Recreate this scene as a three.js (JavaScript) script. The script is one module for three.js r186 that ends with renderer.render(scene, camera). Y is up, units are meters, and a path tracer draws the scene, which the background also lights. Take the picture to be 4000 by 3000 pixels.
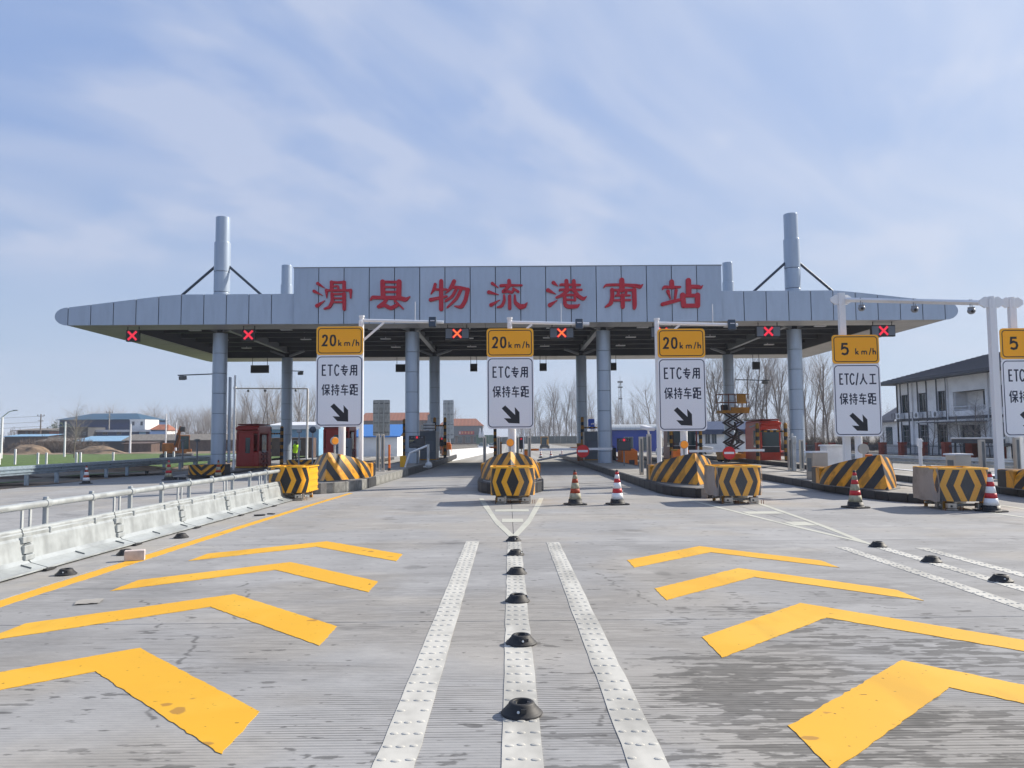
import * as THREE from 'three';
import { mergeGeometries } from 'three/addons/utils/BufferGeometryUtils.js';
import { RoundedBoxGeometry } from 'three/addons/geometries/RoundedBoxGeometry.js';
import { MarchingCubes } from 'three/addons/objects/MarchingCubes.js';

// ---------------------------------------------------------------- camera, exposure, sky, sun
const scene = new THREE.Scene();
const camera = new THREE.PerspectiveCamera(53.13, 4 / 3, 0.1, 6000);
camera.position.set(0, 1.55, 0);
camera.rotation.order = 'YXZ';
camera.rotation.set(0.0702, -0.0055, -0.0075);
const renderer = new THREE.WebGLRenderer({ antialias: true });
renderer.toneMapping = THREE.LinearToneMapping;
renderer.toneMappingExposure = 1.4;
renderer.shadowMap.enabled = true;
const SUN_AZ = 25 * Math.PI / 180, SUN_EL = 32.3 * Math.PI / 180;
const sunDir = new THREE.Vector3(Math.cos(SUN_EL) * Math.cos(SUN_AZ), Math.sin(SUN_EL), -Math.cos(SUN_EL) * Math.sin(SUN_AZ));
const sun = new THREE.DirectionalLight(new THREE.Color().setRGB(1, 0.92, 0.80), 5.0);
sun.name = 'sun';
sun.position.copy(sunDir).multiplyScalar(120);
sun.castShadow = true;
sun.shadow.mapSize.set(4096, 4096);
Object.assign(sun.shadow.camera, { left: -70, right: 70, top: 70, bottom: -70, near: 1, far: 300 });
scene.add(sun, sun.target);
scene.fog = new THREE.FogExp2(new THREE.Color().setRGB(0.78, 0.83, 0.92), 0.0005);

// ---------------------------------------------------------------- noise
const hash = (x, y, s) => {
  let h = Math.imul(x | 0, 374761393) ^ Math.imul(y | 0, 668265263) ^ Math.imul(s | 0, 2147483647 ^ 0x5bd1e995);
  h = Math.imul(h ^ (h >>> 13), 1274126177); h ^= h >>> 16;
  return (h >>> 0) / 4294967296;
};
function vnoise(x, y, s, px = 0, py = 0) {
  let ix = Math.floor(x), iy = Math.floor(y);
  const fx = x - ix, fy = y - iy, u = fx * fx * (3 - 2 * fx), v = fy * fy * (3 - 2 * fy);
  let jx = ix + 1, jy = iy + 1;
  if (px) { ix = ((ix % px) + px) % px; jx = ((jx % px) + px) % px; }
  if (py) { iy = ((iy % py) + py) % py; jy = ((jy % py) + py) % py; }
  const a = hash(ix, iy, s), b = hash(jx, iy, s), c = hash(ix, jy, s), d = hash(jx, jy, s);
  return a + (b - a) * u + (c - a) * v + (a - b - c + d) * u * v;
}
function fbm(x, y, s, oct = 4, px = 0, py = 0) {
  let t = 0, a = 0.5, n = 0;
  for (let i = 0; i < oct; i++) { t += a * vnoise(x, y, s + i * 17, px, py); n += a; x *= 2; y *= 2; px *= 2; py *= 2; a *= 0.5; }
  return t / n;
}
const rng = (seed) => () => { seed = (seed + 0x6d2b79f5) | 0; let t = Math.imul(seed ^ (seed >>> 15), 1 | seed); t = (t + Math.imul(t ^ (t >>> 7), 61 | t)) ^ t; return ((t ^ (t >>> 14)) >>> 0) / 4294967296; };
const clamp = (x, a = 0, b = 1) => Math.min(b, Math.max(a, x));
const sstep = (a, b, x) => { const t = clamp((x - a) / (b - a)); return t * t * (3 - 2 * t); };
const mix = (a, b, t) => a + (b - a) * t;

// ---------------------------------------------------------------- sky: pale blue air, drifting cirrus, brighter towards the sun
{
  const W = 3072, H = 1536, data = new Float32Array(W * H * 4);
    for (let row = 0; row < H; row++) {
    const el = ((row + 0.5) / H - 0.5) * Math.PI, y = Math.sin(el), ce = Math.cos(el);
    const t = Math.max(0, y);
    const k1 = sstep(0, 0.42, t), k2 = sstep(0.35, 1, t);
    const br = mix(mix(0.445, 0.172, k1), 0.11, k2), bg = mix(mix(0.56, 0.315, k1), 0.22, k2), bb = mix(mix(0.725, 0.645, k1), 0.50, k2);
    for (let col = 0; col < W; col++) {
      const a = ((col + 0.5) / W - 0.5) * 2 * Math.PI, x = Math.cos(a) * ce, z = Math.sin(a) * ce;
      const ang = Math.acos(clamp(x * sunDir.x + y * sunDir.y + z * sunDir.z, -1, 1)) * 57.2958;
      const glow = 0.62 * Math.exp(-ang / 30);
      let r = br + glow * 0.98, g = bg + glow * 0.97, b = bb + glow * 0.82;
      if (y > 0.003) {
        const q = 1 / (y + 0.15), px = x * q, pz = z * q;
        const al = px * 0.62 - pz * 0.78, ac = px * 0.78 + pz * 0.62;      // along and across the streaks
        const w1 = fbm(al * 0.7 + 3, ac * 0.7, 5, 3) - 0.5, w2 = fbm(al * 0.7, ac * 0.7 + 9, 6, 3) - 0.5;
        const big = fbm(al * 0.5 + w1 * 1.1 + 4, ac * 0.8 + w2 * 1.4, 11, 3);
        const bend = ac + w2 * 1.5;
        const wisp = 1 - Math.abs(fbm(al * 0.8 + w1 * 2.2, bend * 3.0, 21, 5) * 2 - 1), hair = fbm(al * 2.2 + w1 * 3, bend * 11, 23, 4), puff = fbm(al * 3.2 + w2 * 3, ac * 4.5 + w1 * 3, 31, 5);
        const d = sstep(0.30, 0.66, big) * (0.34 + 0.5 * sstep(0.4, 1.0, wisp) * (0.5 + 1.0 * hair)) + 0.75 * sstep(0.44, 0.85, puff) * sstep(0.34, 0.62, big);
        const f = clamp(d, 0, 1.15) * (0.3 + 0.7 * sstep(0.0, 0.22, y)) * 0.62;
        r = mix(r, 0.54 + glow * 0.75, f); g = mix(g, 0.60 + glow * 0.73, f); b = mix(b, 0.765 + glow * 0.6, f);
      } else { r = 0.33; g = 0.34; b = 0.35; }
      const o = (row * W + col) * 4;
      data[o] = r / 1.36; data[o + 1] = g / 1.36; data[o + 2] = b / 1.36; data[o + 3] = 1;
    }
  }
  const sky = new THREE.DataTexture(data, W, H, THREE.RGBAFormat, THREE.FloatType);
  sky.mapping = THREE.EquirectangularReflectionMapping;
  sky.magFilter = sky.minFilter = THREE.LinearFilter;
  sky.wrapS = THREE.RepeatWrapping;
  sky.name = 'sky';
  sky.needsUpdate = true;
  scene.background = sky;
  scene.environment = sky;
}

// ---------------------------------------------------------------- textures and materials
function dataTex(w, h, f, srgb = true) {          // f(x, y) -> [r, g, b] as display values 0..1
  const d = new Uint8Array(w * h * 4);
  for (let y = 0; y < h; y++) for (let x = 0; x < w; x++) {
    const c = f(x, y), o = (y * w + x) * 4;
    d[o] = clamp(c[0]) * 255; d[o + 1] = clamp(c[1]) * 255; d[o + 2] = clamp(c[2]) * 255; d[o + 3] = 255;
  }
  const t = new THREE.DataTexture(d, w, h);
  t.magFilter = t.minFilter = THREE.LinearFilter; t.wrapS = t.wrapT = THREE.RepeatWrapping;
  if (srgb) t.colorSpace = THREE.SRGBColorSpace;
  t.needsUpdate = true;
  return t;
}
const enc = (v) => (v <= 0.0031308 ? v * 12.92 : 1.055 * Math.pow(v, 1 / 2.4) - 0.055);
function canvasTex(w, h, draw) {
  const c = document.createElement('canvas'); c.width = w; c.height = h;
  draw(c.getContext('2d'), w, h);
  const t = new THREE.CanvasTexture(c); t.colorSpace = THREE.SRGBColorSpace; t.anisotropy = 8;
  return t;
}
// tiling mottle multiplied onto a material colour; size = metres per tile
function mottle(seed, size, lo, fx = 4, fy = 4, oct = 5, tint = [0, 0, 0]) {
  const n = 256, t = dataTex(n, n, (x, y) => {
    const v = fbm(x / n * fx, y / n * fy, seed, oct, fx, fy), w = fbm(x / n * 32, y / n * 32, seed + 7, 2, 32, 32);
    const k = lo + (1 - lo) * sstep(0.25, 0.7, v * 0.8 + w * 0.2);
    return [enc(k * (1 + tint[0] * (1 - v))), enc(k * (1 + tint[1] * (1 - v))), enc(k * (1 + tint[2] * (1 - v)))];
  });
  t.repeat.set(1 / size, 1 / size);
  return t;
}
const T = {
  soft: mottle(1, 2.4, 0.86), grime: mottle(2, 1.6, 0.62, 4, 4, 5, [0.04, 0, -0.06]), streak: mottle(3, 2.2, 0.66, 12, 3, 5),
  spangle: mottle(4, 0.7, 0.7, 6, 3, 4), scuff: mottle(5, 0.8, 0.55, 5, 5, 5), earth: mottle(6, 5, 0.5, 6, 6, 6), leaf: mottle(8, 2.5, 0.45, 10, 10, 4), rain: mottle(9, 2.6, 0.93, 20, 3, 4),
};
{ // road paint: dusty pale patches, dark grit, a few scuffed tyre streaks and bare spots
  const n = 768, S = 3.1;
  T.wornpaint = dataTex(n, n, (x, y) => {
    const u = x / n, v = y / n, dust = sstep(0.45, 0.75, fbm(u * 5, v * 5, 201, 5, 5, 5)), tone = fbm(u * 3, v * 3, 202, 4, 3, 3);
    const grit = vnoise(u * 110, v * 110, 203, 110, 110) > 0.965 ? 1 : 0, speck = vnoise(u * 60, v * 60, 207, 60, 60) > 0.975 ? 1 : 0;
    const tyre = sstep(0.60, 0.80, fbm(u * 9, v * 2, 204, 4, 9, 2)) * 0.12, bare = sstep(0.80, 0.84, fbm(u * 26, v * 26, 205, 3, 26, 26) * 0.5 + fbm(u * 4, v * 4, 206, 3, 4, 4) * 0.55);
    let r = 0.86 + tone * 0.14, g = 0.84 + tone * 0.16, b = 0.8;
    r = mix(r, 1.0, dust * 0.4); g = mix(g, 1.18, dust * 0.4); b = mix(b, 3.4, dust * 0.4);
    const k = (1 - grit * 0.55) * (1 - speck * 0.7) * (1 - tyre);
    r *= k; g *= k; b *= k;
    const w = 1 - bare * 0.42; return [enc(r * w), enc(g * w * (1 - bare * 0.04)), enc(Math.min(1, b * 0.28 + bare * 0.25))];
  });
  T.wornpaint.repeat.set(1 / S, 1 / S);
}
const rgb = (r, g, b) => new THREE.Color().setRGB(r, g, b);
const mat = (r, g, b, o = {}) => new THREE.MeshStandardMaterial({ color: rgb(r, g, b), roughness: 0.6, metalness: 0, ...o });
const M = {
  alu: [0, 1, 2, 3].map((i) => mat(0.40 + i * 0.014, 0.475 + i * 0.014, 0.575 + i * 0.014, { roughness: 0.38, metalness: 0.25, map: T.rain })),
  column: mat(0.40, 0.47, 0.56, { roughness: 0.32, metalness: 0.35, map: T.rain }),
  joint: mat(0.03, 0.035, 0.045, { roughness: 0.8 }),
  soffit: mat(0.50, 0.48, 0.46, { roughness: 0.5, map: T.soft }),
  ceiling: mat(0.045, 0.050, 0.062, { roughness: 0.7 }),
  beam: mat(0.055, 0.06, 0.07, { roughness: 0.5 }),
  steelgrey: mat(0.24, 0.26, 0.29, { roughness: 0.45, metalness: 0.3, map: T.soft }),
  navy: mat(0.035, 0.055, 0.085, { roughness: 0.45 }),
  red: mat(0.50, 0.010, 0.030, { roughness: 0.5 }),
  reddark: mat(0.16, 0.006, 0.012, { roughness: 0.6 }),
  white: mat(0.74, 0.75, 0.77, { roughness: 0.42, map: T.soft }),
  whitegloss: mat(0.78, 0.79, 0.8, { roughness: 0.28 }),
  galv: mat(0.50, 0.53, 0.54, { roughness: 0.5, metalness: 0.3, map: T.spangle }),
  galvnew: mat(0.435, 0.465, 0.47, { roughness: 0.4, metalness: 0.25, map: T.streak }),
  galvdark: mat(0.18, 0.2, 0.21, { roughness: 0.55, metalness: 0.3, map: T.spangle }),
  rail: mat(0.34, 0.42, 0.48, { roughness: 0.38, metalness: 0.45, map: T.spangle }),
  stainless: mat(0.50, 0.47, 0.43, { roughness: 0.3, metalness: 0.75, map: T.soft }),
  concrete: mat(0.33, 0.32, 0.30, { roughness: 0.9, map: T.grime }),
  kerbgrey: mat(0.24, 0.24, 0.225, { roughness: 0.85, map: T.scuff }),
  kerbblack: mat(0.028, 0.03, 0.034, { roughness: 0.55, map: T.scuff }),
  paving: mat(0.33, 0.32, 0.30, { roughness: 0.9, map: T.grime }),
  yellow: mat(0.82, 0.42, 0.010, { roughness: 0.4, map: T.soft }),
  yellowdirty: mat(0.52, 0.25, 0.02, { roughness: 0.55, map: T.grime }),
  orange: mat(0.75, 0.17, 0.01, { roughness: 0.45, map: T.soft }),
  rust: mat(0.24, 0.085, 0.03, { roughness: 0.7, map: T.grime }),
  black: mat(0.018, 0.019, 0.022, { roughness: 0.5 }),
  rubber: mat(0.026, 0.026, 0.028, { roughness: 0.62, map: T.scuff }),
  screen: mat(0.035, 0.045, 0.06, { roughness: 0.25 }),
  panelgrey: mat(0.13, 0.15, 0.18, { roughness: 0.4 }),
  boothred: mat(0.40, 0.022, 0.014, { roughness: 0.4, map: T.soft }),
  boothbright: mat(0.56, 0.04, 0.016, { roughness: 0.35, map: T.soft }),
  diggerorange: mat(0.42, 0.13, 0.025, { roughness: 0.6, map: T.grime }),
  boothmaroon: mat(0.26, 0.05, 0.045, { roughness: 0.45, map: T.soft }),
  boothgrey: mat(0.10, 0.125, 0.15, { roughness: 0.45, map: T.soft }),
  glass: new THREE.MeshPhysicalMaterial({ color: rgb(0.04, 0.07, 0.08), roughness: 0.06, metalness: 0, ior: 1.5, specularIntensity: 1 }),
  led: mat(0.3, 0.01, 0.02, { emissive: rgb(1, 0.03, 0.07), emissiveIntensity: 0.6, roughness: 0.5 }),
  ledhot: mat(0.4, 0.1, 0.02, { emissive: rgb(1, 0.22, 0.03), emissiveIntensity: 0.8, roughness: 0.5 }),
  amber: mat(0.85, 0.30, 0.02, { emissive: rgb(1, 0.35, 0.03), emissiveIntensity: 0.12, roughness: 0.25 }),
  paint: mat(0.70, 0.375, 0.05, { roughness: 0.75, map: T.wornpaint }),
  paintworn: mat(0.60, 0.31, 0.05, { roughness: 0.8, map: T.scuff }),
  lineWhite: mat(0.53, 0.52, 0.475, { roughness: 0.7, map: T.streak }),
  lineCream: mat(0.46, 0.46, 0.40, { roughness: 0.8, map: T.soft }),
  tan: mat(0.36, 0.30, 0.25, { roughness: 0.8, map: T.grime }),
  pane: new THREE.MeshPhysicalMaterial({ color: rgb(0.62, 0.74, 0.76), transmission: 1, roughness: 0.03, thickness: 0, ior: 1.5 }),
  interior: mat(0.22, 0.21, 0.20, { roughness: 0.9 }),
  film: new THREE.MeshPhysicalMaterial({ color: rgb(0.97, 0.97, 0.98), transmission: 0.95, roughness: 0.1, thickness: 0, ior: 1.15 }),
  lime: mat(0.45, 0.85, 0.02, { roughness: 0.8 }),
  skin: mat(0.38, 0.22, 0.15, { roughness: 0.6 }),
  dark: mat(0.045, 0.048, 0.055, { roughness: 0.7 }),
  brick: mat(0.30, 0.055, 0.035, { roughness: 0.85, map: T.grime }),
  wall: mat(0.82, 0.82, 0.81, { roughness: 0.85, map: T.soft }),
  roofslate: mat(0.125, 0.13, 0.155, { roughness: 0.75, map: T.soft }),
  trimdark: mat(0.035, 0.045, 0.065, { roughness: 0.6 }),
  bark: mat(0.17, 0.145, 0.125, { roughness: 0.95 }),
  twig: mat(0.27, 0.245, 0.225, { roughness: 0.95 }),
  shrub: mat(0.10, 0.075, 0.06, { roughness: 0.95, map: T.leaf }),
  pine: mat(0.03, 0.055, 0.03, { roughness: 0.95 }),
  blueroof: mat(0.014, 0.075, 0.14, { roughness: 0.5, map: T.soft }),
  bluewall: mat(0.018, 0.06, 0.17, { roughness: 0.6, map: T.soft }),
  paleblue: mat(0.22, 0.40, 0.56, { roughness: 0.5, map: T.soft }),
  brownwall: mat(0.115, 0.075, 0.062, { roughness: 0.9, map: T.grime }),
  thatch: mat(0.21, 0.19, 0.165, { roughness: 0.95, map: T.streak }),
  tile: mat(0.34, 0.12, 0.065, { roughness: 0.85, map: T.grime }),
  hoardgreen: mat(0.015, 0.11, 0.065, { roughness: 0.7 }),
  hoardteal: mat(0.02, 0.055, 0.06, { roughness: 0.8, map: T.grime }),
  soil: mat(0.26, 0.185, 0.12, { roughness: 1, map: T.earth }),
  crop: mat(0.085, 0.15, 0.022, { roughness: 1, map: T.leaf }),
  carwhite: new THREE.MeshPhysicalMaterial({ color: rgb(0.8, 0.8, 0.8), roughness: 0.3, clearcoat: 1, clearcoatRoughness: 0.05 }),
  plateblue: mat(0.02, 0.06, 0.4, { roughness: 0.4 }),
};
for (const [k, m] of Object.entries(M)) (Array.isArray(m) ? m : [m]).forEach((q) => { q.name = k; });

// ---------------------------------------------------------------- geometry helpers
const V = (x, y, z) => new THREE.Vector3(x, y, z);
const prep = (g) => { let q = g.index ? g.toNonIndexed() : g; for (const k of Object.keys(q.attributes)) if (!['position', 'normal', 'uv'].includes(k)) q.deleteAttribute(k); q.morphAttributes = {}; if (!q.attributes.normal) q.computeVertexNormals(); if (!q.attributes.uv) q.setAttribute('uv', new THREE.BufferAttribute(new Float32Array(q.attributes.position.count * 2), 2)); return q; };
function boxUV(g) {                                // uv in metres, by the way each face points
  const p = g.attributes.position, n = g.attributes.normal, u = g.attributes.uv;
  for (let i = 0; i < p.count; i++) {
    const ax = Math.abs(n.getX(i)), ay = Math.abs(n.getY(i)), az = Math.abs(n.getZ(i));
    if (ay >= ax && ay >= az) u.setXY(i, p.getX(i), p.getZ(i));
    else if (ax >= az) u.setXY(i, p.getZ(i), p.getY(i));
    else u.setXY(i, p.getX(i), p.getY(i));
  }
  return g;
}
function merge(list, keepUV = false) {
  const g = list.length === 1 ? prep(list[0]) : mergeGeometries(list.map(prep), false);
  return keepUV ? g : boxUV(g);
}
const box = (w, h, d, x = 0, y = 0, z = 0, ry = 0, rx = 0, rz = 0) => { const g = new THREE.BoxGeometry(w, h, d); if (rx) g.rotateX(rx); if (rz) g.rotateZ(rz); if (ry) g.rotateY(ry); return g.translate(x, y, z); };
const rbox = (w, h, d, x = 0, y = 0, z = 0, r = 0.02, ry = 0, rx = 0, rz = 0) => { const g = new RoundedBoxGeometry(w, h, d, 2, Math.min(r, w / 2.01, h / 2.01, d / 2.01)); if (rx) g.rotateX(rx); if (rz) g.rotateZ(rz); if (ry) g.rotateY(ry); return g.translate(x, y, z); };
const cyl = (r0, r1, h, x = 0, y = 0, z = 0, seg = 16, open = false) => new THREE.CylinderGeometry(r1, r0, h, seg, 1, open).translate(x, y + h / 2, z);     // r0 at the bottom, y is the bottom
function bar(a, b, r, seg = 8, r2 = r) {           // round bar from a to b
  const d = b.clone().sub(a), L = d.length(), g = new THREE.CylinderGeometry(r2, r, L, seg);
  g.translate(0, L / 2, 0);
  g.applyQuaternion(new THREE.Quaternion().setFromUnitVectors(V(0, 1, 0), d.normalize()));
  return g.translate(a.x, a.y, a.z);
}
function flat(a, b, w, t) {                        // rectangular bar from a to b, w across, t thick
  const d = b.clone().sub(a), L = d.length(), g = new THREE.BoxGeometry(w, L, t);
  g.translate(0, L / 2, 0);
  g.applyQuaternion(new THREE.Quaternion().setFromUnitVectors(V(0, 1, 0), d.normalize()));
  return g.translate(a.x, a.y, a.z);
}
const lathe = (pts, seg = 24) => new THREE.LatheGeometry(pts.map(([r, y]) => new THREE.Vector2(r, y)), seg);
const shapeOf = (pts) => new THREE.Shape(pts.map(([x, y]) => new THREE.Vector2(x, y)));
function slab(pts, h, bevel = 0) {                 // polygon in (x, z) extruded upwards from y = 0 to h
  const g = new THREE.ExtrudeGeometry(shapeOf(pts.map(([x, z]) => [x, -z])), { depth: h - 2 * bevel, bevelEnabled: bevel > 0, bevelSize: bevel, bevelThickness: bevel, bevelSegments: 1, bevelOffset: -bevel, curveSegments: 12 });
  if (bevel) g.translate(0, 0, bevel);
  return g.rotateX(-Math.PI / 2);
}
function plate(pts, d, bevel = 0) {                // polygon in (x, y) extruded along z from 0 to d
  const g = new THREE.ExtrudeGeometry(shapeOf(pts), { depth: d - 2 * bevel, bevelEnabled: bevel > 0, bevelSize: bevel, bevelThickness: bevel, bevelSegments: 2, bevelOffset: -bevel, curveSegments: 10 });
  return bevel ? g.translate(0, 0, bevel) : g;
}
function roundRect(w, h, r, cx = 0, cy = 0, n = 5) {
  const p = [];
  [[1, -1, -90], [1, 1, 0], [-1, 1, 90], [-1, -1, 180]].forEach(([sx, sy, a0]) => { for (let i = 0; i <= n; i++) { const a = (a0 + 90 * i / n) * Math.PI / 180; p.push([cx + sx * (w / 2 - r) + r * Math.cos(a), cy + sy * (h / 2 - r) + r * Math.sin(a)]); } });
  return p;
}
function sweep(profile, path, closed = true) {     // profile [[side, up]] carried along a path of V; side is to the right of travel
  const pos = [], uv = [], m = profile.length, rows = path.map((p, i) => {
    const t = path[Math.min(i + 1, path.length - 1)].clone().sub(path[Math.max(i - 1, 0)]).setY(0).normalize(), s = V(-t.z, 0, t.x);
    return profile.map(([a, b]) => V(p.x + s.x * a, p.y + b, p.z + s.z * a));
  });
  const quad = (a, b, c, d) => pos.push(...a.toArray(), ...b.toArray(), ...c.toArray(), ...a.toArray(), ...c.toArray(), ...d.toArray());
  for (let i = 0; i < rows.length - 1; i++) for (let j = 0; j < (closed ? m : m - 1); j++) quad(rows[i][j], rows[i][(j + 1) % m], rows[i + 1][(j + 1) % m], rows[i + 1][j]);
  if (closed) for (const [r, f] of [[rows[0], 1], [rows[rows.length - 1], -1]]) for (const t of THREE.ShapeUtils.triangulateShape(profile.map(([a, b]) => new THREE.Vector2(a, b)), [])) { const q = f > 0 ? t : [t[2], t[1], t[0]]; q.forEach((k) => pos.push(...r[k].toArray())); }
  const g = new THREE.BufferGeometry();
  g.setAttribute('position', new THREE.BufferAttribute(new Float32Array(pos), 3));
  g.computeVertexNormals();
  return g;
}
function grid(nu, nv, f, uvf) {                    // surface patch f(u, v) -> V
  const pos = [], uv = [], idx = [];
  for (let j = 0; j <= nv; j++) for (let i = 0; i <= nu; i++) { const u = i / nu, v = j / nv, p = f(u, v); pos.push(p.x, p.y, p.z); const q = uvf ? uvf(u, v) : [u, v]; uv.push(q[0], q[1]); }
  for (let j = 0; j < nv; j++) for (let i = 0; i < nu; i++) { const a = j * (nu + 1) + i, b = a + 1, c = a + nu + 1, d = c + 1; idx.push(a, b, d, a, d, c); }
  const g = new THREE.BufferGeometry();
  g.setAttribute('position', new THREE.BufferAttribute(new Float32Array(pos), 3));
  g.setAttribute('uv', new THREE.BufferAttribute(new Float32Array(uv), 2));
  g.setIndex(idx); g.computeVertexNormals();
  return g;
}

// ---------------------------------------------------------------- naming
const taken = {};
function numbered(name) { const n = taken[name] = (taken[name] ?? -1) + 1; return n ? `${name}_${String(n).padStart(3, '0')}` : name; }
function tag(o, label, category, group) { o.userData.label = label; o.userData.category = category; if (group) o.userData.group = group; return o; }
function thing(name, label, category, x = 0, y = 0, Z = 0, turn = 0, group) {      // Z is metres ahead of the camera
  const o = new THREE.Group(); o.name = numbered(name.replace(/_\d{3}$/, '')); o.position.set(x, y, -Z); o.rotation.y = turn;
  scene.add(o); return tag(o, label, category, group);
}
function part(parent, name, geos, m, label) {
  const list = Array.isArray(geos) ? geos : [geos];
  const g = list.length === 1 && list[0].userData.ready ? list[0] : merge(list);
  g.userData.ready = true;
  const o = new THREE.Mesh(g, m); o.name = name; o.castShadow = o.receiveShadow = true;
  if (label) o.userData.label = label;
  parent.add(o); return o;
}
function raw(parent, name, g, m, label) { const o = new THREE.Mesh(g, m); o.name = name; o.castShadow = o.receiveShadow = true; if (label) o.userData.label = label; parent.add(o); return o; }
function struct(o, kind = 'structure') { o.userData.kind = kind; return o; }
function copy(src, label, x, y, Z, turn = src.rotation.y) { const c = src.clone(); c.name = numbered(src.name.replace(/_\d{3}$/, '')); c.position.set(x, y, -Z); c.rotation.y = turn; c.userData = { ...src.userData, label }; scene.add(c); return c; }

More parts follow.
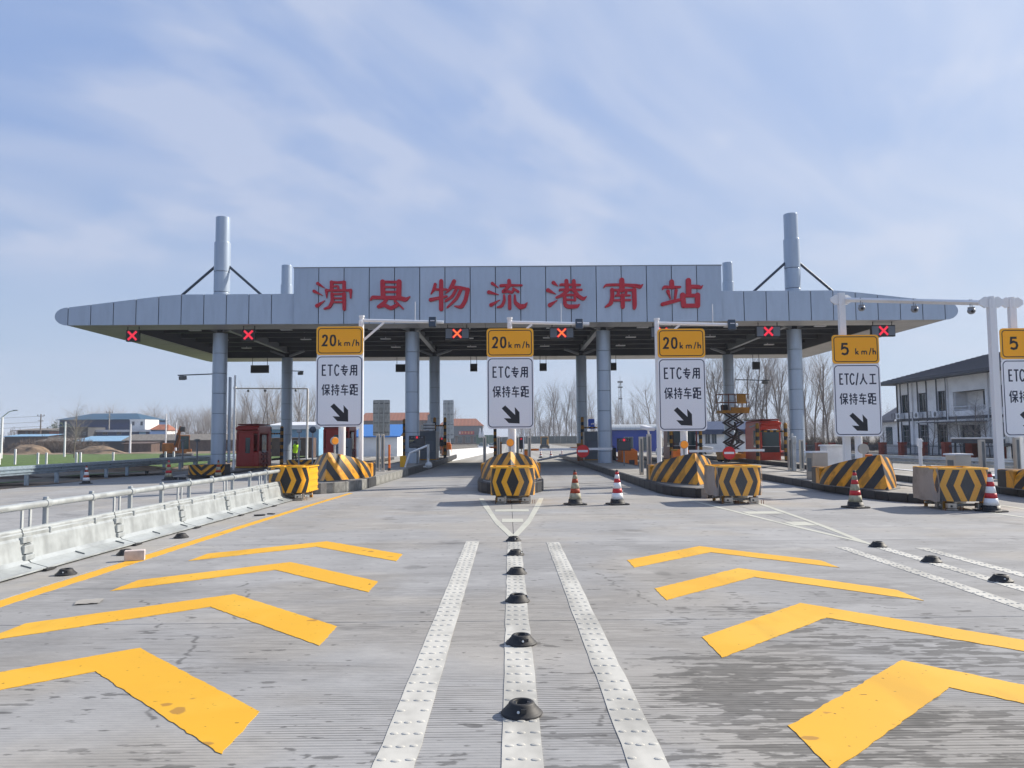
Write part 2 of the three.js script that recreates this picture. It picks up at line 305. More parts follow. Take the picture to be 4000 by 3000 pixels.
// ---------------------------------------------------------------- ground, fields, road
const cross = (x) => (x > -5 ? 0 : x > -10.05 ? -0.014 * (-5 - x) : x > -15.1 ? -0.07 - 0.0198 * (-10.05 - x) : -0.17 - 0.0215 * (-15.1 - Math.max(x, -40)));   // crossfall of the left lanes
const fall = (Z) => -0.008 * clamp(Z - 45, 0, 118);                 // the plaza falls away gently behind the station
{
  const terrain = (x0, x1, z0, z1, nx, nz, dy, bump = 0) => {
    const g = grid(nx, nz, (u, v) => { const x = mix(x0, x1, u), Z = mix(z0, z1, v); return V(x, fall(Z) + (Z < 60 && Z > -20 && Math.abs(x) < 200 ? cross(x) * sstep(62, 45, Z) : 0) + dy + (bump ? (fbm(x * 0.3, Z * 0.3, 77, 3) - 0.5) * bump : 0), -Z); }, (u, v) => [mix(x0, x1, u), mix(z0, z1, v)]);
    return g;
  };
  const gm = M.soil.clone(); gm.color.setRGB(0.19, 0.165, 0.125); gm.name = 'open_soil';
  const zs = [-60, 20, 45, 60, 80, 100, 130, 163, 220, 400, 900, 2500];
  const gg = merge(zs.slice(0, -1).map((z, i) => terrain(-2500, 2500, z, zs[i + 1], 2, 1, -0.32)), true);
  const uv = gg.attributes.uv; for (let i = 0; i < uv.count; i++) uv.setXY(i, uv.getX(i), uv.getY(i));
  const ground = struct(raw(scene, 'ground', gg, gm)); ground.userData.label = 'dusty open soil reaching to the horizon';
  const field = raw(scene, 'crop_field', terrain(-150, -22.5, 26, 140, 90, 70, 0.02, 0.16), M.crop);
  struct(field); field.userData.label = 'flat field of short green winter crop beyond the left guardrail';
  const verge = raw(scene, 'dirt_verge', terrain(-23.4, -19.35, 18, 60, 24, 80, -0.01, 0.10), M.soil);
  struct(verge); verge.userData.label = 'strip of bare brown dirt under the left guardrail';
  const bare = raw(scene, 'bare_soil', terrain(-150, -40, 132, 168, 60, 16, 0.05, 0.5), M.soil);
  struct(bare); bare.userData.label = 'band of light brown bare soil behind the green field';

  // concrete colour at a place on the apron (linear albedo): slab tone, broom streaks, worn dark skin, footprints of cracks
  const cracks = [[-2.55, 6.3, -1.9, 4.2], [-1.15, 4.1, -0.55, 3.1], [0.62, 4.7, 0.3, 3.7], [-2.9, 8.5, -2.3, 6.8], [1.0, 8.9, 1.55, 6.6], [2.2, 8.8, 1.7, 7.2], [-0.2, 3.35, -0.9, 2.6], [-3.6, 7.6, -2.9, 6.5], [2.8, 7.4, 3.6, 6.9]];
  const joints = [];
  function concrete(x, Z, near) {
    const slabId = hash(Math.floor((x + 0.05) / 5.06 + 50), Math.floor((Z + 3.15) / 4.9 + 50), 5);
    const big = fbm(x * 0.28, Z * 0.34, 101, 3), mid = fbm(x * 1.0, Z * 1.6, 102, 4), streak = fbm(x * 1.3, Z * 7.5, 103, 4), fine = fbm(x * 13, Z * 26, 104, 3);
    let k = 0.275 + (slabId - 0.5) * 0.03 + (big - 0.5) * 0.06 + (mid - 0.5) * 0.06 + (streak - 0.5) * 0.055 + (fine - 0.5) * 0.05;
    // rubbered wheel tracks down each lane
    for (const tx of [-3.65, -1.95, 1.9, 3.6, 6.9, 8.6]) k -= 0.022 * Math.exp(-(((x - tx) / 0.28) ** 2)) * (0.5 + fbm(x * 3, Z * 0.5, 131, 3));
    // weathered slabs where the broomed skin has flaked off, leaving darker stone-grey concrete
    let zone = 0;
    for (const [cx, cz, rx, rz, w] of [[1.7, 4.5, 1.5, 1.7, 1], [3.2, 5.5, 1.5, 1.2, 0.8], [2.0, 3.2, 1.6, 0.8, 0.9], [-0.35, 3.0, 0.5, 0.5, 0.9], [-1.4, 3.5, 0.8, 0.6, 0.6], [2.4, 7.3, 1.3, 0.9, 0.42], [-3.1, 4.4, 1.2, 1.1, 0.25], [1.3, 8.6, 0.7, 0.7, 0.3], [-2.2, 5.6, 1.1, 0.8, 0.2]]) zone = Math.max(zone, w * Math.exp(-(((x - cx) / rx) ** 2 + ((Z - cz) / rz) ** 2)));
    if (zone > 0.04) {
      const flake = fbm(x * 4.5, Z * 24, 106, 6) * 0.52 + fbm(x * 11, Z * 15, 117, 4) * 0.2 + fbm(x * 1.3, Z * 2.6, 107, 4) * 0.28;
      k = mix(k, 0.115 + (fine - 0.5) * 0.06, sstep(0.665 - zone * 0.22, 0.69 - zone * 0.22, flake) * 0.86);
    }
    k = mix(k, 0.09, sstep(0.80, 0.83, fbm(x * 9, Z * 20, 109, 3)) * 0.75);                     // chips and tar spots
    const oil = sstep(0.72, 0.84, fbm(x * 1.7, Z * 1.7, 132, 4)) * 0.28; k *= 1 - oil;                // drips
    k = mix(k, 0.40, sstep(0.6, 0.78, fbm(x * 2.0, Z * 3.0, 110, 5)) * 0.3);                       // laitance, lime bloom
    if (near) {
      const rid = Math.abs(((Z / 0.034 + (fbm(x * 0.4, Z, 111, 2) - 0.5) * 0.5) % 1) - 0.5) * 2;
      const g2 = sstep(0.34, 0.6, fbm(x * 0.45 + 4, Z * 1.3, 112, 3)), brk = sstep(0.3, 0.55, fbm(x * 3.5, Z * 29.4, 118, 2));
      if (rid > 0.6) k *= 1 - 0.62 * sstep(0.6, 0.9, rid) * g2 * (0.35 + 0.65 * brk);
      for (const [ax, az, bx, bz] of cracks) {
        const dx = bx - ax, dz = bz - az, t = clamp(((x - ax) * dx + (Z - az) * dz) / (dx * dx + dz * dz));
        const wob = (fbm(t * 9 + ax * 5, 3.3, 113, 4) - 0.5) * 0.3, px = ax + dx * t + wob, pz = az + dz * t + wob * 0.5;
        const d = Math.hypot(x - px, (Z - pz) * 1.2);
        if (d < 0.05) k = mix(k, 0.10, (1 - sstep(0.008, 0.026, d)) * sstep(0.4, 0.5, fbm(x * 18, Z * 18, 114, 2)) * 0.85);
      }
    }
    const dust = Math.exp(-(((x + 5.25) / 0.4) ** 2)) * sstep(6, 8, Z) * 0.7 * fbm(x * 4, Z * 4, 115, 3);   // sandy litter along the barrier foot
    const warm = sstep(0.42, 0.7, fbm(x * 0.6 + 9, Z * 0.8, 116, 4)) * 0.09 + dust * 0.12;
    k = clamp(mix(k, 0.34, dust), 0.05, 0.5);
    return [k * (1.0 + warm * 0.45), k, k * (1.0 - warm * 0.7)];
  }
  const mk = (x0, x1, z0, z1, w, h, near) => {
    const t = dataTex(w, h, (px, py) => { const c = concrete(mix(x0, x1, (px + 0.5) / w), mix(z0, z1, (py + 0.5) / h), near); return c.map(enc); });
    t.wrapS = t.wrapT = THREE.MirroredRepeatWrapping; t.anisotropy = 16;
    return t;
  };
  const nearTex = mk(-7.5, 7.5, 1.75, 13, 1792, 1792, true), farTex = mk(-21, 25, 11, 57, 1100, 1100, false);
    const bumpTex = dataTex(512, 512, (x, y) => { const r = (y % 16) > 11 ? 0.25 : 0.75; const n = fbm(x / 512 * 20, y / 512 * 40, 120, 4, 20, 40); const v = clamp(r * 0.6 + n * 0.5 - 0.15); return [v, v, v]; }, false);
  const nearMat = new THREE.MeshStandardMaterial({ name: 'concrete_near', map: nearTex, bumpMap: bumpTex, bumpScale: 0.004, roughness: 0.92 });
  bumpTex.repeat.set(1 / 1.088, 1 / 1.088); bumpTex.channel = 1;
  const farMat = new THREE.MeshStandardMaterial({ name: 'concrete_far', map: farTex, roughness: 0.92 });
  const road = new THREE.Group(); road.name = 'road'; scene.add(road); struct(road); road.userData.label = 'pale grooved concrete apron of the toll plaza';
  const filler = grid(4, 1, (u, v) => V([-19.3, -15.1, -10.05, -5, 24][Math.round(u * 4)], -0.012 + cross([-19.3, -15.1, -10.05, -5, 24][Math.round(u * 4)]), -mix(-10, 45, v)));
  raw(road, 'joint_filler', filler, M.joint);
  const xs = [-19.3, -15.1, -10.05, -5.0, 0.07, 5.14, 10.2, 15.3, 24], zb = [-10]; for (let z = -3.15; z < 45; z += 4.9) zb.push(z); zb.push(45);
  for (let j = 0; j < zb.length - 1; j++) for (let i = 0; i < xs.length - 1; i++) {
    const x0 = xs[i] + 0.004, x1 = xs[i + 1] - 0.004, z0 = zb[j] + 0.005, z1 = zb[j + 1] - 0.005;
    const near = zb[j + 1] < 13 && xs[i] >= -10.1 && xs[i + 1] <= 10.3;
    const g = slab([[x0, -z0], [x1, -z0], [x1, -z1], [x0, -z1]].map(([x, z]) => [x, z]), 0.05, 0.004).translate(0, -0.05, 0);
    const q = prep(g), n = q.attributes.position.count, u0 = new Float32Array(n * 2), u1 = new Float32Array(n * 2);
    for (let k = 0; k < n; k++) {
      const x = q.attributes.position.getX(k), Z = -q.attributes.position.getZ(k);
      u0[2 * k] = near ? (x + 7.5) / 15 : (x + 21) / 46; u0[2 * k + 1] = near ? (Z - 1.75) / 11.25 : (Z - 11) / 46; u1[2 * k] = x; u1[2 * k + 1] = Z;
    }
    q.setAttribute('uv', new THREE.BufferAttribute(u0, 2)); q.setAttribute('uv1', new THREE.BufferAttribute(u1, 2));
    for (let k = 0; k < n; k++) q.attributes.position.setY(k, q.attributes.position.getY(k) + cross(q.attributes.position.getX(k)));
    raw(road, 'concrete_slab', q, near ? nearMat : farMat);
  }
  const pm = new THREE.MeshStandardMaterial({ name: 'concrete_plaza', color: rgb(0.33, 0.325, 0.305), roughness: 0.95, map: T.grime });
  const plaza = raw(scene, 'plaza_road', merge([terrain(-19.3, 30, 45.01, 163, 30, 24, 0), terrain(-8, 16, 163, 420, 2, 2, 0)], true), pm);
  struct(plaza); plaza.userData.label = 'wide bright concrete road beyond the toll station';
  const yard = raw(scene, 'office_yard', terrain(17.2, 75, 14, 100, 10, 20, -0.02), mat(0.25, 0.24, 0.22, { roughness: 0.95, map: T.grime }));
  struct(yard); yard.userData.label = 'paved yard in front of the white office building';
}

// ---------------------------------------------------------------- painted markings
const sheet = (pts, y = 0.004, th = 0.003) => slab(pts.map(([x, Z]) => [x, -Z]), th).translate(0, y - 0.003, 0);
const ragged = (pts, amp = 0.006) => { const out = [], R = rng(Math.round(Math.abs(pts[0][1]) * 1000)); pts.forEach((p, i) => { const q = pts[(i + 1) % pts.length], L = Math.hypot(q[0] - p[0], q[1] - p[1]), n = Math.max(2, Math.round(L / 0.05)); for (let k = 0; k < n; k++) out.push([mix(p[0], q[0], k / n) + (R() - 0.5) * amp * 2, mix(p[1], q[1], k / n) + (R() - 0.5) * amp * 2]); }); return out; };
function marking(name, label, category, geos, m, group) { const o = new THREE.Mesh(merge(geos), m); o.name = numbered(name); o.receiveShadow = true; scene.add(o); return tag(o, label, category, group); }
[['nearest', 5.89], ['second', 7.88], ['third', 9.89], ['farthest', 11.85]].forEach(([w, z], i) => {
  const x = -2.77, p = [[-4.13, z - 1.8], [-4.13, z - 1.18], [x, z], [-1.43, z - 1.38], [-1.43, z - 1.97], [x - 0.02, z - 0.58]];
  marking('chevron_marking', `${w} yellow slow-down chevron painted on the left lane`, 'road marking', [sheet(ragged(p))], M.paint, 'yellow chevrons on the left lane');
});
[['nearest', 5.40], ['second', 7.24], ['third', 9.16], ['farthest', 11.0]].forEach(([w, z], i) => {
  const x = 2.70, p = [[3.88, z - 1.87], [3.88, z - 1.35], [x, z], [1.49, z - 1.18], [1.49, z - 1.74], [x, z - 0.58]].reverse();
  marking('chevron_marking', `${w} yellow slow-down chevron painted on the right lane`, 'road marking', [sheet(ragged(p))], M.paint, 'yellow chevrons on the right lane');
});
{
  const L = [[-5.05, 3], [-4.98, 7.5], [-4.93, 10.5], [-4.86, 14.1], [-4.74, 18.5], [-4.60, 22.3]], W = [0.2, 0.2, 0.2, 0.17, 0.14, 0.12];
  const p = [...L.map(([x, z], i) => [x + W[i], z]), ...[...L].reverse()];
  marking('edge_line', 'long yellow edge line running beside the galvanised barrier', 'road marking', [sheet(ragged(p.reverse(), 0.008))], M.paint);
  // thermoplastic lines with rows of raised bumps
  const bumpGeo = (x, z, s, w) => { const g = new THREE.SphereGeometry(1, 8, 4, 0, Math.PI * 2, 0, Math.PI / 2); g.scale(w, 0.0065, 0.017); return g.translate(x, 0.0038, -z); };
  const R = rng(4);
  const line = (label, x0, z0, x1, z1, w, step = 0.168) => {
    const geos = [], n = 40, a = [], b = [];
    for (let i = 0; i <= n; i++) { const t = i / n, x = mix(x0, x1, t), z = mix(z0, z1, t), j = (R() - 0.5) * 0.008; a.push([x - w / 2 + j, z]); b.push([x + w / 2 + j, z]); }
    geos.push(sheet([...b, ...a.reverse()], 0.004, 0.003));
    for (let z = Math.min(z0, z1) + 0.08; z < Math.max(z0, z1) - 0.04; z += step) { const t = (z - z0) / (z1 - z0), x = mix(x0, x1, t); for (const k of [-1, 0, 1]) if (R() > 0.03) geos.push(bumpGeo(x + k * w * 0.32 + (R() - 0.5) * 0.014, z + (R() - 0.5) * 0.022, 1, w * (0.105 + R() * 0.035))); }
    marking('rumble_line', label, 'road marking', geos, M.lineWhite);
  };
  line('white studded line left of the row of black post bases', -0.555, 2.4, -0.545, 11.7, 0.2);
  line('white studded line under the middle row of black post bases', 0.055, 2.4, 0.08, 11.64, 0.2);
  line('white studded line right of the row of black post bases', 0.655, 2.4, 0.65, 11.52, 0.19);
  line('white studded line left of the far right row of post bases', 4.6, 5.2, 4.62, 10.8, 0.16);
  line('white studded line under the far right row of post bases', 5.16, 5.2, 5.14, 10.7, 0.16);
  line('white studded line right of the far right row of post bases', 5.66, 5.2, 5.66, 10.65, 0.16);
  const vee = (cx, z0, label, sx) => {
    const arm = (s) => { const o = [[cx, z0], [cx + s * 0.31 * sx, z0 + 2.3], [cx + s * 0.66 * sx, z0 + 6], [cx + s * 0.83 * sx, z0 + 8.2]], q = [[cx + s * 0.72 * sx, z0 + 8.2], [cx + s * 0.56 * sx, z0 + 6.4], [cx + s * 0.3 * sx, z0 + 3.2], [cx, z0 + 0.75]]; const p = [...o, ...q]; return sheet(s > 0 ? p : p.reverse()); };
    const barp = (z, hw, t) => sheet([[cx - hw, z], [cx + hw, z], [cx + hw, z + t], [cx - hw, z + t]]);
    marking('nose_marking', label, 'road marking', [arm(1), arm(-1), barp(z0 + 2.55, 0.2, 0.6), barp(z0 + 4.6, 0.36, 0.5)], M.lineCream);
  };
  vee(0.07, 11.75, 'cream V marking leading to the middle crash cushion', 1);
  vee(5.15, 10.85, 'cream V marking leading to the wrapped cushion right of the cones', 0.92);
  vee(10.1, 9.2, 'cream V marking leading to the far right wrapped cushion', 0.9);
}

// ---------------------------------------------------------------- toll canopy
{
  const c = thing('toll_canopy', 'long silver toll station canopy on round columns with big red characters', 'toll canopy', 0, 0, 0);
  const R = rng(11);
  const P = (name, geos, m, parent = c) => part(parent, name, geos, m);
  const ZF = 37.8, ZB = 56.0, Y0 = 7.26, YT = 8.77, XL = -22.36, XR = 22.42;
  const roofY = (x) => { const a = Math.abs(x); return a < 16.5 ? YT : mix(YT, 8.16, clamp((a - 16.5) / 5.2)); };
  // fascia panels, front
  const panel = (x0, x1, y0, z, topf, zt = 0.05) => {
    const pts = [[x0, y0], [x1, y0], [x1, topf(x1)], [x0, topf(x0)]];
    const g = plate(pts, zt, 0.006), cx = (x0 + x1) / 2; g.translate(-cx, -8, 0).rotateY((R() - 0.5) * 0.007).rotateX((R() - 0.5) * 0.004).translate(cx, 8, -z); return g;
  };
  const addPanels = (a, b, n, y0, topf, z) => { const w = (b - a) / n; for (let i = 0; i < n; i++) { const o = P('fascia_panel', panel(a + i * w + 0.018, a + (i + 1) * w - 0.018, y0, z, topf), M.alu[Math.floor(R() * 4)]); } };
  addPanels(-21.72, -10.57, 10, Y0, roofY, ZF);
  addPanels(10.66, 21.78, 10, Y0, roofY, ZF);
  for (const s of [-1, 1]) {                        // rounded tips
    const x0 = s < 0 ? -21.74 : 21.80, pts = [[0, Y0], [0, 8.16]], n = 10; const q = [];
    for (let i = 0; i <= n; i++) { const a = Math.PI / 2 - Math.PI * i / n; q.push([s * Math.cos(a) * 0.64, 7.71 + Math.sin(a) * 0.45]); }
    const poly = s > 0 ? [...q].reverse() : q;
    const g = plate(poly.map(([x, y]) => [x0 + x, y]), 0.05, 0.006); g.translate(0, 0, -ZF);
    P('fascia_panel', g, M.alu[1]);
  }
  addPanels(-10.57, 10.66, 17, Y0 - 0.03, () => 10.03, ZF - 0.14);
  P('sign_board_back', [box(21.2, 2.74, 0.5, 0.045, 8.635, -ZF - 0.18)], M.joint);
  P('sign_board_cap', [box(21.26, 0.04, 0.74, 0.045, 10.05, -ZF - 0.16)], M.steelgrey);
  // shell: roof, rear fascia, ends, soffit ring with a deep dark recess
  const outline = []; for (const x of [-22.3, -21.7, -16.5, 16.5, 21.75, 22.36]) outline.push([x, Math.abs(x) > 22 ? 7.75 : roofY(x) - 0.012]);
  const prof = [[-22.3, 7.68], ...outline, [22.36, 7.68], [21.75, Y0 + 0.03], [-21.7, Y0 + 0.03]].reverse();
  const upper = prof.map(([x, y]) => [x, Math.max(y, 8.1)]);
  { const front = plate(prof, 0.3).translate(0, 0, -ZF - 0.31), back = plate(prof, 0.4).translate(0, 0, -ZB);
    P('fascia_frame', front, M.joint); P('rear_fascia', back, M.alu[0]); }
  const roofPts = [[-22.3, 8.0], [-21.7, 8.14], [-16.5, 8.75], [16.5, 8.75], [21.75, 8.14], [22.36, 8.0], [22.3, 7.92], [21.7, 8.04], [16.5, 8.5], [-16.5, 8.5], [-21.7, 8.04], [-22.2, 7.92]].reverse();
  P('roof', plate(roofPts, ZB - ZF - 0.76).translate(0, 0, -ZB + 0.4), M.steelgrey);
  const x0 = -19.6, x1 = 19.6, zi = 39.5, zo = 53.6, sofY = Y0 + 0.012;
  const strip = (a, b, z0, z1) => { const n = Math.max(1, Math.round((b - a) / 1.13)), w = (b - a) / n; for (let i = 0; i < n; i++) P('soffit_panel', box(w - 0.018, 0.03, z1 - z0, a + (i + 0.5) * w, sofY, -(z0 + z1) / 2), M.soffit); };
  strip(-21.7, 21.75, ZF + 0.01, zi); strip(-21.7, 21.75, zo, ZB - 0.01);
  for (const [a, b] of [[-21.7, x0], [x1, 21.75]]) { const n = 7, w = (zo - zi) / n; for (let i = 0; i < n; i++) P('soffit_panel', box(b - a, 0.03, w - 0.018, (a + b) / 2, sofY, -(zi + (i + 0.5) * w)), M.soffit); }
  for (const s of [-1, 1]) {                        // rounded end edges along the canopy sides
    const q = []; for (let i = 0; i <= 8; i++) { const a = Math.PI / 2 - Math.PI * i / 8; q.push([s * Math.cos(a) * 0.62, 7.70 + Math.sin(a) * 0.42]); }
    const poly = (s > 0 ? [...q].reverse() : q).map(([x, y]) => [(s < 0 ? -21.72 : 21.78) + x, y]);
    P('end_cap', plate(poly, ZB - ZF - 0.08).translate(0, 0, -ZB + 0.02), M.steelgrey);
  }
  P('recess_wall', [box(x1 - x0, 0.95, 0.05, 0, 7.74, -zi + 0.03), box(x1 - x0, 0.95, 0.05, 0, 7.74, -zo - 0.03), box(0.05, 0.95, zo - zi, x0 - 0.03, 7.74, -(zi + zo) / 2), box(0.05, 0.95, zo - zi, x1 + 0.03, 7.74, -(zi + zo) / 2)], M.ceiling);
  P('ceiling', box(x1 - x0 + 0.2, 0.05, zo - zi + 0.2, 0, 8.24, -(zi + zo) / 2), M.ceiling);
  // purlins across, girders along the column lines, haunches, lamps
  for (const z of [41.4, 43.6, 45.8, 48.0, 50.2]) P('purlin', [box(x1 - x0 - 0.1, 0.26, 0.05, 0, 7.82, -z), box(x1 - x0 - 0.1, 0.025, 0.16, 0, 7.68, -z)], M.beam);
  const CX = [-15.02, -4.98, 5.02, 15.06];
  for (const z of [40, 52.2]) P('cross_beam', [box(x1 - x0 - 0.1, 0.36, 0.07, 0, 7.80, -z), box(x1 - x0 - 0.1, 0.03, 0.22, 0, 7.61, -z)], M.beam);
  for (const x of CX) {
    P('girder', [box(0.08, 0.42, 12.2, x, 7.66, -46.1), box(0.26, 0.035, 12.2, x, 7.44, -46.1)], M.steelgrey);
    for (const z of [40, 52.2]) for (const s of [-1, 1]) P('haunch', flat(V(x + s * 0.12, 7.22, -z), V(x + s * 1.15, 7.6, -z), 0.14, 0.16), M.steelgrey);
  }
  for (const z of [42.4, 46.6, 50.9]) for (let i = 0; i < 8; i++) P('ceiling_lamp', [box(0.62, 0.05, 0.28, -17.5 + i * 5 + (i % 2) * 0.1, 7.70, -z - 0.4), box(0.04, 0.5, 0.04, -17.5 + i * 5, 7.97, -z - 0.4)], M.white);
  // columns with their panel joints
  for (const [z, r] of [[40, 0.368], [52.2, 0.365]]) for (const x of CX) {
    const col = new THREE.Group(); col.name = 'column'; col.position.set(x, 0, -z); c.add(col);
    const ys = [0.02]; for (let y = 0.83; y < 7.0; y += 1.045) ys.push(y); ys.push(7.12);
    P('column_core', [cyl(r - 0.03, r - 0.03, 7.1, 0, 0, 0, 20), cyl(0.17, 0.17, 1.2, 0, 7.08, 0, 10)], M.joint, col);
    const seg = (a, b) => lathe([[r - 0.04, a + 0.008], [r - 0.006, a + 0.008], [r, a + 0.016], [r, b - 0.016], [r - 0.006, b - 0.008], [r - 0.04, b - 0.008]], 36);
    for (let i = 0; i < ys.length - 1; i++) P('column_section', seg(ys[i], ys[i + 1]), M.column, col);
  }
  // masts standing on the roof over the outer columns
  const mast = (x, z, base, secs, name) => {
    const m = new THREE.Group(); m.name = name; m.position.set(x, 0, -z); c.add(m);
    for (const [y0, y1, r] of secs) P('mast_section', lathe([[0, y0], [r - 0.02, y0], [r, y0 + 0.02], [r, y1 - 0.03], [r - 0.012, y1 - 0.01], [r - 0.03, y1], [0, y1]], 32), M.column, m);
  };
  for (const x of [-15.0, 15.08]) {
    mast(x, 40, 8.7, [[8.6, 9.28, 0.405], [9.29, 10.36, 0.405], [10.37, 11.95, 0.412], [11.95, 13.3, 0.362]], 'mast');
    for (const s of [-1, 1]) P('mast_stay', bar(V(x + s * 0.36, 10.68, -40), V(x + s * 2.55, 8.74, -40), 0.07, 10), M.navy);
    mast(x * 1.009, 52.2, 8.7, [[8.6, 12.15, 0.39], [12.15, 13.5, 0.35]], 'rear_mast');
  }
  // seven red characters, each stroke a bevelled solid; strokes are given in 2.5 mm units over the board, [x, y, width]
  const K = 0.0024975;
  const stroke = (pts) => {
    const n = pts.length, c3 = new THREE.CatmullRomCurve3(pts.map(([x, y]) => V(x, -y, 0)), false, 'catmullrom', 0.35), m = n === 2 ? 6 : (n - 1) * 6, L = [], Rr = [];
    for (let i = 0; i <= m; i++) {
      const t = i / m, p = n === 2 ? V(...pts[0].slice(0, 2), 0).setY(-pts[0][1]).lerp(V(pts[1][0], -pts[1][1], 0), t) : c3.getPoint(t), q = n === 2 ? V(pts[1][0] - pts[0][0], pts[0][1] - pts[1][1], 0).normalize() : c3.getTangent(t), f = t * (n - 1), k = Math.min(n - 2, Math.floor(f)), w = mix(pts[k][2], pts[k + 1][2], f - k);
      const hw = w * 1.5; L.push([p.x - q.y * hw, p.y + q.x * hw]); Rr.push([p.x + q.y * hw, p.y - q.x * hw]);
    }
    const cap = (a, b, w) => { const out = [], cx = (a[0] + b[0]) / 2, cy = (a[1] + b[1]) / 2, r = Math.hypot(a[0] - b[0], a[1] - b[1]) / 2, a0 = Math.atan2(a[1] - cy, a[0] - cx); for (let i = 1; i < 6; i++) { const t = a0 - Math.PI * i / 6; out.push([cx + Math.cos(t) * r, cy + Math.sin(t) * r]); } return out; };
    return [...L, ...cap(L[m], Rr[m]), ...Rr.reverse(), ...cap(Rr[m], L[0])];
  };
  const chars = [
    [1200, [[215, 145, 22, 355, 236, 4], [145, 300, 22, 312, 382, 4], [205, 590, 26, 357, 488, 4], [490, 118, 24, 492, 275, 24], [478, 116, 18, 610, 124, 15, 745, 114, 18], [735, 118, 23, 735, 275, 23], [520, 204, 11, 612, 200, 15, 622, 258, 13], [388, 280, 22, 396, 432, 6], [385, 284, 16, 870, 282, 16], [866, 280, 22, 870, 435, 9], [502, 352, 23, 506, 490, 23, 452, 610, 21, 350, 652, 11], [488, 356, 15, 752, 356, 15], [738, 356, 26, 742, 655, 22], [520, 442, 12, 720, 442, 12], [520, 518, 12, 720, 518, 12]]],
    [1200, [[1497, 108, 32, 1508, 420, 32], [1822, 110, 34, 1815, 420, 34], [1490, 112, 17, 1826, 114, 17], [1500, 214, 15, 1820, 214, 15], [1500, 312, 15, 1820, 312, 15], [1262, 475, 10, 1308, 425, 26, 1500, 428, 22, 1800, 432, 30, 1950, 462, 30, 2042, 404, 4], [1580, 446, 24, 1530, 525, 24, 1420, 608, 24], [1420, 612, 20, 1540, 580, 25, 1660, 636, 27, 1790, 572, 23], [1742, 492, 17, 1905, 648, 11]]],
    [1640, [[306, 162, 21, 280, 262, 22, 222, 356, 7], [290, 264, 16, 532, 266, 15], [426, 96, 27, 424, 655, 30], [215, 472, 26, 400, 432, 20, 535, 402, 14], [682, 98, 26, 620, 224, 26, 520, 340, 7], [640, 216, 20, 800, 230, 22, 950, 262, 20], [950, 268, 28, 905, 470, 27, 820, 610, 26, 690, 598, 8], [716, 272, 20, 640, 402, 20, 515, 494, 17], [812, 278, 21, 720, 452, 21, 545, 622, 12]]],
    [1640, [[1436, 142, 22, 1556, 230, 4], [1368, 318, 26, 1562, 368, 4], [1410, 574, 26, 1582, 474, 4], [1768, 86, 24, 1776, 180, 28], [1604, 188, 20, 1720, 180, 18, 2020, 180, 13], [1768, 192, 22, 1700, 262, 21, 1642, 310, 20, 1740, 302, 18, 1820, 320, 20, 1862, 270, 16], [1850, 240, 14, 1950, 308, 18], [1668, 380, 15, 1672, 482, 20, 1622, 590, 22, 1535, 620, 11], [1778, 396, 22, 1778, 640, 24], [1880, 380, 13, 1890, 520, 23, 1985, 606, 36, 2072, 590, 28, 2130, 520, 3]]],
    [2080, [[414, 128, 26, 504, 200, 4], [306, 280, 28, 460, 358, 4], [336, 578, 28, 486, 480, 4], [670, 92, 27, 682, 290, 27], [816, 94, 26, 822, 290, 27], [546, 182, 11, 580, 168, 18, 940, 174, 15], [532, 292, 9, 566, 270, 17, 970, 270, 14], [680, 284, 25, 602, 370, 25, 470, 426, 15], [832, 290, 23, 900, 392, 25, 1000, 450, 25, 1072, 400, 3], [640, 376, 16, 842, 374, 15], [836, 374, 19, 836, 480, 17], [640, 466, 15, 845, 482, 13], [632, 380, 22, 638, 560, 25, 710, 608, 29, 870, 600, 26, 926, 560, 6]]],
    [2080, [[1770, 76, 34, 1772, 270, 37], [1408, 228, 6, 1472, 176, 18, 1770, 170, 19, 2050, 190, 25, 2130, 206, 28, 2192, 158, 3], [1574, 268, 26, 1575, 420, 27, 1540, 542, 28, 1442, 610, 13], [1556, 275, 17, 2032, 275, 18], [2010, 270, 30, 2016, 560, 29, 2008, 636, 22], [1702, 300, 22, 1690, 372, 19], [1852, 300, 18, 1842, 372, 18], [1650, 386, 15, 1926, 382, 13], [1622, 482, 16, 1926, 474, 15], [1780, 386, 30, 1780, 612, 27]]],
    [2340, [[1438, 106, 30, 1440, 212, 33], [1254, 262, 8, 1292, 216, 21, 1440, 218, 19, 1602, 214, 15], [1360, 302, 25, 1406, 455, 6], [1522, 278, 21, 1496, 450, 16], [1245, 560, 25, 1420, 512, 26, 1620, 462, 19], [1770, 84, 35, 1770, 370, 36], [1782, 206, 28, 1960, 210, 26, 2010, 224, 20, 2056, 178, 3], [1648, 376, 35, 1664, 588, 33], [1944, 376, 35, 1940, 588, 33], [1650, 386, 24, 1950, 386, 24], [1660, 590, 28, 1940, 586, 27]]],
  ];
  // where each group of characters starts on the sign board, in metres
  const anchor = { 1200: [-9.891, 9.602], 1640: [-4.319, 9.567], 2080: [1.262, 9.531], 2340: [4.564, 9.509] };
  for (const [u0, list] of chars) {
    const geos = list.map((s, i) => {
      const pts = []; for (let k = 0; k < s.length; k += 3) pts.push([s[k], s[k + 1], s[k + 2]]);
      const o = stroke(pts).map(([x, y]) => [x * K, (y - 0.0075 * x) * K]);
      return plate(o, 0.09 + i * 0.0016, 0.012);
    });
    const ch = P('sign_character', geos, M.red);
    ch.position.set(anchor[u0][0], anchor[u0][1], -ZF + 0.14 + 0.054);
  }
}

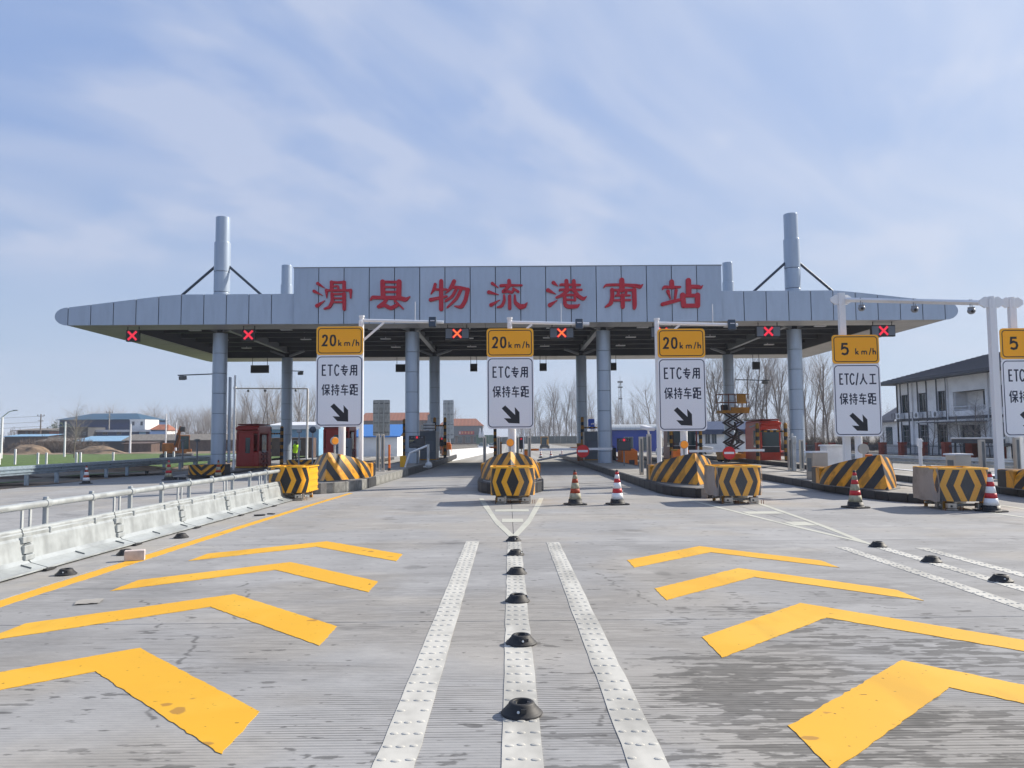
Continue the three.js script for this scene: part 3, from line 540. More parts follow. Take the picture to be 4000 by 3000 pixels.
// ---------------------------------------------------------------- lane signals under the canopy edge
{
  const make = (small) => {
    const t = new THREE.Group(), w = small ? 0.64 : 1.2, h = 0.58;
    part(t, 'housing', [rbox(w, h, 0.2, 0, 0, -0.1, 0.015)], M.black);
    if (!small) for (const s of [-1, 1]) part(t, 'blank_panel', box(0.33, 0.46, 0.012, s * 0.41, 0, 0.006), M.panelgrey);
    part(t, 'screen', box(0.5, 0.5, 0.01, 0, 0, 0.005), M.black);
    const L = 0.27;
    const dots = (m, name, off, r, n) => { const g = []; for (const s of [-1, 1]) for (let i = -n; i <= n; i++) for (let k = -1; k <= 1; k++) { const a = i / n * L; g.push(box(0.034, 0.034, 0.014, a * 0.72 - s * k * 0.036 * 0.72, s * a * 0.72 + k * 0.036 * 0.72, off)); } return g; };
    return { t, dots };
  };
  const spots = [[-18.74, 1, 'small red X lane signal at the left end of the canopy'], [-12.95, 1, 'small red X lane signal right of the far left column'], [-2.52, 2, 'orange glowing X lane signal left of the middle speed sign'], [2.72, 2, 'orange glowing X lane signal right of the middle speed sign'], [7.8, 2, 'red X lane signal half hidden behind the third speed sign'], [13.1, 0, 'wide red X lane signal left of the right front column'], [18.89, 0, 'wide red X lane signal at the right end of the canopy']];
  for (const [x, kind, label] of spots) {
    const { t } = make(kind === 1);
    t.name = numbered('lane_signal'); t.position.set(x, 6.79, -38.2); scene.add(t); tag(t, label, 'lane signal', 'red X signals hung from the canopy edge');
    const cross = (w, z, L) => [-1, 1].map((s) => box(L, w, 0.012, 0, 0, z + s * 0.0008, 0, 0, s * Math.PI / 4));
    part(t, 'red_cross', cross(0.105, 0.017, 0.6), M.led);
    if (kind === 2) part(t, 'orange_core', cross(0.05, 0.026, 0.52), M.ledhot);
    for (const s of [-1, 1]) part(t, 'hanger', bar(V(s * (kind === 1 ? 0.28 : 0.48), 0.28, -0.1), V(s * (kind === 1 ? 0.28 : 0.48), 0.66, -0.1), 0.022, 6), M.black);
  }
  for (const [x, w, label] of [[-17.3, 1.24, 'wide black lane display hung under the rear edge at far left'], [-7.32, 1.0, 'black lane display hung beside the second front column'], [-2.37, 0.5, 'small black box hung left of the middle speed sign'], [2.48, 0.5, 'small black box hung right of the middle speed sign'], [7.4, 0.42, 'black box hung right of the third front column'], [17.4, 0.5, 'small black box hung left of the right front column']]) {
    const t = thing('rear_lane_display', label, 'lane display', x, 6.48, 53.5, 0, 'black boxes hung from the rear canopy edge');
    part(t, 'housing', rbox(w, 0.54, 0.2, 0, 0, 0, 0.015), M.black);
    part(t, 'rim', [box(w - 0.06, 0.03, 0.01, 0, 0.24, 0.105), box(w - 0.06, 0.03, 0.01, 0, -0.24, 0.105)], M.panelgrey);
    for (const s of [-1, 1]) part(t, 'hanger', bar(V(s * w * 0.42, 0.26, 0), V(s * w * 0.42, 0.78, 0), 0.02, 6), M.black);
  }
}

// ---------------------------------------------------------------- traffic islands with kerb stones
const islandTop = {};
{
  const build = (key, label, front, xf, xr, h, hw, darkFrom) => {
    const t = thing('traffic_island', label, 'traffic island', 0, key < -7 ? cross(key) : 0, 0, 0);
    const rear = 62, cx = (Z) => mix(xf, xr, clamp((Z - front) / (40 - front)));
    const pts = []; const nose = 2.2;
    for (let i = 0; i <= 10; i++) { const a = i / 10 * Math.PI / 2, Z = front + nose * (1 - Math.cos(a)); pts.push([cx(Z) - hw * Math.sin(a), Z]); }
    const left = [...pts.slice(1)], right = pts.slice(1).map(([x, Z]) => [2 * cx(Z) - x, Z]);
    for (let Z = front + 4; Z <= rear; Z += 2) { left.push([cx(Z) - hw, Z]); right.push([cx(Z) + hw, Z]); }
    const loop = [...[...left].reverse(), [cx(front), front], ...right];
    const inner = loop.map(([x, Z]) => [cx(Z) + (x - cx(Z)) * (1 - 0.16 / hw), Z <= front + 0.01 ? front + 0.16 : Z]);
    part(t, 'paving', slab(inner.map(([x, Z]) => [x, -Z]).reverse(), h - 0.012), M.paving);
    // kerb stones along the edge
    const path = []; for (let i = 0; i < loop.length - 1; i++) { const [a, b] = [loop[i], loop[i + 1]], L = Math.hypot(b[0] - a[0], b[1] - a[1]); for (let s = 0; s < L; s += 0.1) path.push([mix(a[0], b[0], s / L), mix(a[1], b[1], s / L)]); }
    const R = rng(900 + key * 7);
    for (let i = 0; i < path.length - 4;) {
      const Zm = path[i][1], n = Math.min(Zm < front + 2.2 ? 6 : Zm < 32 ? 9 : 22, path.length - 1 - i);
      const a = path[i], b = path[i + n], L = Math.hypot(b[0] - a[0], b[1] - a[1]), ang = Math.atan2(-(b[1] - a[1]), b[0] - a[0]);
      const g = rbox(Math.max(0.05, L - 0.012), h - 0.002 + R() * 0.006, 0.15, 0, h / 2, 0, 0.02);
      g.rotateY(-Math.atan2(-(b[1] - a[1]), b[0] - a[0]));
      const nx = (a[0] + b[0]) / 2 + (a[0] + b[0] < 2 * cx(Zm) ? 0.07 : -0.07) * (Math.abs(b[1] - a[1]) / Math.max(L, 0.01)), nz = (a[1] + b[1]) / 2 + 0.05 * Math.abs(b[0] - a[0]) / Math.max(L, 0.01);
      g.translate(nx, 0, -nz);
      const isRight = nx > cx(nz);
      const dark = darkFrom === 'all' ? true : darkFrom === 'none' ? false : isRight && (Math.abs(nz - 24.9) < 0.5 || nz > 33);
      part(t, 'kerb_stone', g, dark ? M.kerbblack : M.kerbgrey);
      i += n;
    }
    islandTop[key] = h;
    return t;
  };
  build(-15, 'low traffic island under the far left column and red booth', 33.6, -14.2, -15.0, 0.13, 1.0, 'all');
  build(-10, 'traffic island with red booths behind the left speed sign', 35.0, -9.7, -10, 0.2, 1.0, 'all');
  build(-5, 'grey kerbed traffic island carrying the left striped nose', 22.1, -5.5, -5.0, 0.31, 1.0, 'mixed');
  build(0, 'black kerbed traffic island carrying the middle striped nose', 21.1, 0.07, 0.0, 0.31, 0.99, 'all');
  build(5, 'long black kerbed traffic island right of the two near cones', 19.4, 5.12, 5.02, 0.245, 0.98, 'all');
  build(10, 'long black kerbed traffic island behind the single cone on the right', 17.4, 9.65, 10.4, 0.21, 0.95, 'all');
  build(15, 'black kerbed traffic island at the right edge of the picture', 15.6, 13.5, 15.05, 0.2, 0.98, 'all');
}

// ---------------------------------------------------------------- striped noses
const stripeTex = dataTex(256, 512, (x, y) => {
  const u = x / 256, v = y / 512, e = (fbm(v * 40, 1.5, 301, 3, 40, 8) - 0.5) * 0.02, d = fbm(u * 4, v * 12, 302, 5, 4, 12), sc = vnoise(u * 40, v * 160, 303, 40, 160) > 0.93 ? 0.75 : 1, streak = 0.88 + 0.12 * fbm(u * 14, v * 3, 304, 3, 14, 3);
  const w = u + e, on = w > 0.5 && w < 1.0, k = (0.82 + 0.18 * sstep(0.3, 0.6, d)) * sc * streak;
  return on ? [0.93 * k, 0.64 * k, 0.10 * k] : [0.11 + (1 - k) * 0.2, 0.115 + (1 - k) * 0.2, 0.13 + (1 - k) * 0.2];
});
stripeTex.magFilter = THREE.LinearFilter;
const mStripe = new THREE.MeshStandardMaterial({ name: 'striped_sheeting', map: stripeTex, roughness: 0.38, metalness: 0.1 });
function stripeUV(g, f) { const p = g.attributes.position, u = g.attributes.uv; for (let i = 0; i < p.count; i++) { const q = f(p.getX(i), p.getY(i), p.getZ(i)); u.setXY(i, q, (p.getX(i) * 0.7 + p.getZ(i) + p.getY(i) * 1.3) * 0.4); } return g; }
{
  const W = 0.93, L = 2.45, H0 = 0.86, H1 = 0.46, per = 0.56;
  const plan = (u) => [W * (1 - Math.pow(1 - u, 1.75)), L * u];
  const arc = [0]; { let q = plan(0); for (let i = 1; i <= 24; i++) { const p = plan(i / 24); arc.push(arc[i - 1] + Math.hypot(p[0] - q[0], p[1] - q[1])); q = p; } }
  const arcAt = (u) => { const f = u * 24, k = Math.min(23, Math.floor(f)); return mix(arc[k], arc[k + 1], f - k); };
  const top = (u) => mix(H0, H1, Math.pow(u, 1.15));
  const side = (s) => grid(24, 8, (u, v) => { const [x, z] = plan(u), k = v * v * 0.35 + v * 0.65; return V(s * x * (1 - 0.13 * k * k), top(u) * v, -(z + 0.46 * (1 - u) * (1 - u) * v)); }, (u, v) => [(top(u) * v + 0.86 * arcAt(u)) / per + 0.32, arcAt(u) * 0.37 + s * 0.2 - v * 0.25]);
  const lid = () => grid(24, 8, (u, v) => { const [x, z] = plan(u), k = v * 2 - 1; return V(k * x * 0.87, top(u) + (1 - k * k) * x * 0.10, -(z + 0.46 * (1 - u) * (1 - u))); }, (u, v) => { return [(top(u) + 0.86 * arcAt(u)) / per + 0.32, v * 0.4 + u * 0.3]; });
  const flip = (g) => { const i = g.index.array; for (let k = 0; k < i.length; k += 3) { const t = i[k]; i[k] = i[k + 1]; i[k + 1] = t; } g.computeVertexNormals(); return g; };
  const make = (label, x, Z, turn, y) => {
    const t = thing('crash_nose', label, 'crash barrier nose', x, y, Z, turn, 'striped island noses');
    raw(t, 'left_flank', prep(flip(side(-1))), mStripe); raw(t, 'right_flank', prep(side(1)), mStripe); raw(t, 'top_cover', prep(lid()), mStripe);
    const bk = prep(slab([[-W, L + 0.003], [W, L + 0.003], [W, L + 0.75], [-W, L + 0.75]].map(([a, z]) => [a, -z]), 0.47, 0.03));
    raw(t, 'rear_block', stripeUV(bk, (px, py, pz) => (-pz + (Math.abs(pz + L) < 0.1 ? Math.abs(px) : 0)) / 0.2), mStripe);
    part(t, 'base_rim', slab([[-W * 1.02, L + 0.78], [-W * 1.02, L * 0.75], [-W * 0.6, L * 0.3], [0, -0.03], [W * 0.6, L * 0.3], [W * 1.02, L * 0.75], [W * 1.02, L + 0.78]].map(([a, z]) => [a, -z]), 0.02), M.kerbgrey);
    return t;
  };
  const a = make('yellow and black striped nose under the left speed sign', -5.44, 22.85, -0.01, 0.30);
  for (const [label, x, Z, turn, y] of [['yellow and black striped nose under the middle speed sign', 0.07, 21.7, 0, 0.30], ['yellow and black striped nose under the third speed sign', 5.12, 20.75, -0.03, 0.236], ['yellow and black striped nose under the 5 km/h sign', 9.28, 18.85, -0.11, 0.2], ['yellow and black striped nose cut by the right picture edge', 13.25, 16.6, -0.09, 0.19]]) copy(a, label, x, y, Z, turn).position.y = y;
  // low V striped blocks in front of the exit islands on the left
  const vblock = (label, x, Z, w, y) => {
    const t = thing('striped_block', label, 'crash barrier block', x, y, Z, 0);
    const g = prep(grid(30, 4, (u, v) => { const a = (u - 0.5) * Math.PI * 0.9; return V(Math.sin(a) * w / 2 / Math.sin(Math.PI * 0.45), v * 0.48, -(0.7 - Math.cos(a) * 0.7)); }, (u, v) => [(Math.abs(u - 0.5) * w * 1.25 * 0.9 - v * 0.48) / 0.34 + 3.1, u * 0.5 + v * 0.2]));
    raw(t, 'striped_face', g, mStripe);
    part(t, 'body', slab([[-w / 2 + 0.03, 0.66], [-w / 4, 0.22], [0, 0.06], [w / 4, 0.22], [w / 2 - 0.03, 0.66], [w / 2 - 0.03, 1.4], [-w / 2 + 0.03, 1.4]].map(([a, z]) => [a, -z]), 0.47), M.kerbblack);
    part(t, 'foot', slab([[-w / 2 - 0.12, 1.4], [-w / 2 - 0.12, 0.5], [-w / 3, -0.08], [w / 3, -0.08], [w / 2 + 0.12, 0.5], [w / 2 + 0.12, 1.4]].map(([a, z]) => [a, -z]), 0.03), M.kerbblack);
  };
  vblock('low V striped block at the foot of the far left column', -13.65, 34.4, 1.62, -0.02);
  vblock('low V striped block behind the left striped nose', -9.6, 35.8, 1.7, 0.13);
}

// ---------------------------------------------------------------- movable crash cushions
{
  const w = 1.02, D = 1.25, rc = 0.30;
  const outline = (off, n = 8) => {               // front-left corner to front-right corner, seen from above; front at z = 0
    const p = [];
    p.push([-w / 2 - off, D]);
    for (let i = 0; i <= n; i++) { const a = Math.PI + i / n * Math.PI / 2; p.push([-w / 2 + rc + Math.cos(a) * (rc + off), rc + Math.sin(a) * (rc + off)]); }
    for (let i = 0; i <= n; i++) { const a = Math.PI * 1.5 + i / n * Math.PI / 2; p.push([w / 2 - rc + Math.cos(a) * (rc + off), rc + Math.sin(a) * (rc + off)]); }
    p.push([w / 2 + off, D]);
    return p;
  };
  const facing = (p) => p.filter(([, z]) => z < D - 0.01);
  const tex = canvasTex(1024, 512, (g, W, H) => {
    g.fillStyle = '#141519'; g.fillRect(0, 0, W, H);
    g.fillStyle = '#eda612';
    const band = 92, pitch = 190, tip = 95, Rn = rng(61);
    for (const s of [-1, 1]) for (let k = 0; k < 3; k++) { const e = W / 2 + s * (8 + k * pitch); const q = (d) => e + s * d; g.beginPath(); g.moveTo(q(0), 0); g.lineTo(q(tip), H / 2); g.lineTo(q(0), H); g.lineTo(q(band), H); g.lineTo(q(band + tip), H / 2); g.lineTo(q(band), 0); g.closePath(); g.fill(); }
    for (let i = 0; i < 90; i++) { g.strokeStyle = Rn() > 0.5 ? 'rgba(220,210,190,0.28)' : 'rgba(20,18,16,0.35)'; g.lineWidth = 1 + Rn() * 2; const X = Rn() * W, Y = Rn() * H; g.beginPath(); g.moveTo(X, Y); g.lineTo(X + (Rn() - 0.5) * 90, Y + (Rn() - 0.5) * 30); g.stroke(); }
    for (let i = 0; i < 260; i++) { g.fillStyle = Rn() > 0.6 ? 'rgba(225,215,195,0.35)' : 'rgba(25,22,20,0.4)'; g.beginPath(); g.arc(Rn() * W, Rn() * H, 1 + Rn() * 3, 0, 7); g.fill(); }
  });
  const mPrint = new THREE.MeshStandardMaterial({ name: 'chevron_print', map: tex, roughness: 0.42 });
  const wallOf = (pts, y0, y1, uv) => { const arc = [0]; for (let i = 1; i < pts.length; i++) arc.push(arc[i - 1] + Math.hypot(pts[i][0] - pts[i - 1][0], pts[i][1] - pts[i - 1][1])); const n = pts.length - 1; return prep(grid(n, 1, (u, v) => { const k = Math.round(u * n); return V(pts[k][0], mix(y0, y1, v), -pts[k][1]); }, (u, v) => { const k = Math.round(u * n); return uv ? [arc[k] / arc[n], v] : [arc[k], mix(y0, y1, v)]; })); };
  const make = (label, x, Z, turn, wrap) => {
    const t = thing('crash_cushion', label, 'crash cushion', x, 0, Z, turn);
    const body = outline(0), ring = (off, y, h) => slab(outline(off).map(([a, z]) => [a, -z]).reverse(), h).translate(0, y, 0);
    part(t, 'tub', [ring(-0.012, 0.20, 0.62), ring(0.012, 0.20, 0.03), ...[0, 1, 2].map((i) => ring(0.004, 0.32 + i * 0.17, 0.07))], M.yellow);
    raw(t, 'chevron_sheet', wallOf(facing(outline(0.018)), 0.195, 0.835, true), mPrint);
    const rim = sweep([[-0.03, 0], [0.03, 0], [0.03, 0.03], [-0.03, 0.03]], [...outline(0)].map(([a, z]) => V(a, 0.835, -z)));
    part(t, 'top_rim', [rim, box(w, 0.03, 0.06, 0, 0.85, -D + 0.03), ...[-0.25, 0.25].map((a) => rbox(0.3, 0.05, 0.2, a, 0.85, -0.3, 0.02))], M.yellow);
    for (const a of [-0.36, 0.36]) for (const z of [0.22, 1.1]) part(t, 'leg', [box(0.07, 0.21, 0.02, a, 0.105, -z), box(0.02, 0.21, 0.07, a + 0.03, 0.105, -z - 0.03)], M.yellowdirty);
    for (const z of [0.3, 1.0]) part(t, 'cross_tube', bar(V(-0.42, 0.1, -z), V(0.42, 0.1, -z), 0.028, 10), M.galv);
    for (const a of [-0.28, 0.3]) { part(t, 'foot_bracket', [rbox(0.17, 0.11, 0.14, a, 0.10, -0.12, 0.012), box(0.05, 0.16, 0.03, a + 0.1, 0.09, -0.15), box(0.22, 0.02, 0.2, a, 0.02, -0.15)], M.stainless); part(t, 'roller', [bar(V(a - 0.02, 0.09, -0.04), V(a - 0.02, 0.09, -0.055), 0.022, 10)], M.black); for (const k of [-0.13, 0.17, 0.22]) part(t, 'anchor_rod', bar(V(a + k, 0, -0.08), V(a + k, 0.09, -0.08), 0.007, 6), M.rust); }
    for (const a of [-0.2, 0.2]) part(t, 'rear_jack', [box(0.12, 0.2, 0.12, a, 0.1, -0.85)], M.galv);
    if (wrap === 'tan') {
      const f = facing(outline(0.045)), n = f.length - 1;
      raw(t, 'plastic_film', prep(grid(n * 2, 8, (u, v) => { const q = u * n, k = Math.min(n - 1, Math.floor(q)), a = f[k], b = f[k + 1]; return V(mix(a[0], b[0], q - k), 0.19 + v * 0.67, -mix(a[1], b[1], q - k) + 0.008 + 0.007 * Math.sin(u * 26 + v * 6) + 0.005 * Math.sin(v * 15 + u * 7)); })), M.film);
      const side = [[-w / 2 - 0.035, D + 0.02], [-w / 2 - 0.045, D * 0.6], [-w / 2 - 0.035, 0.34], [-w / 2 + 0.02, 0.12]];
      const g = prep(grid(12, 6, (u, v) => { const f = u * 3, k = Math.min(2, Math.floor(f)), q = f - k, x2 = mix(side[k][0], side[k + 1][0], q), z2 = mix(side[k][1], side[k + 1][1], q); return V(x2 - 0.012 * Math.sin(u * 9 + v * 5), 0.17 + v * 0.68 + 0.01 * Math.sin(u * 14), -z2); }, (u, v) => [u * 1.3, v * 0.7]));
      raw(t, 'foam_wrap', g, M.tan);
    }
    if (wrap === 'film right' || wrap === 'film left') {
      const s = wrap === 'film right' ? 1 : -1, f = facing(outline(0.04)), half = s > 0 ? f.slice(9) : f.slice(0, 9), pts = half.length ? half : f;
      const first = s > 0 ? [[0.14, -0.04], ...pts] : [...pts, [-0.14, -0.04]];
      const n = first.length - 1, g = prep(grid(n * 2, 8, (u, v) => { const q = u * n, k = Math.min(n - 1, Math.floor(q)), a = first[k], b = first[k + 1]; const wv = 0.01 * Math.sin(u * 21 + v * 7) + 0.008 * Math.sin(v * 17 + u * 4); return V(mix(a[0], b[0], q - k), 0.2 + v * 0.66, -mix(a[1], b[1], q - k) + wv + 0.012); }));
      raw(t, 'plastic_film', g, M.film);
    }
    return t;
  };
  make('yellow crash cushion in torn clear film before the middle striped nose', 0.10, 18.25, 0, 'film right');
  make('yellow crash cushion in clear film at the end of the galvanised barrier', -5.68, 19.75, 0, 'film left');
  make('foam wrapped crash cushion before the third striped nose', 5.32, 17.65, -0.02, 'tan');
  make('long foam wrapped crash cushion beside the rightmost cone', 9.34, 15.7, -0.1, 'tan');
}

// ---------------------------------------------------------------- amber warning lamps on the noses
{
  const a = thing('warning_lamp', 'amber round warning lamp turned away on the left nose', 'warning lamp', -5.46, 1.1, 24.3, 0.55, 'amber lamps on the noses');
  part(a, 'lamp_lens', [bar(V(0, 0.4, 0.012), V(0, 0.4, 0.045), 0.115, 24, 0.10)], M.amber);
  part(a, 'lamp_housing', [bar(V(0, 0.4, -0.075), V(0, 0.4, 0.015), 0.13, 24), rbox(0.06, 0.14, 0.06, 0, 0.23, -0.03)], M.galv);
  part(a, 'stand', [bar(V(0, -0.4, -0.03), V(0, 0.3, -0.03), 0.028, 10)], M.galv);
  copy(a, 'amber round warning lamp facing us on the middle nose', 0.06, 1.01, 23.5, 0);
  copy(a, 'amber round warning lamp facing us on the third nose', 5.19, 0.92, 22.7, 0.0);
  const b = thing('warning_lamp', 'grey backed round warning lamp with an orange box on the 5 km/h nose', 'warning lamp', 10.07, 0.77, 21.8, 0.0, 'amber lamps on the noses');
  part(b, 'lamp_housing', [bar(V(0, 0.4, -0.05), V(0, 0.4, 0.03), 0.145, 24), box(0.05, 0.5, 0.04, 0, 0.05, 0)], M.stainless);
  part(b, 'control_box', rbox(0.2, 0.22, 0.14, 0.15, 0.13, -0.05), M.orange);
}

// ---------------------------------------------------------------- traffic cones
{
  const cone = (label, x, Z, stripe, dirty, h = 0.8) => {
    const t = thing('traffic_cone', label, 'traffic cone', x, cross(x), Z, 0.3, 'traffic cones');
    const r = (y) => mix(0.155, 0.032, (y - 0.05) / 0.72), k = h / 0.8;
    const ringed = (a, b, o = 0) => lathe([[0.001, a], [r(a) + o, a], [r(b) + o, b], [0.001, b]], 24).scale(k, k, k);
    part(t, 'base_plate', [slab(roundRect(0.46, 0.46, 0.08), 0.035, 0.006).scale(k, k, k), lathe([[0.19, 0.03], [0.165, 0.05], [0.155, 0.13], [0, 0.13]], 24).scale(k, k, k)], M.rubber);
    const bands = [[0.13, 0.27, 0], [0.27, 0.375, 1], [0.375, 0.505, 0], [0.505, 0.60, 1], [0.60, 0.69, 0], [0.69, 0.755, 1]];
    for (const [a, b, s] of bands) part(t, s ? 'red_band' : 'white_band', ringed(a, b, s ? 0 : 0.0015), s ? stripe : dirty ? M.dirtywhite : M.whitegloss);
    part(t, 'tip', [lathe([[0.034, 0.755], [0.03, 0.79], [0.02, 0.8], [0, 0.8]], 16).scale(k, k, k)], M.black);
    return t;
  };
  M.conered = mat(0.55, 0.02, 0.03, { roughness: 0.5, name: 'cone_red', map: T.soft }); M.coneorange = mat(0.5, 0.06, 0.015, { roughness: 0.65, name: 'cone_scuffed_red', map: T.scuff }); M.dirtywhite = mat(0.5, 0.47, 0.33, { roughness: 0.7, name: 'cone_dirty_white', map: T.scuff });
  cone('scuffed dirty orange and cream cone, left of the near pair', 1.54, 17.9, M.coneorange, true);
  cone('clean red and white cone, right of the near pair', 2.51, 17.85, M.conered, false);
  cone('red and cream cone in front of the 5 km/h nose', 7.45, 16.6, M.conered, true);
  cone('red and white cone at the right edge beside the foam wrapped cushion', 9.72, 15.55, M.conered, false);
  cone('small red and white cone in front of the left guardrail', -17.6, 32.3, M.coneorange, false, 0.78);
  cone('leaning pair cone left of the low V striped block', -14.75, 33.6, M.conered, true, 0.9);
  cone('cream and red cone at the right end of the low V striped block', -12.6, 33.6, M.coneorange, true, 0.82);
  [[2.76, 'left'], [3.62, 'middle'], [4.56, 'right']].forEach(([x, w]) => { const c = cone(`${w} one of three far orange cones beyond the lifted boom`, x, 65.5, M.coneorange, false, 0.72); c.position.y = fall(65.5); });
}

// ---------------------------------------------------------------- black rubber post bases
{
  const a = thing('post_base', 'nearest round black rubber post base on the middle line', 'post base', 0.065, 0.004, 4.44, 0, 'black post bases on the lane lines');
  const g = lathe([[0, 0], [0.128, 0], [0.132, 0.008], [0.122, 0.02], [0.112, 0.024], [0.108, 0.036], [0.098, 0.04], [0.095, 0.052], [0.086, 0.056], [0.082, 0.074], [0.07, 0.084], [0.056, 0.084], [0.05, 0.078], [0.046, 0.04], [0.0, 0.038]], 40);
  g.scale(0.9, 0.8, 0.9); part(a, 'rubber_ring', g, M.rubber);
  part(a, 'lug', [box(0.02, 0.012, 0.03, 0.042, 0.058, 0), box(0.02, 0.012, 0.03, -0.042, 0.058, 0), box(0.03, 0.026, 0.012, 0.01, 0.038, 0.088)], M.black);
  part(a, 'bolt', [bar(V(-0.02, 0.036, 0.092), V(-0.02, 0.04, 0.1), 0.008, 8)], M.galv);
  const names = ['second', 'third', 'fourth', 'fifth', 'sixth and farthest'];
  [5.92, 7.42, 8.92, 10.33, 11.72].forEach((Z, i) => { copy(a, `${names[i]} round black rubber post base on the middle line`, 0.068 + hash(i, 3, 1) * 0.02, 0.004, Z, hash(i, 1, 2) * 2).position.y = 0.004; });
  [[5.2, 8.22, 'nearest'], [5.17, 9.5, 'second'], [5.15, 10.82, 'farthest']].forEach(([x, Z, w], i) => { copy(a, `${w} black rubber post base on the far right studded line`, x, 0.004, Z, i * 1.3); });
  [[-5.17, 9.12, 'nearest'], [-5.25, 10.68, 'second'], [-5.24, 12.45, 'farthest']].forEach(([x, Z, w], i) => { copy(a, `${w} black rubber post base beside the galvanised barrier foot`, x, 0.002, Z, i * 1.7 + 0.4); });
}
{
  const b = thing('loose_brick', 'pale pink loose brick lying on the yellow edge line', 'brick', -4.86, 0.004, 10.13, 0.35);
  part(b, 'brick_body', rbox(0.24, 0.13, 0.115, 0, 0.065, 0, 0.008), mat(0.66, 0.58, 0.56, { roughness: 0.9, map: T.grime, name: 'pale_brick' }));
  const s = thing('rubber_scraps', 'flat black rubber scraps beyond the post bases on the left', 'debris', -5.1, 0.004, 15.9, 0.2);
  part(s, 'scrap', [rbox(0.22, 0.025, 0.1, 0, 0.012, 0, 0.01, 0.3), rbox(0.16, 0.02, 0.08, 0.2, 0.01, -0.25, 0.01, -0.4)], M.rubber);
  const p = thing('paper_sheet', 'grey flattened sheet lying between brick and nearest left chevron', 'litter', -4.05, 0.004, 7.55, 0.3);
  part(p, 'sheet', grid(6, 4, (u, v) => V((u - 0.5) * 0.22, 0.004 + 0.006 * Math.abs(Math.sin(u * 7 + v * 3)), -(v - 0.5) * 0.22), (u, v) => [u, v]), mat(0.36, 0.35, 0.33, { roughness: 0.9, name: 'dusty_paper', map: T.grime }));
}

// ---------------------------------------------------------------- galvanised movable barrier on the left
{
  const t = thing('movable_barrier', 'galvanised steel movable barrier with a tube rail along the left lane', 'barrier', 0, 0, 0);
  const X = (Z) => -5.97 + 0.012 * Math.max(0, Z - 10);
  const profile = (s) => [[s * 0.03, 0.455], [s * 0.055, 0.43], [s * 0.05, 0.39], [s * 0.075, 0.36], [s * 0.115, 0.13], [s * 0.16, 0.085], [s * 0.36, 0.03], [s * 0.36, 0.012], [s * 0.14, 0.05], [s * 0.08, 0.12], [s * 0.02, 0.40]];
  const z0 = 5.15, pitch = 2.17;
  for (let i = 0; i < 7; i++) {
    const a = z0 + i * pitch + 0.012, b = z0 + (i + 1) * pitch - 0.012, last = i === 6;
    const pa = V(X(a), 0, -a), pb = V(X(b), 0, -b);
    const seg = [];
    for (const s of [1, -1]) { const pr = profile(s).map(([p, q]) => [p, q]); seg.push(sweep(s > 0 ? pr : [...pr].reverse(), [pa, pb])); }
    const sec = new THREE.Group(); sec.name = 'barrier_section'; t.add(sec);
    part(sec, 'side_plate', seg, M.galvnew);
    part(sec, 'top_bead', bar(V(X(a), 0.455, -a), V(X(b), 0.455, -b), 0.042, 12), M.galvnew);
    part(sec, 'rail_tube', bar(V(X(a - 0.02), 0.755, -a + 0.02), V(X(b + 0.02), 0.755, -b - 0.02), 0.046, 16), M.galvnew);
    for (const f of [0.25, 0.745]) { const z = mix(a, b, f), x = X(z); part(sec, 'rail_post', [rbox(0.06, 0.44, 0.05, x - 0.01, 0.62, -z, 0.012), bar(V(x, 0.755, -z + 0.045), V(x, 0.755, -z - 0.045), 0.058, 16), rbox(0.04, 0.08, 0.04, x + 0.055, 0.42, -z, 0.012)], M.galvnew); }
    for (const d of [0.0, 0.16]) part(sec, 'joint_strut', rbox(0.025, 0.3, 0.04, X(a) , 0.6, -a - d - 0.04, 0.006), M.galv);
    part(sec, 'joint_hinge', [rbox(0.05, 0.075, 0.19, X(a) + 0.085, 0.36, -a, 0.008), rbox(0.05, 0.10, 0.19, X(a) + 0.105, 0.245, -a, 0.008), rbox(0.05, 0.06, 0.19, X(a) + 0.122, 0.15, -a, 0.008)], M.galvnew);
    part(sec, 'hinge_slot', [box(0.012, 0.012, 0.13, X(a) + 0.105, 0.305, -a), box(0.012, 0.014, 0.13, X(a) + 0.125, 0.188, -a)], M.galvdark);
    part(sec, 'foot_gusset', [mix(a, b, 0.42), mix(a, b, 0.9)].map((z) => box(0.13, 0.05, 0.008, X(z) + 0.24, 0.055, -z, 0, 0, -0.27)), M.galvdark);
    part(sec, 'joint_pad', [slab([[X(a) + 0.1, 0], [X(a) + 0.42, 0.0], [X(a) + 0.42, 0.0]].map(([x], k) => [x, -(a + (k === 0 ? 0 : k === 1 ? -0.12 : 0.08))]).reverse(), 0.02)], M.rubber);
  }
  const e = z0 + 7 * pitch, xe = X(e);
  part(t, 'end_ramp', [...[1, -1].map((s) => { const g = new THREE.BufferGeometry(); const A = [xe + s * 0.07, 0.40, -e], B = [xe + s * 0.115, 0.13, -e], C = [xe + s * 0.36, 0.03, -e], D = [xe + s * 0.30, 0.012, -(e + 1.25)], E2 = [xe + s * 0.08, 0.07, -(e + 1.15)], F = [xe + s * 0.06, 0.4, -(e + 0.35)]; const q = [A, B, E2, A, E2, F, B, C, D, B, D, E2].flat(); g.setAttribute('position', new THREE.BufferAttribute(new Float32Array(q), 3)); g.computeVertexNormals(); return g; }), bar(V(xe, 0.455, -e), V(xe, 0.43, -e - 0.4), 0.04, 10), bar(V(xe, 0.755, -e), V(xe, 0.745, -e - 0.12), 0.046, 12), bar(V(xe, 0.745, -e - 0.12), V(xe + 0.02, 0.05, -e - 1.25), 0.05, 12), rbox(0.06, 0.3, 0.05, xe, 0.6, -e - 0.02)], M.galvnew);
}

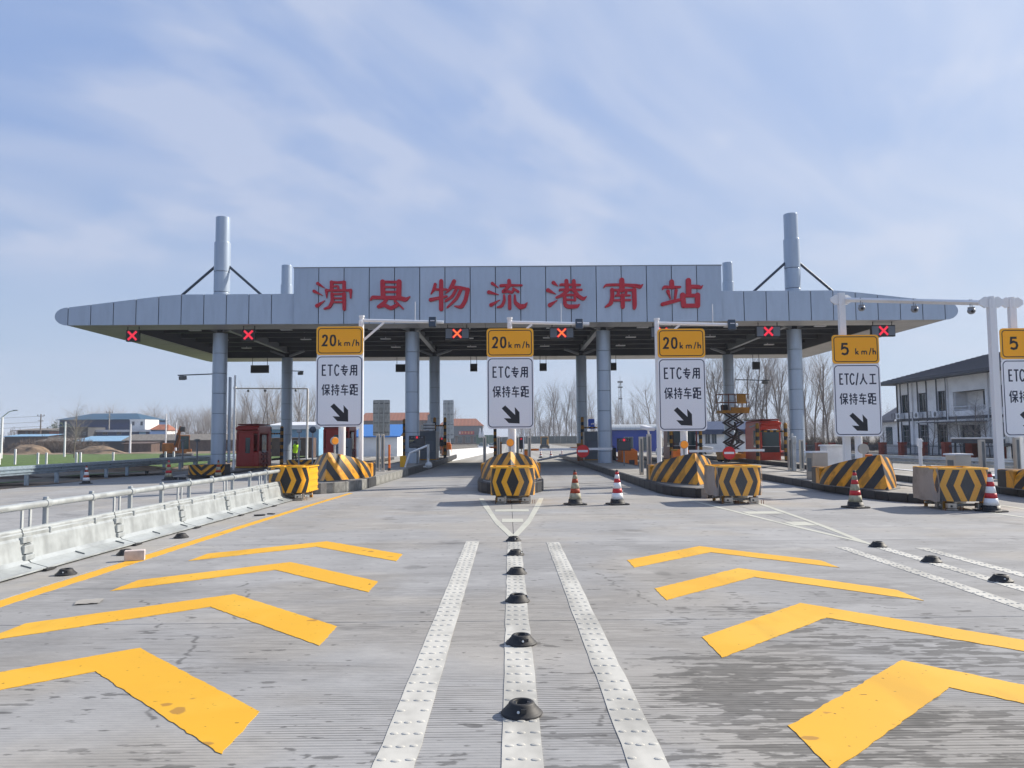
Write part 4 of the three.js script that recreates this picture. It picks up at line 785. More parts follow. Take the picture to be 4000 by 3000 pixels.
// ---------------------------------------------------------------- lane signs: yellow speed plate over white lane plate
{
  // strokes of the characters on a 100 x 100 grid
  const G = {
    '专': [[15, 22, 85, 22], [6, 45, 94, 45], [49, 3, 33, 62, 76, 62, 52, 86], [34, 74, 66, 98]],
    '用': [[22, 10, 22, 62, 7, 97], [22, 10, 86, 10, 86, 93, 72, 96], [22, 37, 86, 37], [22, 64, 86, 64], [53, 10, 53, 96]],
    '保': [[28, 3, 5, 46], [20, 30, 20, 98], [43, 9, 86, 9, 86, 38, 43, 38, 43, 9], [34, 56, 97, 56], [65, 38, 65, 98], [62, 58, 35, 90], [68, 58, 96, 90]],
    '持': [[3, 25, 37, 25], [21, 3, 21, 92, 10, 95], [3, 63, 37, 50], [46, 18, 95, 18], [69, 3, 69, 38], [40, 39, 99, 39], [40, 60, 99, 60], [80, 46, 80, 94, 66, 96], [50, 70, 60, 84]],
    '车': [[10, 20, 90, 20], [44, 3, 22, 48, 86, 48], [4, 71, 97, 71], [55, 33, 55, 99]],
    '距': [[10, 8, 41, 8, 41, 34, 10, 34, 10, 8], [26, 34, 26, 86], [26, 58, 43, 58], [11, 54, 11, 88], [5, 92, 46, 83], [96, 8, 55, 8, 55, 94, 99, 94], [55, 36, 90, 36, 90, 65, 55, 65]],
    '人': [[49, 3, 46, 38, 30, 70, 6, 96], [49, 30, 62, 66, 94, 96]],
    '工': [[12, 12, 88, 12], [50, 12, 50, 90], [5, 90, 95, 90]],
    'E': [[82, 6, 14, 6, 14, 94, 86, 94], [14, 48, 70, 48]], 'T': [[4, 6, 96, 6], [50, 6, 50, 99]], 'C': [[88, 22, 72, 7, 44, 4, 20, 22, 13, 50, 20, 78, 44, 96, 72, 93, 88, 76]], '/': [[80, -4, 22, 104]],
    '2': [[12, 26, 20, 9, 46, 3, 74, 10, 82, 28, 70, 50, 14, 95, 90, 95]], '0': [[50, 3, 24, 10, 12, 34, 12, 66, 24, 90, 50, 97, 76, 90, 88, 66, 88, 34, 76, 10, 50, 3]], '5': [[84, 5, 24, 5, 18, 46, 48, 36, 78, 46, 86, 68, 74, 90, 44, 97, 12, 88]],
    'k': [[14, -34, 14, 98], [80, 26, 16, 66], [34, 56, 84, 98]], 'm': [[10, 24, 10, 98], [10, 44, 24, 27, 42, 30, 50, 46, 50, 98], [50, 46, 64, 27, 82, 30, 90, 46, 90, 98]], 'h': [[14, -34, 14, 98], [14, 46, 36, 27, 66, 30, 78, 46, 78, 98]],
  };
  const glyph = (g, ch, x, y, w, h, lw, col, cap = 'butt') => { g.strokeStyle = col; g.lineWidth = lw; g.lineCap = cap; g.lineJoin = cap === 'butt' ? 'miter' : 'round'; for (const s of G[ch]) { g.beginPath(); for (let i = 0; i < s.length; i += 2) { const X = x + s[i] / 100 * w, Y = y + s[i + 1] / 100 * h; i ? g.lineTo(X, Y) : g.moveTo(X, Y); } g.stroke(); } };
  const round = (g, x, y, w, h, r) => { g.beginPath(); g.moveTo(x + r, y); g.arcTo(x + w, y, x + w, y + h, r); g.arcTo(x + w, y + h, x, y + h, r); g.arcTo(x, y + h, x, y, r); g.arcTo(x, y, x + w, y, r); g.closePath(); };
  const U = 320;                                   // pixels per metre of plate
  const W = 1.56, HS = 0.955, HL = 2.39;
  const speedTex = (n) => canvasTex(512, 320, (g, w, h) => {
    g.fillStyle = '#fbb42a'; g.fillRect(0, 0, w, h);
    g.fillStyle = '#ffae08'; round(g, 22, 22, w - 44, h - 44, 34); g.fill(); g.strokeStyle = '#15161c'; g.lineWidth = 9; g.stroke();
    const c = '#14161f';
    if (n === '20') { glyph(g, '2', 62, 96, 66, 122, 21, c); glyph(g, '0', 148, 96, 66, 122, 21, c); } else glyph(g, '5', 92, 94, 92, 126, 23, c);
    const x0 = n === '20' ? 238 : 250, k = n === '20' ? 1 : 0.98;
    glyph(g, 'k', x0, 168, 42 * k, 52, 13, c); glyph(g, 'm', x0 + 66 * k, 168, 66 * k, 52, 12, c); glyph(g, '/', x0 + 146 * k, 150, 38, 72, 11, c); glyph(g, 'h', x0 + 192 * k, 168, 42 * k, 52, 13, c);
  });
  const laneTex = (kind) => canvasTex(512, 784, (g, w, h) => {
    g.fillStyle = '#f4f5f8'; g.fillRect(0, 0, w, h);
    g.fillStyle = '#eff1f5'; round(g, 16, 20, w - 32, h - 40, 42); g.fill(); g.strokeStyle = '#122044'; g.lineWidth = 9; g.stroke();
    const c = '#141c36', lw = 14.5;
    const row1 = kind === 'etc' ? [['E', 62, 54], ['T', 124, 58], ['C', 196, 58], ['专', 262, 92], ['用', 364, 90]] : [['E', 66, 48], ['T', 120, 52], ['C', 176, 56], ['/', 238, 40], ['人', 284, 86], ['工', 386, 84]];
    for (const [ch, x, ww] of row1) glyph(g, ch, x, 104, ww, 124, 'ETC'.includes(ch) ? 15 : lw, c);
    [['保', 62], ['持', 164], ['车', 266], ['距', 366]].forEach(([ch, x]) => glyph(g, ch, x, 316, 92, 128, 13, c));
    g.fillStyle = '#12141f'; g.beginPath();
    [[160, 562], [198, 530], [306, 634], [302, 548], [352, 604], [354, 728], [236, 722], [184, 668], [262, 672]].forEach(([x, y], i) => (i ? g.lineTo(x, y) : g.moveTo(x, y))); g.closePath(); g.fill();
  });
  const front = (g, w, h) => { const p = g.attributes.position, u = g.attributes.uv; for (let i = 0; i < p.count; i++) u.setXY(i, p.getX(i) / w + 0.5, p.getY(i) / h + 0.5); return g; };
  const texs = { s20: speedTex('20'), s5: speedTex('5'), etc: laneTex('etc'), mixed: laneTex('mixed') };
  const m = Object.fromEntries(Object.entries(texs).map(([k, t]) => [k, new THREE.MeshStandardMaterial({ name: 'sign_print_' + k, map: t, roughness: 0.45 })]));
  const make = (label, x, y, Z, s, l, turn = 0, scale = 1) => {
    const t = thing('lane_sign', label, 'road sign', x, 0, Z, turn);
    const h0 = y + HL * scale;
    const sp = prep(plate(roundRect(W, HS, 0.11), 0.03, 0.006)); raw(t, 'speed_plate', front(sp, W, HS), m[s]).position.y = h0 + 0.004 + HS / 2;
    const lp = prep(plate(roundRect(W, HL, 0.14), 0.03, 0.006)); raw(t, 'lane_plate', front(lp, W, HL), m[l]).position.y = y + HL / 2;
    part(t, 'sign_backing', [box(W * 0.98, 0.12, 0.012, 0, h0 + 0.002, -0.008), ...[0.35, 1.2, 2.0, 2.75, 3.05].map((q) => box(W * 0.9, 0.06, 0.03, 0, y + q, -0.017))], M.white);
    part(t, 'post', [cyl(0.118, 0.118, h0 + 0.75, 0.06, 0.15, -0.16, 20)], M.whitegloss);
    return t;
  };
  make('20 km/h and ETC only sign on the left striped nose', -5.59, 1.96, 25.5, 's20', 'etc');
  make('20 km/h and ETC only sign in the middle over the crash cushion', 0.085, 1.855, 25.5, 's20', 'etc');
  make('20 km/h and ETC only sign on the third nose right of the cones', 5.69, 1.735, 25.0, 's20', 'etc', 0);
  make('5 km/h sign for ETC and manual lanes on the right nose', 11.5, 1.52, 25.2, 's5', 'mixed', 0);
  make('5 km/h sign cut off by the right picture edge', 15.98, 1.47, 23.5, 's5', 'mixed', 0);

  // camera masts with side arms
  const mast = (label, x, Z, top, arm, end, boxAt) => {
    const t = thing('camera_mast', label, 'camera mast', x, 0.25, Z, 0);
    part(t, 'post', [cyl(0.085, 0.082, top - 0.25, 0, 0, 0, 16), cyl(0.1, 0.1, 0.06, 0, top - 0.3, 0, 16), rbox(0.12, 0.4, 0.1, -0.02, top - 0.62, 0.09, 0.02)], M.whitegloss);
    part(t, 'arm', [bar(V(0.05, arm - 0.25, 0), V(end, arm - 0.33, 0), 0.055, 12)], M.whitegloss);
    part(t, 'brace', flat(V(0.06, arm - 0.95, 0), V(0.78, arm - 0.32, 0), 0.07, 0.05), M.whitegloss);
    const c = part(t, 'camera_box', [rbox(0.26, 0.36, 0.13, boxAt, arm - 0.34, 0.1, 0.025, 0, -0.18)], M.navy); part(c, 'badge', box(0.15, 0.03, 0.006, boxAt, arm - 0.30, 0.175, 0, -0.18), M.white);
    part(t, 'antenna', bar(V(boxAt - 0.62, arm - 0.28, 0), V(boxAt - 0.62, arm + 0.4, 0), 0.014, 6), M.white);
  };
  mast('white camera mast with side arm behind the left speed sign', -5.08, 26.6, 5.84, 5.68, 2.85, 2.48);
  mast('white camera mast with side arm behind the middle speed sign', 0.08, 26.6, 5.74, 5.58, 2.78, 2.42);
  mast('white camera mast with side arm behind the third speed sign', 5.12, 26.1, 5.60, 5.44, 2.78, 2.55);

  // portal over the right lane with three hanging cameras
  const node = (x, y, s, z) => [cyl(0.1, 0.1, 0.34, x, y - 0.17, z, 12), ...[-1, 1].map((k) => plate([[0, 0.12], [k * 0.2, 0.17], [k * 0.36, 0.06], [k * 0.36, -0.06], [k * 0.2, -0.17], [0, -0.12]].map(([a, b]) => [k > 0 ? a : a, b]), 0.06).translate(x, y, z - 0.03))];
  const p = thing('camera_gantry', 'white portal gantry with three hanging cameras over the right lane', 'gantry', 0, 0, 0);
  part(p, 'post', [box(0.21, 6.1, 0.16, 11.27, 3.3, -25.6), ...node(11.27, 6.12, 1, -25.6)], M.whitegloss);
  part(p, 'post', [box(0.20, 5.3, 0.17, 14.36, 2.9, -22.5), ...node(14.36, 5.46, 1, -22.5)], M.whitegloss);
  part(p, 'crossbar', [flat(V(11.4, 6.1, -25.5), V(14.25, 5.46, -22.6), 0.12, 0.1)], M.white);
  for (const t of [0.15, 0.52, 0.88]) { const b = V(11.27, 6.12, -25.6).lerp(V(14.36, 5.46, -22.5), t); const c = part(p, 'camera', [new THREE.SphereGeometry(0.115, 16, 10).scale(1, 0.9, 1).translate(b.x, b.y - 0.27, b.z), cyl(0.09, 0.1, 0.1, b.x, b.y - 0.26, b.z, 14), bar(V(b.x - 0.03, b.y - 0.15, b.z), V(b.x - 0.03, b.y + 0.09, b.z), 0.012, 6), bar(V(b.x + 0.03, b.y - 0.15, b.z), V(b.x + 0.03, b.y + 0.09, b.z), 0.012, 6)], M.steelgrey); part(c, 'lens', new THREE.SphereGeometry(0.05, 10, 8).translate(b.x - 0.02, b.y - 0.29, b.z + 0.08), M.black); }
  const q = thing('gantry_post', 'single white gantry post beside the right edge sign', 'gantry post', 16.1, 0, 24.2);
  part(q, 'post', [box(0.2, 5.6, 0.16, 0, 3.05, 0), ...node(0, 5.74, 1, 0)], M.whitegloss);
  const l = thing('camera_gantry', 'thin white portal with dome cameras left of the speed signs', 'gantry', 0, 0, 0);
  part(l, 'post', [cyl(0.08, 0.075, 5.3, -19.55, 0, -55, 10), new THREE.SphereGeometry(0.12, 10, 8).translate(-19.55, 5.28, -55)], M.whitegloss);
  part(l, 'post', [cyl(0.08, 0.075, 5.2, -14.4, 0, -55.2, 10)], M.whitegloss);
  part(l, 'crossbar', bar(V(-19.55, 5.25, -55), V(-14.4, 5.2, -55.2), 0.05, 8), M.white);
  for (const x of [-18.6, -17.4, -16.1, -15.2]) part(l, 'camera', new THREE.SphereGeometry(0.1, 10, 8).translate(x, 5.06, -55.05), M.steelgrey);
  const cp = thing('conduit_pole', 'white service pole close beside the far left front column', 'pole', -14.36, 0.0, 40.4);
  part(cp, 'pole', [cyl(0.05, 0.045, 4.95, 0, 0, 0, 10), cyl(0.09, 0.06, 0.3, 0, 0.1, 0, 10)], M.whitegloss);
  part(cp, 'side_box', rbox(0.1, 4.5, 0.2, -0.22, 2.6, 0.1, 0.02), M.column);
  const arm = (label, x, y, Z, len, s) => { const a = thing('roadside_camera', label, 'camera', x, y, Z); part(a, 'arm', [bar(V(0, 0, 0), V(s * len, -0.06, 0), 0.03, 8)], M.navy); const c = part(a, 'camera', [rbox(0.34, 0.2, 0.24, s * len * 0.86, -0.2, 0, 0.03, 0, 0.2), bar(V(s * len * 0.86, -0.04, 0), V(s * len * 0.86, -0.14, 0), 0.03, 6)], M.galvdark); };
  arm('dark camera on an arm reaching left from the far left column', -15.35, 5.0, 40, 1.85, -1);
  arm('dark camera on a crossarm at the left rear column', -15.4, 6.25, 52.2, 1.5, 1);
  arm('grey camera on an arm reaching right past the scissor lift', 15.3, 5.35, 51.4, 2.3, 1);
}

// ---------------------------------------------------------------- toll booths
{
  const make = (label, x, Z, y, w, d, h, turn, colour, trim, win) => {
    const t = thing('toll_booth', label, 'toll booth', x, y, Z, turn);
    const b = d / 2;
    part(t, 'cabin_wall', [rbox(w, h * 0.36, d, 0, 0.06 + h * 0.18, 0, 0.09), rbox(w * 0.97, h * 0.2, d * 0.97, 0, h * 0.88, 0, 0.1), rbox(0.1, h * 0.5, d * 0.9, -w / 2 + 0.06, h * 0.6, 0, 0.03), rbox(0.1, h * 0.5, 0.5, w / 2 - 0.06, h * 0.6, -b + 0.3, 0.03), ...[-1, 1].map((s) => rbox(0.09, h * 0.5, 0.09, s * (w / 2 - 0.05), h * 0.58, b - 0.06, 0.03)), rbox(w * 0.96, h * 0.5, 0.06, 0, h * 0.58, -b + 0.05, 0.02)], colour);
    part(t, 'visor', [rbox(w * 0.98, 0.16, 0.26, 0, h * 0.90, b + 0.05, 0.05, 0, -0.35)], colour);
    part(t, 'roof', [rbox(w * 0.92, 0.07, d * 0.92, 0, h + 0.01, 0, 0.03)], trim);
    if (win) {
      part(t, 'windscreen', rbox(w * 0.82, h * 0.38, 0.03, 0, h * 0.57, b - 0.02, 0.01), M.glass);
      part(t, 'lower_panel', rbox(w * 0.84, h * 0.13, 0.03, 0, h * 0.30, b + 0.005, 0.01), M.black);
      part(t, 'sill_strip', box(w * 0.84, 0.03, 0.05, 0, h * 0.375, b + 0.012), M.galv);
      part(t, 'side_window', rbox(0.03, h * 0.4, d * 0.30, -w / 2 - 0.001, h * 0.55, b * 0.45, 0.01), M.glass);
      part(t, 'swoosh', [sweep([[0, -0.035], [0.012, -0.035], [0.012, 0.035], [0, 0.035]], [0, 1, 2, 3, 4, 5, 6].map((i) => V(-w / 2 - 0.006, h * 0.86 + 0.05 * Math.sin(i * 0.95), b - 0.3 - i * 0.22)))], M.steelgrey);
    } else {
      part(t, 'door', rbox(w * 0.66, h * 0.74, 0.03, -w * 0.06, h * 0.43, b + 0.003, 0.01), colour);
      part(t, 'door_window', rbox(w * 0.2, h * 0.36, 0.02, w * 0.02, h * 0.52, b + 0.022, 0.01), M.glass);
      part(t, 'door_handle', box(0.03, 0.16, 0.05, -w * 0.06, h * 0.4, b + 0.04), M.black);
      part(t, 'side_window', rbox(0.03, h * 0.42, d * 0.34, w / 2 + 0.004, h * 0.55, b * 0.2, 0.01), M.glass);
      part(t, 'guard_rail', [...[0.25, 0.5, 0.75].map((q) => box(0.05, 0.09, d * 0.5, w / 2 + 0.05, q, 0.2)), ...[-0.2, 0.4].map((q) => box(0.06, 0.85, 0.06, w / 2 + 0.05, 0.45, q))], M.reddark);
    }
    part(t, 'yellow_sill', rbox(w * 1.03, 0.09, d * 1.02, 0, 0.05, 0, 0.02), M.yellowdirty);
    return t;
  };
  make('dark red toll booth seen from behind beside the far left column', -14.72, 44.7, -0.03, 1.3, 2.3, 2.45, 0.0, M.boothred, M.reddark, false);
  make('red toll booth with dark windscreen on the right behind the striped posts', 14.82, 44.8, 0.06, 1.2, 2.4, 2.42, 0.06, M.boothbright, M.boothmaroon, true);
  make('maroon toll booth hidden behind the third speed sign', 9.95, 44.6, 0.15, 1.5, 2.3, 2.4, 0.0, M.boothmaroon, M.reddark, true);
  make('dark red toll booth hidden behind the left speed sign', -9.8, 45.0, 0.13, 1.5, 2.2, 2.4, 0.0, M.boothred, M.reddark, false);
  const gb = (label, x, Z, y, w, d, h) => {
    const t = thing('equipment_booth', label, 'equipment booth', x, y, Z);
    part(t, 'cabin', rbox(w, h, d, 0, h / 2, 0, 0.04), M.boothgrey);
    part(t, 'door_panel', [rbox(w * 0.6, h * 0.32, 0.03, 0.04, h * 0.5, d / 2 + 0.003, 0.01), box(w * 0.86, h * 0.02, 0.02, 0, h * 0.3, d / 2 + 0.006)], M.panelgrey);
    part(t, 'base', box(w * 1.02, 0.08, d * 1.02, 0, 0.04, 0), M.yellowdirty);
    return t;
  };
  const g1 = gb('slate grey equipment booth right behind the left front column', -4.72, 46.2, 0.28, 0.95, 1.9, 1.72);
  part(g1, 'roof_vent', [cyl(0.34, 0.34, 0.42, 0, 1.76, 0.2, 20), cyl(0.17, 0.1, 0.2, 0, 2.18, 0.2, 14), cyl(0.09, 0.09, 0.35, 0, 2.35, 0.2, 12)], M.white); part(g1, 'vent_band', [cyl(0.36, 0.36, 0.05, 0, 1.86, 0.2, 20), cyl(0.36, 0.36, 0.05, 0, 2.04, 0.2, 20)], M.black);
  gb('slate grey equipment booth left of the right middle column', 4.86, 45.5, 0.2, 0.86, 1.6, 1.7);
}

// ---------------------------------------------------------------- striped guard frames
{
  const pole = (parent, x, z, h, r, n0 = 0) => {
    const g = new THREE.Group(); g.name = 'guard_post'; g.position.set(x, 0, z); parent.add(g);
    const n = Math.round(h / 0.21), s = h / n;
    for (let i = 0; i < n; i++) part(g, i % 2 === n0 ? 'black_band' : 'yellow_band', cyl(r + (i % 2 === n0 ? 0 : 0.002), r + (i % 2 === n0 ? 0 : 0.002), s, 0, i * s, 0, 16), i % 2 === n0 ? M.black : M.yellowdirty);
    part(g, 'cap', new THREE.SphereGeometry(r + 0.001, 16, 8, 0, Math.PI * 2, 0, Math.PI / 2).translate(0, h, 0), M.yellowdirty);
    return g;
  };
  const frame = (label, xs, Z, y, h, r, barY, turn = 0) => {
    const t = thing('guard_frame', label, 'guard frame', xs[0], y, Z, turn);
    xs.forEach((x) => pole(t, x - xs[0], 0, h, r));
    if (xs.length > 1) { const n = 9, L = xs[1] - xs[0]; for (let i = 0; i < n; i++) part(t, i % 2 ? 'bar_band_black' : 'bar_band', bar(V(L * i / n, barY, 0), V(L * (i + 1) / n, barY, 0), 0.045, 10), i % 2 ? M.black : M.yellowdirty); }
    return t;
  };
  frame('striped guard frame in front of the red booth on the right', [13.62, 15.17], 42.0, 0.03, 2.15, 0.097, 1.78);
  frame('striped guard frame behind the third speed sign', [9.02, 10.66], 42.6, 0.1, 2.2, 0.09, 1.8);
  frame('striped guard frame by the small display behind the left front column', [-4.77, -4.1], 50, 0.28, 2.55, 0.1, 2.1);
  frame('striped guard post partly behind the left front column', [-6.95, -6.3], 51.5, 0.28, 2.5, 0.1, 2.0);
  frame('striped guard frame left of the right middle column', [4.43, 5.6], 45.9, 0.18, 2.5, 0.095, 1.95);
  frame('striped guard post beside the red booth and left rear column', [-13.68, -14.4], 46.6, -0.03, 2.3, 0.1, 1.95);
  frame('striped guard post behind the middle speed sign', [-0.85], 50, 0.28, 2.1, 0.1, 0);
}

// ---------------------------------------------------------------- fee displays, boom gates, discs
{
  const disp = (label, x, y, Z, w, h, post, lit = true) => {
    const t = thing('fee_display', label, 'display', x, y, Z);
    part(t, 'housing', [rbox(w, h, 0.16, 0, 0, -0.08, 0.03)], M.black);
    part(t, 'screen', [box(w * 0.92, h * 0.66, 0.01, 0, -h * 0.1, 0.004)], M.screen);
    for (const k of [-2, -1, 1, 2]) part(t, 'dim_light', box(w * 0.08, h * 0.11, 0.006, k * w * 0.155, h * 0.36, 0.003), M.panelgrey);
    if (lit) part(t, 'red_cross', [-1, 1].map((s) => box(0.13, 0.035, 0.006, 0, h * 0.36, 0.006 + s * 0.0006, 0, 0, s * Math.PI / 4)), M.led);
    if (post) part(t, 'stand', [cyl(0.03, 0.03, post, 0, -h / 2 - post, -0.08, 10), cyl(0.1, 0.1, 0.02, 0, -h / 2 - post, -0.08, 12)], M.galvdark);
    return t;
  };
  const d1 = disp('black fee display with a small red X before the left front column', -4.5, 1.40, 38.0, 0.8, 0.6, 0.8);
  const lt = canvasTex(128, 64, (g, w, h) => { g.fillStyle = '#2b333d'; g.fillRect(0, 0, w, h); g.fillStyle = '#c9bd8a'; for (let i = 0; i < 5; i++) g.fillRect(4 + i * 20, 6, 14, 14); g.fillStyle = '#b7aa70'; for (let i = 0; i < 4; i++) g.fillRect(4 + i * 18, 34, 12, 10); });
  raw(d1, 'scrolling_text', prep(new THREE.BoxGeometry(0.3, 0.16, 0.006).translate(-0.22, 0.02, 0.013)), new THREE.MeshStandardMaterial({ name: 'display_text', map: lt, roughness: 0.5 }));
  disp('black fee display with a red X right of the right middle column', 5.27, 1.22, 35.0, 0.63, 0.56, 0.72);
  disp('dark fee display with a red X behind the middle warning lamp', 0.84, 1.22, 49.5, 0.4, 0.74, 0.2);
  disp('small black display with a red X between the striped posts', -4.5, 1.32, 52.2, 0.58, 0.6, 0.5);

  const gate = (label, x, y, Z, dir, len, by, colour, arm2) => {
    const t = thing('boom_gate', label, 'boom gate', x, y, Z);
    part(t, 'gate_cabinet', [rbox(0.32, 0.95, 0.34, -dir * 0.1, 0.48, -0.1, 0.03)], colour);
    part(t, 'cabinet_lid', [rbox(0.36, 0.08, 0.38, -dir * 0.1, 0.98, -0.1, 0.03)], M.yellowdirty);
    part(t, 'boom_hub', [bar(V(0, by, 0.02), V(0, by, 0.12), 0.09, 16), rbox(0.45, 0.1, 0.06, dir * 0.2, by, 0.11, 0.02)], M.orange);
    part(t, 'boom', [flat(V(0, by, 0.1), V(dir * len, by + 0.02, 0.1), 0.1, 0.05)], M.white);
    if (arm2) part(t, 'stay_arm', bar(V(dir * 0.35, by - 0.5, 0.1), V(dir * 2.2, by - 0.15, 0.1), 0.045, 8), M.steelgrey);
    return t;
  };
  const disc = (label, x, y, Z, r) => {
    const t = thing('no_entry_disc', label, 'no entry sign', x, y, Z);
    part(t, 'red_disc', [bar(V(0, 0, 0), V(0, 0, 0.012), r, 40)], M.discred ??= mat(0.62, 0.015, 0.02, { roughness: 0.45, name: 'disc_red' }));
    part(t, 'white_bar', rbox(r * 1.56, r * 0.33, 0.006, 0, 0, 0.014, 0.002), M.whitegloss);
    part(t, 'clamp', box(0.1, 0.2, 0.03, 0, 0, -0.018), M.galv);
  };
  gate('boom gate closing the lane right of the middle striped nose', 1.0, 0.0, 36.0, 1, 3.85, 1.0, M.orange, true);
  disc('red no entry disc on the boom left of the right middle column', 3.47, 0.915, 35.84, 0.295);
  gate('boom gate closing the lane in front of the scissor lift', 7.3, 0.0, 33.0, 1, 3.65, 0.93, M.orange, false);
  disc('red no entry disc on the boom before the scissor lift', 9.42, 0.845, 32.84, 0.272);
  gate('rust brown boom gate cabinet behind the middle sign post', -0.65, 0.3, 46, -1, 0.5, 0.7, M.rust, false);
  gate('orange boom gate cabinet right of the middle island end', 4.0, 0.2, 44, -1, 0.5, 0.75, M.rust, false);
  const y1 = thing('boom_gate', 'white curved boom arm beside the orange post on the left island', 'boom gate', -4.55, 0.3, 34);
  part(y1, 'boom', [bar(V(0, 0, 0), V(0.2, 0.62, 0), 0.04, 8), bar(V(0.2, 0.62, 0), V(1.0, 0.95, 0), 0.045, 8)], M.whitegloss);
  part(y1, 'gate_cabinet', [rbox(0.26, 0.5, 0.3, -0.12, 0.25, -0.3, 0.03)], M.yellow);
  part(y1, 'pillar', [cyl(0.06, 0.06, 1.0, 1.02, 0, 0, 10), new THREE.SphereGeometry(0.16, 12, 8).translate(1.05, 0.1, 0.1), rbox(0.36, 0.06, 0.4, 1.0, 0.02, 0, 0.02)], M.galv);
}

// ---------------------------------------------------------------- steel posts, cabinets and cameras on the islands
{
  const post = (label, x, y, Z, h, w = 0.14) => { const t = thing('sensor_post', label, 'sensor post', x, y, Z, 0); part(t, 'column', rbox(w, h, w, 0, h / 2, 0, 0.015), M.stainless); part(t, 'foot', box(w + 0.1, 0.015, w + 0.1, 0, 0.008, 0), M.galv); part(t, 'face_slot', box(w * 0.5, h * 0.86, 0.006, 0, h * 0.52, w / 2 + 0.002), M.galvdark); return t; };
  post('steel post left of the third striped nose, without camera', 4.66, 0.2, 27.0, 1.36);
  const cpst = post('steel post with a white camera beside the third striped nose', 4.57, 0.22, 25.0, 1.42);
  part(cpst, 'camera', [rbox(0.26, 0.11, 0.44, -0.04, 1.62, 0.02, 0.02, 0.55, 0.2), bar(V(0, 1.4, 0), V(-0.02, 1.58, 0), 0.03, 8)], M.white);
  post('left one of two steel posts in front of the right front column', 10.93, 0.2, 29.9, 1.25);
  post('right one of two steel posts in front of the right front column', 11.28, 0.2, 29.6, 1.2);
  const k = thing('camera_post', 'grey hooded camera post between the two steel posts', 'camera post', 11.06, 0.2, 29.8); part(k, 'column', rbox(0.13, 1.1, 0.13, 0, 0.55, 0, 0.02), M.galv); part(k, 'hood', [rbox(0.16, 0.28, 0.2, 0, 1.2, 0, 0.04), rbox(0.07, 0.12, 0.1, -0.05, 1.38, 0, 0.02)], M.galv);
  post('left one of two steel posts behind the left striped nose', -5.1, 0.3, 30.2, 1.45, 0.13);
  post('right one of two steel posts behind the left striped nose', -4.88, 0.3, 30.0, 1.44, 0.13);
  const o = thing('flexible_post', 'slim bright orange post on the left island', 'post', -4.72, 0.3, 30.6); part(o, 'tube', [cyl(0.045, 0.045, 0.92, 0, 0.1, 0, 12)], M.orange); part(o, 'foot', cyl(0.06, 0.06, 0.1, 0, 0, 0, 12), M.black);
  [[-0.92, 'first'], [-0.38, 'second'], [0.36, 'third'], [0.82, 'fourth']].forEach(([x, n]) => post(`${n} steel post from the left behind the middle striped nose`, x * 1.05, 0.3, 31.5, 1.32, 0.13));
  const thin = thing('slim_pole', 'slim white pole behind the middle striped nose', 'pole', 0.66, 0.3, 33); part(thin, 'pole', cyl(0.025, 0.025, 1.9, 0, 0, 0, 8), M.white); part(thin, 'base_plate', box(0.14, 0.02, 0.14, 0, 0.01, 0), M.galv);
  const cab = (label, x, y, Z, w, h, d, m, turn = 0) => { const t = thing('steel_cabinet', label, 'cabinet', x, y, Z, turn); part(t, 'body', rbox(w, h, d, 0, h / 2, 0, 0.015), m); part(t, 'lid', plate([[-w / 2 - 0.05, 0], [w / 2 + 0.05, 0], [w / 2 + 0.02, 0.05], [-w / 2 - 0.02, 0.05]], d + 0.1).translate(0, h, -d / 2 - 0.05), M.white); part(t, 'side_vent', [box(0.006, h * 0.5, d * 0.6, -w / 2 - 0.003, h * 0.55, 0)], M.galvdark); part(t, 'foot', box(w * 0.9, 0.02, d * 0.9, 0, 0.01, 0), M.galvdark); return t; };
  cab('brushed steel cabinet behind the 5 km/h nose on the left', 9.62, 0.2, 24.0, 0.5, 0.82, 0.42, M.stainless, 0.12);
  cab('brushed steel cabinet with a white lid behind the rightmost cushion', 13.92, 0.2, 23.8, 0.52, 0.72, 0.46, M.stainless, 0.1);
  cab('tall pale grey cabinet behind the grey backed warning lamp', 11.35, 0.2, 27.0, 0.6, 0.98, 0.5, M.white, 0.05);
  const g = thing('camera_post', 'pale grey camera post with a hooded top near the right guardrail', 'camera post', 13.5, 0.2, 25.2); part(g, 'column', cyl(0.055, 0.055, 1.0, 0, 0, 0, 14), M.white); part(g, 'hood', [cyl(0.065, 0.07, 0.07, 0, 0.92, 0, 14), rbox(0.13, 0.26, 0.14, -0.01, 1.1, 0, 0.03), rbox(0.06, 0.05, 0.03, 0.05, 1.16, 0.07, 0.01)], M.white);
  post('steel post left of the right edge sign', 14.05, 0.2, 22.8, 1.2, 0.15);
  post('darker steel post under the right edge sign', 15.35, 0.2, 23.2, 1.25, 0.15);
  const ob = thing('orange_gate_box', 'bright orange gate box behind the 5 km/h nose', 'gate box', 12.72, 0.25, 29); part(ob, 'cabinet', rbox(0.28, 0.72, 0.3, -0.25, 0.36, -0.3, 0.04), M.orange); part(ob, 'slanted_arm', rbox(0.34, 0.1, 0.2, -0.25, 0.78, -0.3, 0.03, 0, 0, -0.5), M.orange);
  // mirrors and poles behind the far left noses
  for (const [x, lab] of [[-9.22, 'thin pole with a square head left of the dark globe pole'], [-8.62, 'thin pole with a dark globe head behind the left nose']]) { const t = thing('sensor_pole', lab, 'pole', x, 0.2, 34); part(t, 'pole', cyl(0.035, 0.03, 1.75, 0, 0, 0, 8), M.steelgrey); part(t, 'head', x < -9 ? rbox(0.2, 0.16, 0.16, 0, 1.8, 0, 0.03) : new THREE.SphereGeometry(0.15, 12, 8).translate(0, 1.85, 0), x < -9 ? M.steelgrey : M.navy); t.position.y = 0.13; }
